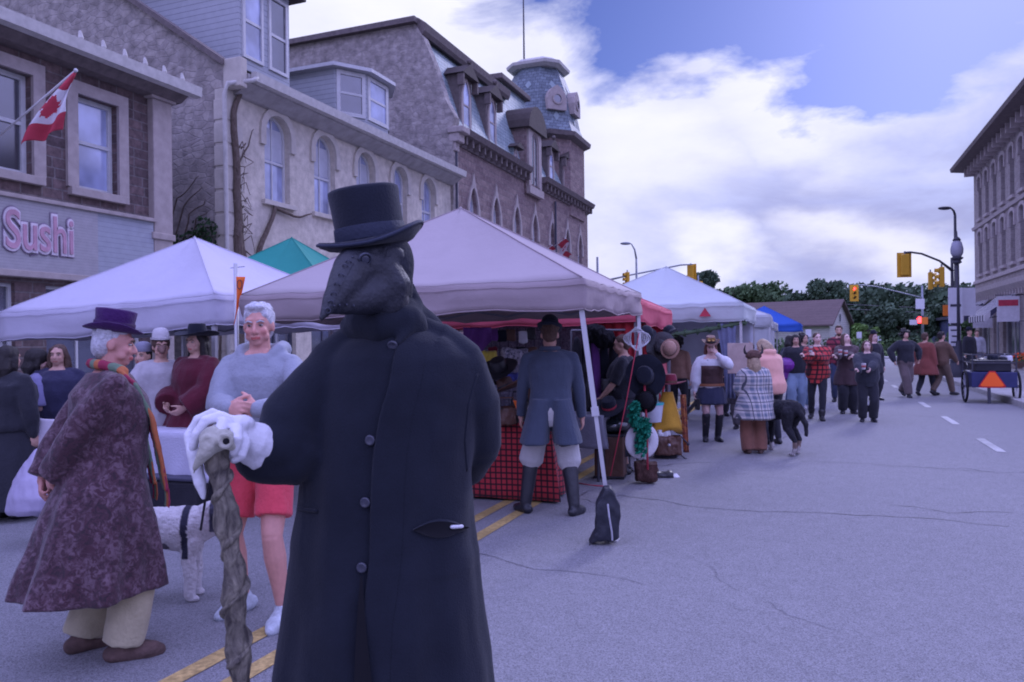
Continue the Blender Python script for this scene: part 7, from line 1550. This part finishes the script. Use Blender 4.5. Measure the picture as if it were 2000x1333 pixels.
# ================================================================ DOGS
furw = M('white_fur', (.55, .52, .52), .95, var=.2, vs=20, bump=1, bs=45); furb = M('dog_fur', (1, 1, 1), .9, var=.12, vs=18, bump=1, bs=45, pat='attr')
def dog(at, rz, sc, label, colfn, headto, longf=0, tail=None, hz_=.0, seed=1, fat=1.0):
    loc = Vector((at.x, at.y, 0)); t = thing('dog', label, 'dog', loc, None, rz); k = sc; V_ = lambda *a: Vector(a) * k; m = MB()
    # trunk: deep chest to narrow belly; +Y forward
    m.limb([V_(0, .22, .50), V_(0, .10, .475), V_(0, -.08, .50), V_(0, -.24, .52)], [.105 * k * fat, .125 * k * fat, .104 * k * fat, .10 * k * fat], 18)
    m.limb([V_(0, .20, .44), V_(0, .10, .43)], [.08 * k, .085 * k], 14)
    h = Vector(headto) * k; m.limb([V_(0, .22, .54), (V_(0, .26, .60)).lerp(h, .4), h], [.085 * k, .068 * k, .058 * k], 14)
    hd_ = (h - V_(0, .22, .54)); f = Vector((hd_.x * .6, max(.2, hd_.y), hz_)).normalized(); m.ell(h + f * .02 * k, (.068 * k, .075 * k, .066 * k), 14, 10); m.limb([h + f * .05 * k - UP * .01 * k, h + f * .15 * k - UP * .03 * k], [.042 * k, .028 * k], 12)
    s = Vector((f.y, -f.x, 0)).normalized()
    for q in (-1, 1):
        m.limb([h + s * q * .055 * k + UP * .03 * k, h + s * q * .082 * k - UP * .02 * k, h + s * q * .082 * k - UP * .075 * k], [.02 * k, .026 * k, .018 * k], 10)
        # front legs straight with wrist, hind legs with high knee and hock
        fx = .075 * q; m.limb([V_(fx, .19, .42), V_(fx, .16, .30), V_(fx, .175, .16), V_(fx, .165, .04)], [.052 * k * fat, .038 * k * fat ** 1.6, .027 * k * fat ** 2.2, .024 * k * fat ** 1.6], 12); m.limb([V_(fx, .165, .028), V_(fx, .205, .022)], [.028 * k, .024 * k], 10)
        st = .05 * q; m.limb([V_(fx, -.24, .48), V_(fx * 1.1, -.18 + st, .32)], [.08 * k * fat, .052 * k * fat], 12); m.limb([V_(fx * 1.1, -.18 + st, .32), V_(fx * 1.1, -.30 + st, .17)], [.046 * k * fat ** 1.5, .026 * k * fat ** 2], 12); m.limb([V_(fx * 1.1, -.30 + st, .17), V_(fx * 1.1, -.275 + st, .03)], [.026 * k * fat ** 2, .024 * k * fat ** 2], 10); m.limb([V_(fx * 1.1, -.275 + st, .026), V_(fx * 1.1, -.235 + st, .022)], [.028 * k, .024 * k], 10)
    tl = tail or [(0, -.32, .56), (0, -.40, .62), (0, -.42, .70)]; m.limb([V_(*q) for q in tl], [.035 * k, .03 * k, .02 * k][:len(tl)] if len(tl) <= 3 else [.03 * k] * len(tl), 10)
    b = m.remesh('body', furb, t, vox=.012 * k if k > 1.1 else .009, sm=2, wrinkle=.004 + longf, wscale=26, colfn=lambda c: colfn(c / k)); 
    MB().ell(h + f * .175 * k - UP * .025 * k, .014 * k, 8, 6).build('nose', blkleath, t, smooth=True)
    for q in (-1, 1): MB().ell(h + f * .075 * k + s * q * .035 * k + UP * .018 * k, .009 * k, 8, 6).build('eye', eyed, t, smooth=True)
    return t, h
def poodle(c):
    if c.z > .46 and c.y > .30: return (.07, .07, .10)
    if c.y > .13 and c.y < .17 and c.z > .30: return (.03, .03, .05)
    if (c - Vector((.10, .0, .38))).length < .045: return (.14, .13, .15)
    return (.60, .57, .57)
a_ = G(326, 1172); dogt, _ = dog(a_, YAW - radians(82), .93, 'white dog with grey patches standing behind the paisley coat', poodle, (.05, .38, .60), .001, [(0, -.32, .54), (0, -.37, .56), (0, -.40, .60)], fat=1.24)
m = MB(); m.tube([P(392, 1035, 4.75), P(402, 970, 4.6), P(420, 900, 4.4), P(450, 820, 4.2)], .008, 6); ls = tag(m.build('leash', blkleath, None, smooth=True), 'dark leash running from the white dog up to the grey haired man', 'leash')
def bern(c):
    if c.z < .09: return (.45, .42, .42)
    if c.z < .26 and c.y < -.1 and abs(c.x) > .02 and c.z < .16: return (.25, .18, .15)
    return (.022, .022, .028)
a_ = G(1519, 884); dog(a_, YAW - radians(335), 1.22, 'shaggy black dog with white paws seen from behind, next to the child in plaid', bern, (-.05, .34, .52), .012, [(0, -.33, .50), (.02, -.40, .36), (.03, -.40, .24)], seed=2)
# ================================================================ STALLS AND GOODS
check = CM('red_black_check', (.42, .035, .045), .08, pat='gingham', col2=(.035, .01, .016), sz=(.062, .058)); gcloth = CM('grey_tablecloth', (.16, .16, .20))
def table(label, nr, W, D, h, mat, hang, rot=0, seed=0, legmat=None, name='stall_table'):
    """draped folding table; nr = near right corner"""
    c_, s_ = cos(rot), sin(rot); ux = Vector((-c_, -s_, 0)); uy = Vector((-s_, c_, 0)); nr = Vector((nr[0], nr[1], 0)); C_ = nr + ux * W / 2 + uy * D / 2
    t = thing(name, label, 'table', (C_.x, C_.y, 0)); m = MB(); R = Matrix.Rotation(rot, 3, 'Z'); m.box(C_ + UP * (h - .025), (W - .01, D - .01, .035), R); m.build('tabletop', legw, t)
    for a in (.05, .95):
        for b in (.08, .92): q = nr + ux * W * a + uy * D * b; MB().tube([q, q + UP * (h - .045)], .016, 8).build('leg', polek, t)
    n = 26; ring0 = []; cor = [nr, nr + ux * W, nr + ux * W + uy * D, nr + uy * D]
    for e in range(4):
        for j in range(n): ring0.append(cor[e].lerp(cor[(e + 1) % 4], j / n))
    rows = [[C_.lerp(p, f) + UP * (h + .002) for p in ring0] for f in (.02, .5, .97)]
    for j in range(9):
        f = j / 8; row = []
        for i, p in enumerate(ring0):
            o = (p - C_).normalized(); u = (i % n) / n; cf = 1 - min(1, min(u, 1 - u) * 5); am = .015 + .03 * f
            row.append(p + o * (.006 + am * (.6 + .5 * sin(i * .75 + seed) + .5 * noise.noise(Vector((i * .23, seed, f)))) * f + .07 * cf * f) + UP * (h - .004 - hang * f + .015 * f * noise.noise(Vector((i * .3, seed, 5)))))
        rows.append(row)
    m = MB(); m.loft(rows, False, True); o = m.build('tablecloth', mat, t, smooth=True); md = o.modifiers.new('t', 'SOLIDIFY'); md.thickness = .004; return t, C_
tn = P(1072, 700, 7.55); T_, TC = table('stall table under a red and black checked cloth behind the man in the tailcoat', (tn.x, tn.y), 2.1, .75, .80, check, .77, radians(3), 2)
tn = P(1172, 700, 8.6); table('small stall table under a grey cloth under the red canopy', (tn.x, tn.y), .9, .6, .74, gcloth, .35, radians(3), 5)
tn = P(402, 700, 6.9); table('white clothed table behind the grey haired man and the dog', (tn.x, tn.y), 1.0, .7, .80, CM('white_tablecloth', (.46, .45, .55), .05), .42, 0, 7)
def hatobj(px, py, d, mat, label, style='wide', sc=1.0, rot=None, band=None):
    c = P(px, py, d); t = thing('hat', label, 'hat', c, 'hats for sale'); R = rot or Matrix.Identity(3); m = MB(); n = 30; rings = []
    prof = {'wide': [(.12, -.004), (.19, .0), (.193, .006), (.19, .009), (.12, .002), (.086, .008), (.083, .07), (.072, .11), (.045, .118), (.01, .11)], 'bowler': [(.09, -.003), (.118, .004), (.12, .01), (.116, .012), (.088, .006), (.084, .05), (.072, .09), (.045, .115), (.01, .122)], 'top': [(.09, -.003), (.135, .0), (.138, .006), (.135, .01), (.085, .006), (.082, .08), (.085, .15), (.06, .154), (.01, .154)]}[style]
    for r, z in prof: rings.append([c + R @ (Vector((r * cos(2 * pi * i / n), r * 1.12 * sin(2 * pi * i / n), z + (.03 * cos(2 * pi * i / n) ** 2 * max(0, (r - .1) / .09) if r > .1 else 0))) * sc) for i in range(n)])
    m.loft(rings); m.build('crown', mat, t, smooth=True, auto=55)
    m = MB(); m.loft([[c + R @ (Vector((.0865 * cos(2 * pi * i / n), .0865 * 1.12 * sin(2 * pi * i / n), z)) * sc) for i in range(n)] for z in (.012, .04)], False); m.build('band', band or blkleath, t, smooth=True); return t
def lump(name, cat, px, py, d, w, h, dep, mat, label, seed=0, grp=None, vox=.012, wr=.02, ws=12, extra=None):
    c = P(px, py, d); t = thing(name, label, cat, c, grp); m = MB(); m.box(c, (w * .8, dep * .8, h * .8), Matrix.Rotation(YAW, 3, 'Z')); rd = random.Random(seed + int(px))
    for _ in range(7): m.ell(c + RT * rd.uniform(-.3, .3) * w + UP * rd.uniform(-.3, .3) * h + FW * rd.uniform(-.3, .3) * dep, (w * .22, dep * .25, h * .22), 9, 7)
    b = m.remesh('body', mat, t, vox=vox, sm=2, wrinkle=wr, wscale=ws)
    if extra: extra(c, t)
    return t
def handle(w, h, mat): return lambda c, t: MB().tube([c - RT * w * .4 + UP * h * .35, c - RT * w * .3 + UP * h * .8, c + RT * w * .3 + UP * h * .8, c + RT * w * .4 + UP * h * .35], .009, 6).build('handle', mat, t, smooth=True)
lbr = M('brown_leather', (.10, .045, .03), .45, var=.35, bump=.35, bs=40, spec=.5); goods = 'goods piled on the checked table'
yelc = CM('yellow_cloth', (.60, .48, .08)); violet = CM('violet_cloth', (.16, .05, .24)); bluev = CM('blue_violet_satin', (.12, .14, .50)); greyl = CM('printed_cloth', (.40, .38, .46), pat='paisley', col2=(.08, .08, .12), col3=(.55, .52, .58)); must = CM('mustard_wool', (.50, .27, .03)); burg = CM('burgundy_felt', (.18, .02, .04)); grnf = M('green_feather', (.01, .22, .13), .8, var=.4, vs=30, bump=.8, bs=40)
hatobj(975, 722, 7.7, blkleath, 'black leather hat at the back of the checked table, left of the printed cloth', rot=Matrix.Rotation(.5, 3, 'X'))
hatobj(962, 800, 7.6, feltm, 'black felt hat low at the left end of the checked table goods', 'bowler')
hatobj(990, 760, 7.75, lbr, 'brown leather wide brimmed hat in the middle of the checked table', rot=Matrix.Rotation(-.4, 3, 'Y'))
hatobj(952, 752, 7.9, blkleath, 'black top hat standing tall at the left of the checked table', 'top')
lump('bag', 'bag', 985, 812, 7.6, .30, .22, .16, lbr, 'dark brown leather bag on the checked table', 1, goods, extra=handle(.3, .22, lbr))
lump('bag', 'bag', 1016, 806, 7.7, .22, .26, .14, blkleath, 'black leather bag right of the brown one on the checked table', 2, goods, extra=handle(.22, .26, blkleath))
lump('folded_cloth', 'cloth', 955, 700, 8.2, .20, .18, .12, yelc, 'bright yellow cloth bundle hanging left of the stall goods', 3, wr=.03)
lump('folded_cloth', 'cloth', 1005, 738, 7.9, .26, .12, .14, bluev, 'shiny blue violet cloth in front of the printed cloth', 4, wr=.03)
lump('folded_cloth', 'cloth', 1006, 704, 8.3, .34, .32, .08, greyl, 'black and white printed cloth behind the blue violet one', 5, wr=.03)
lump('boot', 'boot', 942, 790, 7.75, .16, .3, .16, blkleath, 'black boot shaft standing beside the leather hats', 6)
lump('purse', 'bag', 1030, 770, 7.9, .18, .18, .1, lbr, 'small brown purse beside the tailcoat sleeve', 9, goods)
c = P(1010, 800, 7.5); t = thing('price_tag', 'small orange triangular tag hanging from the leather bags', 'tag', c); m = MB(); m.poly([c + RT * -.04 + UP * .09, c + RT * .03 + UP * .08, c + RT * .03 - UP * .1], FW * .006); m.build('card', orp, t)
# wire grid panel with goods behind the table
gp_ = P(985, 700, 8.9); t = thing('grid_panel', 'black wire grid display panel standing behind the checked table', 'display panel', (gp_.x, gp_.y, 0))
m = MB()
for i in range(15): a = gp_ + RT * (-.75 + .1 * i); m.tube([(a.x, a.y, .1), (a.x, a.y, 1.75)], .005, 5)
for j in range(17): z_ = .12 + .1 * j; a = gp_ - RT * .75; b = gp_ + RT * .65; m.tube([(a.x, a.y, z_), (b.x, b.y, z_)], .005, 5)
m.build('grid', polek, t)
rd = random.Random(11); cols = [blkleath, lbr, greyl, violet, whitec, burg, feltm, blkleath]
for i in range(12):
    px = 940 + (i % 6) * 20 + rd.uniform(-4, 4); py = 655 + (i // 6) * 40 + rd.uniform(-6, 6); mt = cols[(i * 3) % 8]
    lump('pouch', 'pouch', px, py, 8.75, .13, .17, .06, mt, '%s pouch on the wire grid panel, %s row, %s from the left' % (['black', 'purple', 'black', 'brown', 'white', 'black', 'patterned', 'burgundy'][i % 8] , ['upper', 'lower'][i // 6], ['first', 'second', 'third', 'fourth', 'fifth', 'last'][i % 6]), i, 'pouches on the wire grid', vox=.012, wr=.01)
c = P(930, 668, 8.4); t = thing('hanging_cloth', 'purple cloth hanging beside the black coat shoulder', 'cloth', c); m = MB(); rows = [[P(905 + i * 5.5, 640 + j * 8 - abs(i - 4) * (j * .8), 8.4 + .03 * sin(i * 1.4 + j * .3)) for i in range(11)] for j in range(9)]; m.loft(rows, False, False); o = m.build('cloth', violet, t, smooth=True); md = o.modifiers.new('t', 'SOLIDIFY'); md.thickness = .004
# dark garments on a rail, behind the slanted leg
c = P(1172, 700, 9.4); t = thing('garment_rail', 'crowded rail of dark garments behind the slanted tent leg', 'clothes rail', (c.x, c.y, 0)); m = MB(); a = c - RT * .35; b = c + RT * .35
for q in (a, b): m.tube([(q.x, q.y, 0), (q.x, q.y, 1.72)], .014, 8)
m.tube([(a.x, a.y, 1.72), (b.x, b.y, 1.72)], .014, 8); m.build('frame', legd, t)
for i, mt in enumerate((blackc, blkleath, violet, feltm, blackc, burg)):
    q = c + RT * (-.28 + i * .11); m = MB(); m.limb([(q.x, q.y, 1.60), (q.x, q.y, 1.3), (q.x + .02, q.y, .75)], [.05, .075, .085], 12); m.remesh('garment', mt, t, vox=.016, sm=2, wrinkle=.02, wscale=8)
for px, py, nm_ in ((1163, 652, 'shaggy black fur hat on top of the garment rail, left one'), (1180, 662, 'shaggy black fur hat on top of the garment rail, right one')):
    c = P(px, py, 9.3); t = thing('fur_hat', nm_, 'hat', c, 'fur hats on the rail'); m = MB(); m.ell(c, (.14, .14, .11), 14, 10); m.remesh('hat', M('black_fur', (.012, .012, .016), .95, var=.5, vs=30, bump=1, bs=40), t, vox=.014, sm=0, wrinkle=.035, wscale=24)
# trunk, case and hats below
c = G(1193, 932); t = thing('trunk', 'tall brown leather trunk standing under the red canopy edge', 'trunk', c); m = MB(); R = Matrix.Rotation(.1, 3, 'Z'); m.box(c + UP * .25, (.34, .30, .50), R); m.build('body', lbr, t, bevel=.03)
for z_ in (.50, .02): m = MB(); m.box(c + UP * z_, (.355, .315, .03), R); m.build('rim', blkleath, t, bevel=.008)
for s_ in (-.1, .1): m = MB(); m.box(c + UP * .25 + RT * s_ - FW * .165, (.03, .012, .48), Matrix.Rotation(YAW, 3, 'Z')); m.build('strap', blkleath, t)
c2 = c + UP * .60; t = thing('glossy_case', 'glossy black case with a silver stud lying on the brown trunk', 'case', c2); m = MB(); m.ell(c2, (.24, .2, .09), 18, 10); m.build('body', M('gloss_black', (.012, .016, .018), .15, var=0, bump=0, spec=.7), t, smooth=True); MB().ell(c2 + UP * .02 - FW * .19 + RT * .03, .014, 8, 6).build('stud', silv, t, smooth=True)
hatobj(1190, 796, 8.9, feltm, 'black hat with a red lining resting above the glossy case', rot=Matrix.Rotation(.5, 3, 'X'), band=redc)
lump('helmet', 'helmet', 1188, 752, 9.1, .2, .18, .2, blkleath, 'grey black rounded helmet above the red lined hat', 3, wr=.004)
# hat pole along the far right leg of the mauve canopy
pd = 8.55; hp1 = hatobj(1262, 735, pd, feltm, 'large black hat hung on its edge on the tent leg, upper one', rot=Matrix.Rotation(radians(80), 3, 'X') @ Matrix.Rotation(.3, 3, 'Z'), sc=1.15)
hatobj(1262, 782, pd - .05, M('black_shag', (.008, .008, .011), 1, var=.3), 'round black hat hung on the tent leg above the green boa', 'bowler', rot=Matrix.Rotation(radians(85), 3, 'X'), sc=1.05)
hatobj(1263, 655, 9.4, feltm, 'black hat hung high behind the tent leg', 'bowler', rot=Matrix.Rotation(.6, 3, 'X')); hatobj(1292, 680, 9.9, blkleath, 'black hat left of the beige one on the red curtain', rot=Matrix.Rotation(radians(75), 3, 'X'))
hatobj(1309, 682, 9.7, tanc, 'beige hat hung against the red curtain', 'bowler', rot=Matrix.Rotation(radians(70), 3, 'X'), sc=1.0); hatobj(1310, 652, 10.4, feltm, 'dark pointed hat hung at the corner of the red canopy', 'bowler', rot=Matrix.Rotation(-.5, 3, 'Y'))
c = P(1244, 662, 8.5); t = thing('lace_fascinator', 'silver and white looped fascinator hung high on the tent leg', 'fascinator', c); m = MB(); rd = random.Random(2)
for q in range(5): a = rd.uniform(0, 6.28); m.tube([c + RT * (.07 + .02 * q) * cos(i * .42 + a) + UP * (.13 - .012 * q) * sin(i * .42 + a) + FW * .03 * sin(i) for i in range(16)], .006, 5)
m.build('loops', whitec, t, smooth=True)
# green boa
pts = [(1242, 790), (1238, 805), (1240, 825), (1250, 838), (1258, 825), (1262, 838), (1252, 860), (1252, 885)]
c = P(1250, 830, pd - .12); t = thing('feather_boa', 'emerald green feather boa wound round the tent leg', 'boa', c); m = MB(); pp_ = [P(x, y, pd - .12) for x, y in pts]; rd = random.Random(4); m.tube(pp_, .02, 7)
for a, b in zip(pp_, pp_[1:]):
    for q in range(5): leaves(m, a.lerp(b, q / 5), (.07, .07, .07), 34, .026, rd.random())
m.build('feathers', grnf, t)
c = P(1254, 862, pd - .05); t = thing('white_hat', 'white wide brimmed hat hung face on with a dark inside, low on the tent leg', 'hat', c); Q = (-FW + RT * .25).to_track_quat('Z', 'Y').to_matrix(); m = MB(); m.lathe(c, [(.085, -.03), (.09, .0), (.14, .006), (.195, .0), (.2, -.006), (.195, -.010), (.10, -.006), (.095, -.09), (.02, -.10)], 30, True, rot=Q); m.build('brim', CM('white_felt', (.58, .57, .60), .04), t, smooth=True); m = MB(); m.ell(c - RT * .01 + Q @ Vector((0, 0, -.02)), (.085, .085, .085)); m.build('lining', M('hat_lining', (.06, .06, .10), .8), t, smooth=True)
for x0, y0, x1, y1, w_, lab in ((1258, 740, 1265, 918, .012, 'red ribbon hanging down the tent leg behind the white hat'), (1248, 650, 1192, 930, .006, 'thin red guy line slanting down from the mauve canopy corner'), (1125, 945, 1178, 952, .006, 'red line lying on the road left of the sandbag')):
    if y0 > 900: a, b = G(x0, y0), G(x1, y1); a.z = b.z = .012
    else: a = P(x0, y0, 8.5); b = P(x1, y1, 8.3 if w_ < .01 else 8.45); b.z = max(.02, b.z)
    t = thing('red_line', lab, 'line', b); MB().tube([a, a.lerp(b, .5) - UP * .01 + RT * .01, b], w_, 6).build('line', redc, t, smooth=True)
c = G(1264, 944); lump('satchel', 'bag', 1263, 922, 8.55, .30, .26, .2, M('brown_shag', (.07, .035, .03), .95, var=.4, vs=20, bump=.8, bs=50), 'brown shaggy bag at the foot of the tent leg', 7, wr=.02)
lump('shoe_pair', 'shoes', 1298, 928, 8.9, .26, .09, .12, blkleath, 'black and white bundle lying on the road right of the tent leg', 8); lump('plastic_wrap', 'wrapping', 1312, 932, 8.95, .2, .05, .2, whitec, 'crumpled white plastic on the road beside the black bundle', 5)
# mannequin with mustard shawl
c = G(1303, 892); t = thing('mannequin', 'display figure draped in a mustard shawl with brown leather gear below', 'mannequin', c); m = MB(); k = lambda px, py: P(px, py, 10.4)
m.tube([c, c + UP * 1.0], .02, 8); m.box(c + UP * .02, (.3, .3, .03)); m.build('stand', polek, t)
rows = []; n = 34
for j in range(9):
    f = j / 8; q = k(1304 - 3 * f, 766 + 78 * f); r = .07 + .17 * f; rows.append([q + RT * cos(2 * pi * i / n) * (r + .03 * f * sin(i * 1.3)) + FW * sin(2 * pi * i / n) * r * .7 - UP * f * (.05 * sin(2 * pi * i / n * 2 + 1)) for i in range(n)])
m = MB(); m.loft(rows, True); m.build('shawl', must, t, smooth=True)
rows = [[k(1325 + i * 2.2 + j * .8, 770 + j * 14) - FW * .1 + FW * .02 * sin(i * 2) for i in range(6)] for j in range(9)]; m = MB(); m.loft(rows, False, False); o = m.build('side_scarf', CM('rust_pattern', (.28, .06, .03), pat='paisley', col2=(.05, .03, .03), col3=(.4, .2, .05)), t, smooth=True); md = o.modifiers.new('t', 'SOLIDIFY'); md.thickness = .01
hatobj(1308, 750, 10.4, burg, 'burgundy hat on the display figure with the mustard shawl', sc=1.15, band=lbr)
lump('satchel', 'bag', 1303, 870, 10.3, .42, .30, .26, lbr, 'brown leather satchel at the foot of the mustard draped figure', 9, extra=lambda c, t: MB().ell(c - FW * .14 + UP * .02, .02, 8, 6).build('buckle', silv, t, smooth=True))
lump('cloth_bundle', 'cloth', 1296, 846, 10.3, .2, .12, .15, whitec, 'white cloth bundle between the mustard shawl and the satchel', 4)
for x0, y0, x1, y1, lab in ((1322, 885, 1340, 898, 'dark stick with a knob poking out low from the display figure'), (1326, 850, 1344, 868, 'thin dark curved stick above the knobbed one')):
    a, b = P(x0, y0, 10.3), P(x1, y1, 10.25); t = thing('stick', lab, 'stick', b); m = MB(); m.tube([a, a.lerp(b, .5) + UP * .01, b], .009, 6); m.ell(b, .022 if 'knob' in lab else .012, 8, 6); m.build('shaft', polek, t, smooth=True)
c = P(1276, 806, 9.9); t = thing('plastic_tub', 'pale plastic tub with a turquoise edge behind the green boa', 'tub', c); m = MB(); m.lathe(c - UP * .12, [(.10, 0), (.13, .22), (.135, .24), (.125, .24), (.09, .02)], 20, True); m.build('tub', M('tub_plastic', (.5, .52, .58), .4, bump=0), t, smooth=True, auto=40); m = MB(); m.lathe(c + UP * .10, [(.136, 0), (.14, .03)], 20, False); m.build('rim', M('turquoise_rim', (.05, .42, .40), .4, bump=0), t, smooth=True)
# things under the lavender tent
c = G(350, 1012); t = thing('storage_bin', 'black storage bin under the white clothed table', 'bin', c); m = MB(); m.box(c + UP * .2, (.8, .45, .38), Matrix.Rotation(.05, 3, 'Z')); m.build('bin', M('black_plastic', (.02, .02, .028), .5), t, bevel=.03); m = MB(); m.box(c + UP * .405, (.84, .49, .03), Matrix.Rotation(.05, 3, 'Z')); m.build('lid', M('lid_plastic', (.05, .05, .08), .5), t, bevel=.01)
# the cart with an orange triangle
cb = G(1944, 790); WG = thing('cart', 'low blue cart with two thin wheels and a slow vehicle triangle on its back', 'cart', cb); R = Matrix.Identity(3); CX, CY = Vector((1, 0, 0)), Vector((0, 1, 0)); L_ = lambda x, y, z_: cb + CX * x + CY * y + UP * z_
bluep = M('blue_panel', (.03, .035, .11), .6, var=.15); m = MB(); m.box(L_(0, .7, .56), (.92, 1.3, .36), R); m.build('tub', bluep, WG, bevel=.02)
m = MB()
for x in (-.44, .44):
    for y in (.08, 1.3): m.bar(L_(x, y, .74), L_(x, y, 1.14), .03)
for z_ in (.95, 1.14): m.tube([L_(-.44, .08, z_), L_(.44, .08, z_), L_(.44, 1.3, z_), L_(-.44, 1.3, z_), L_(-.44, .08, z_)], .016, 6)
m.build('rail', polek, WG)
m = MB(); m.box(L_(0, .55, .88), (.72, .8, .26), R); m.build('bin', M('cart_bin', (.025, .025, .035), .6), WG, bevel=.02)
for x in (-.53, .53):
    cw = L_(x, .5, .385); n = 30; m = MB(); m.tube([cw + CY * .36 * cos(2 * pi * i / n) + UP * .36 * sin(2 * pi * i / n) for i in range(n + 1)], .028, 8, False); wl = m.build('wheel', M('rubber', (.015, .015, .018), .8), WG, smooth=True); sub_o(wl)
    m = MB(); [m.tube([cw, cw + CY * .345 * cos(2 * pi * i / 14) + UP * .345 * sin(2 * pi * i / 14)], .004, 4) for i in range(14)]; m.build('spokes', silv, wl); MB().tube([cw - CX * .05, cw + CX * .05], .035, 10).build('hub', polek, wl)
m = MB(); m.tube([L_(-.53, .5, .385), L_(.53, .5, .385)], .02, 8); m.build('axle', polek, WG)
m = MB(); m.bar(L_(-.12, -.0, .02), L_(-.12, .02, .5), .06); m.build('prop_leg', polek, WG)
q = L_(-.06, -.012, .58); m = MB(); tri = [(-.28, -.17), (-.23, -.20), (.23, -.20), (.28, -.17), (.06, .19), (-.06, .19)]; m.poly([q + CX * x + UP * y for x, y in tri], -CY * .01); tr_ = m.build('triangle_border', M('dark_red_reflector', (.45, .02, .03), .4, var=0, bump=0), WG); sub_o(tr_)
m = MB(); m.poly([q - CY * .012 + CX * x * .86 + UP * y * .84 for x, y in tri], -CY * .004); m.build('triangle', M('fluorescent_orange', (.95, .13, .02), .5, var=0, bump=0), tr_)
rd = random.Random(9)
for i in range(6): lump('cargo_bundle', 'bundle', 1922 + i * 9, 708 - (i % 3) * 4, 18.4 + (i % 2) * .3, .24, .22, .25, [blkleath, greyc, feltm, denim, blackc, whitec][i], ['black bundle at the left end of the cart load', 'grey bundle second from left in the cart load', 'dark felt bundle left of centre in the cart load', 'blue denim bundle right of centre in the cart load', 'black cloth bundle near the right of the cart load', 'white bundle at the right end of the cart load'][i], i, 'bundles in the cart', vox=.03, wr=.03)
c = P(1992, 706, 21); t = thing('flower_basket', 'hanging basket of orange red flowers at the right edge', 'basket', c); m = MB(); m.lathe(c - UP * .2, [(.05, 0), (.16, .12), (.2, .2), (.17, .2)], 14); m.build('basket', lbr, t, smooth=True); m = MB(); leaves(m, c + UP * .06, (.25, .25, .14), 320, .04, 2); m.build('foliage', lf[1], t); m = MB(); leaves(m, c + UP * .1, (.25, .25, .13), 150, .045, 3); m.build('flowers', M('orange_flower', (.7, .10, .03), .8), t)
m = MB(); m.tube([c + UP * .1, c + UP * 1.1, c + UP * 1.1 + RT * .9], .015, 6); m.build('hanger', polek, t)
for px, py, d, lab in ((2010, 800, 17, 'dark figure-high bollard at the right edge'),): pass
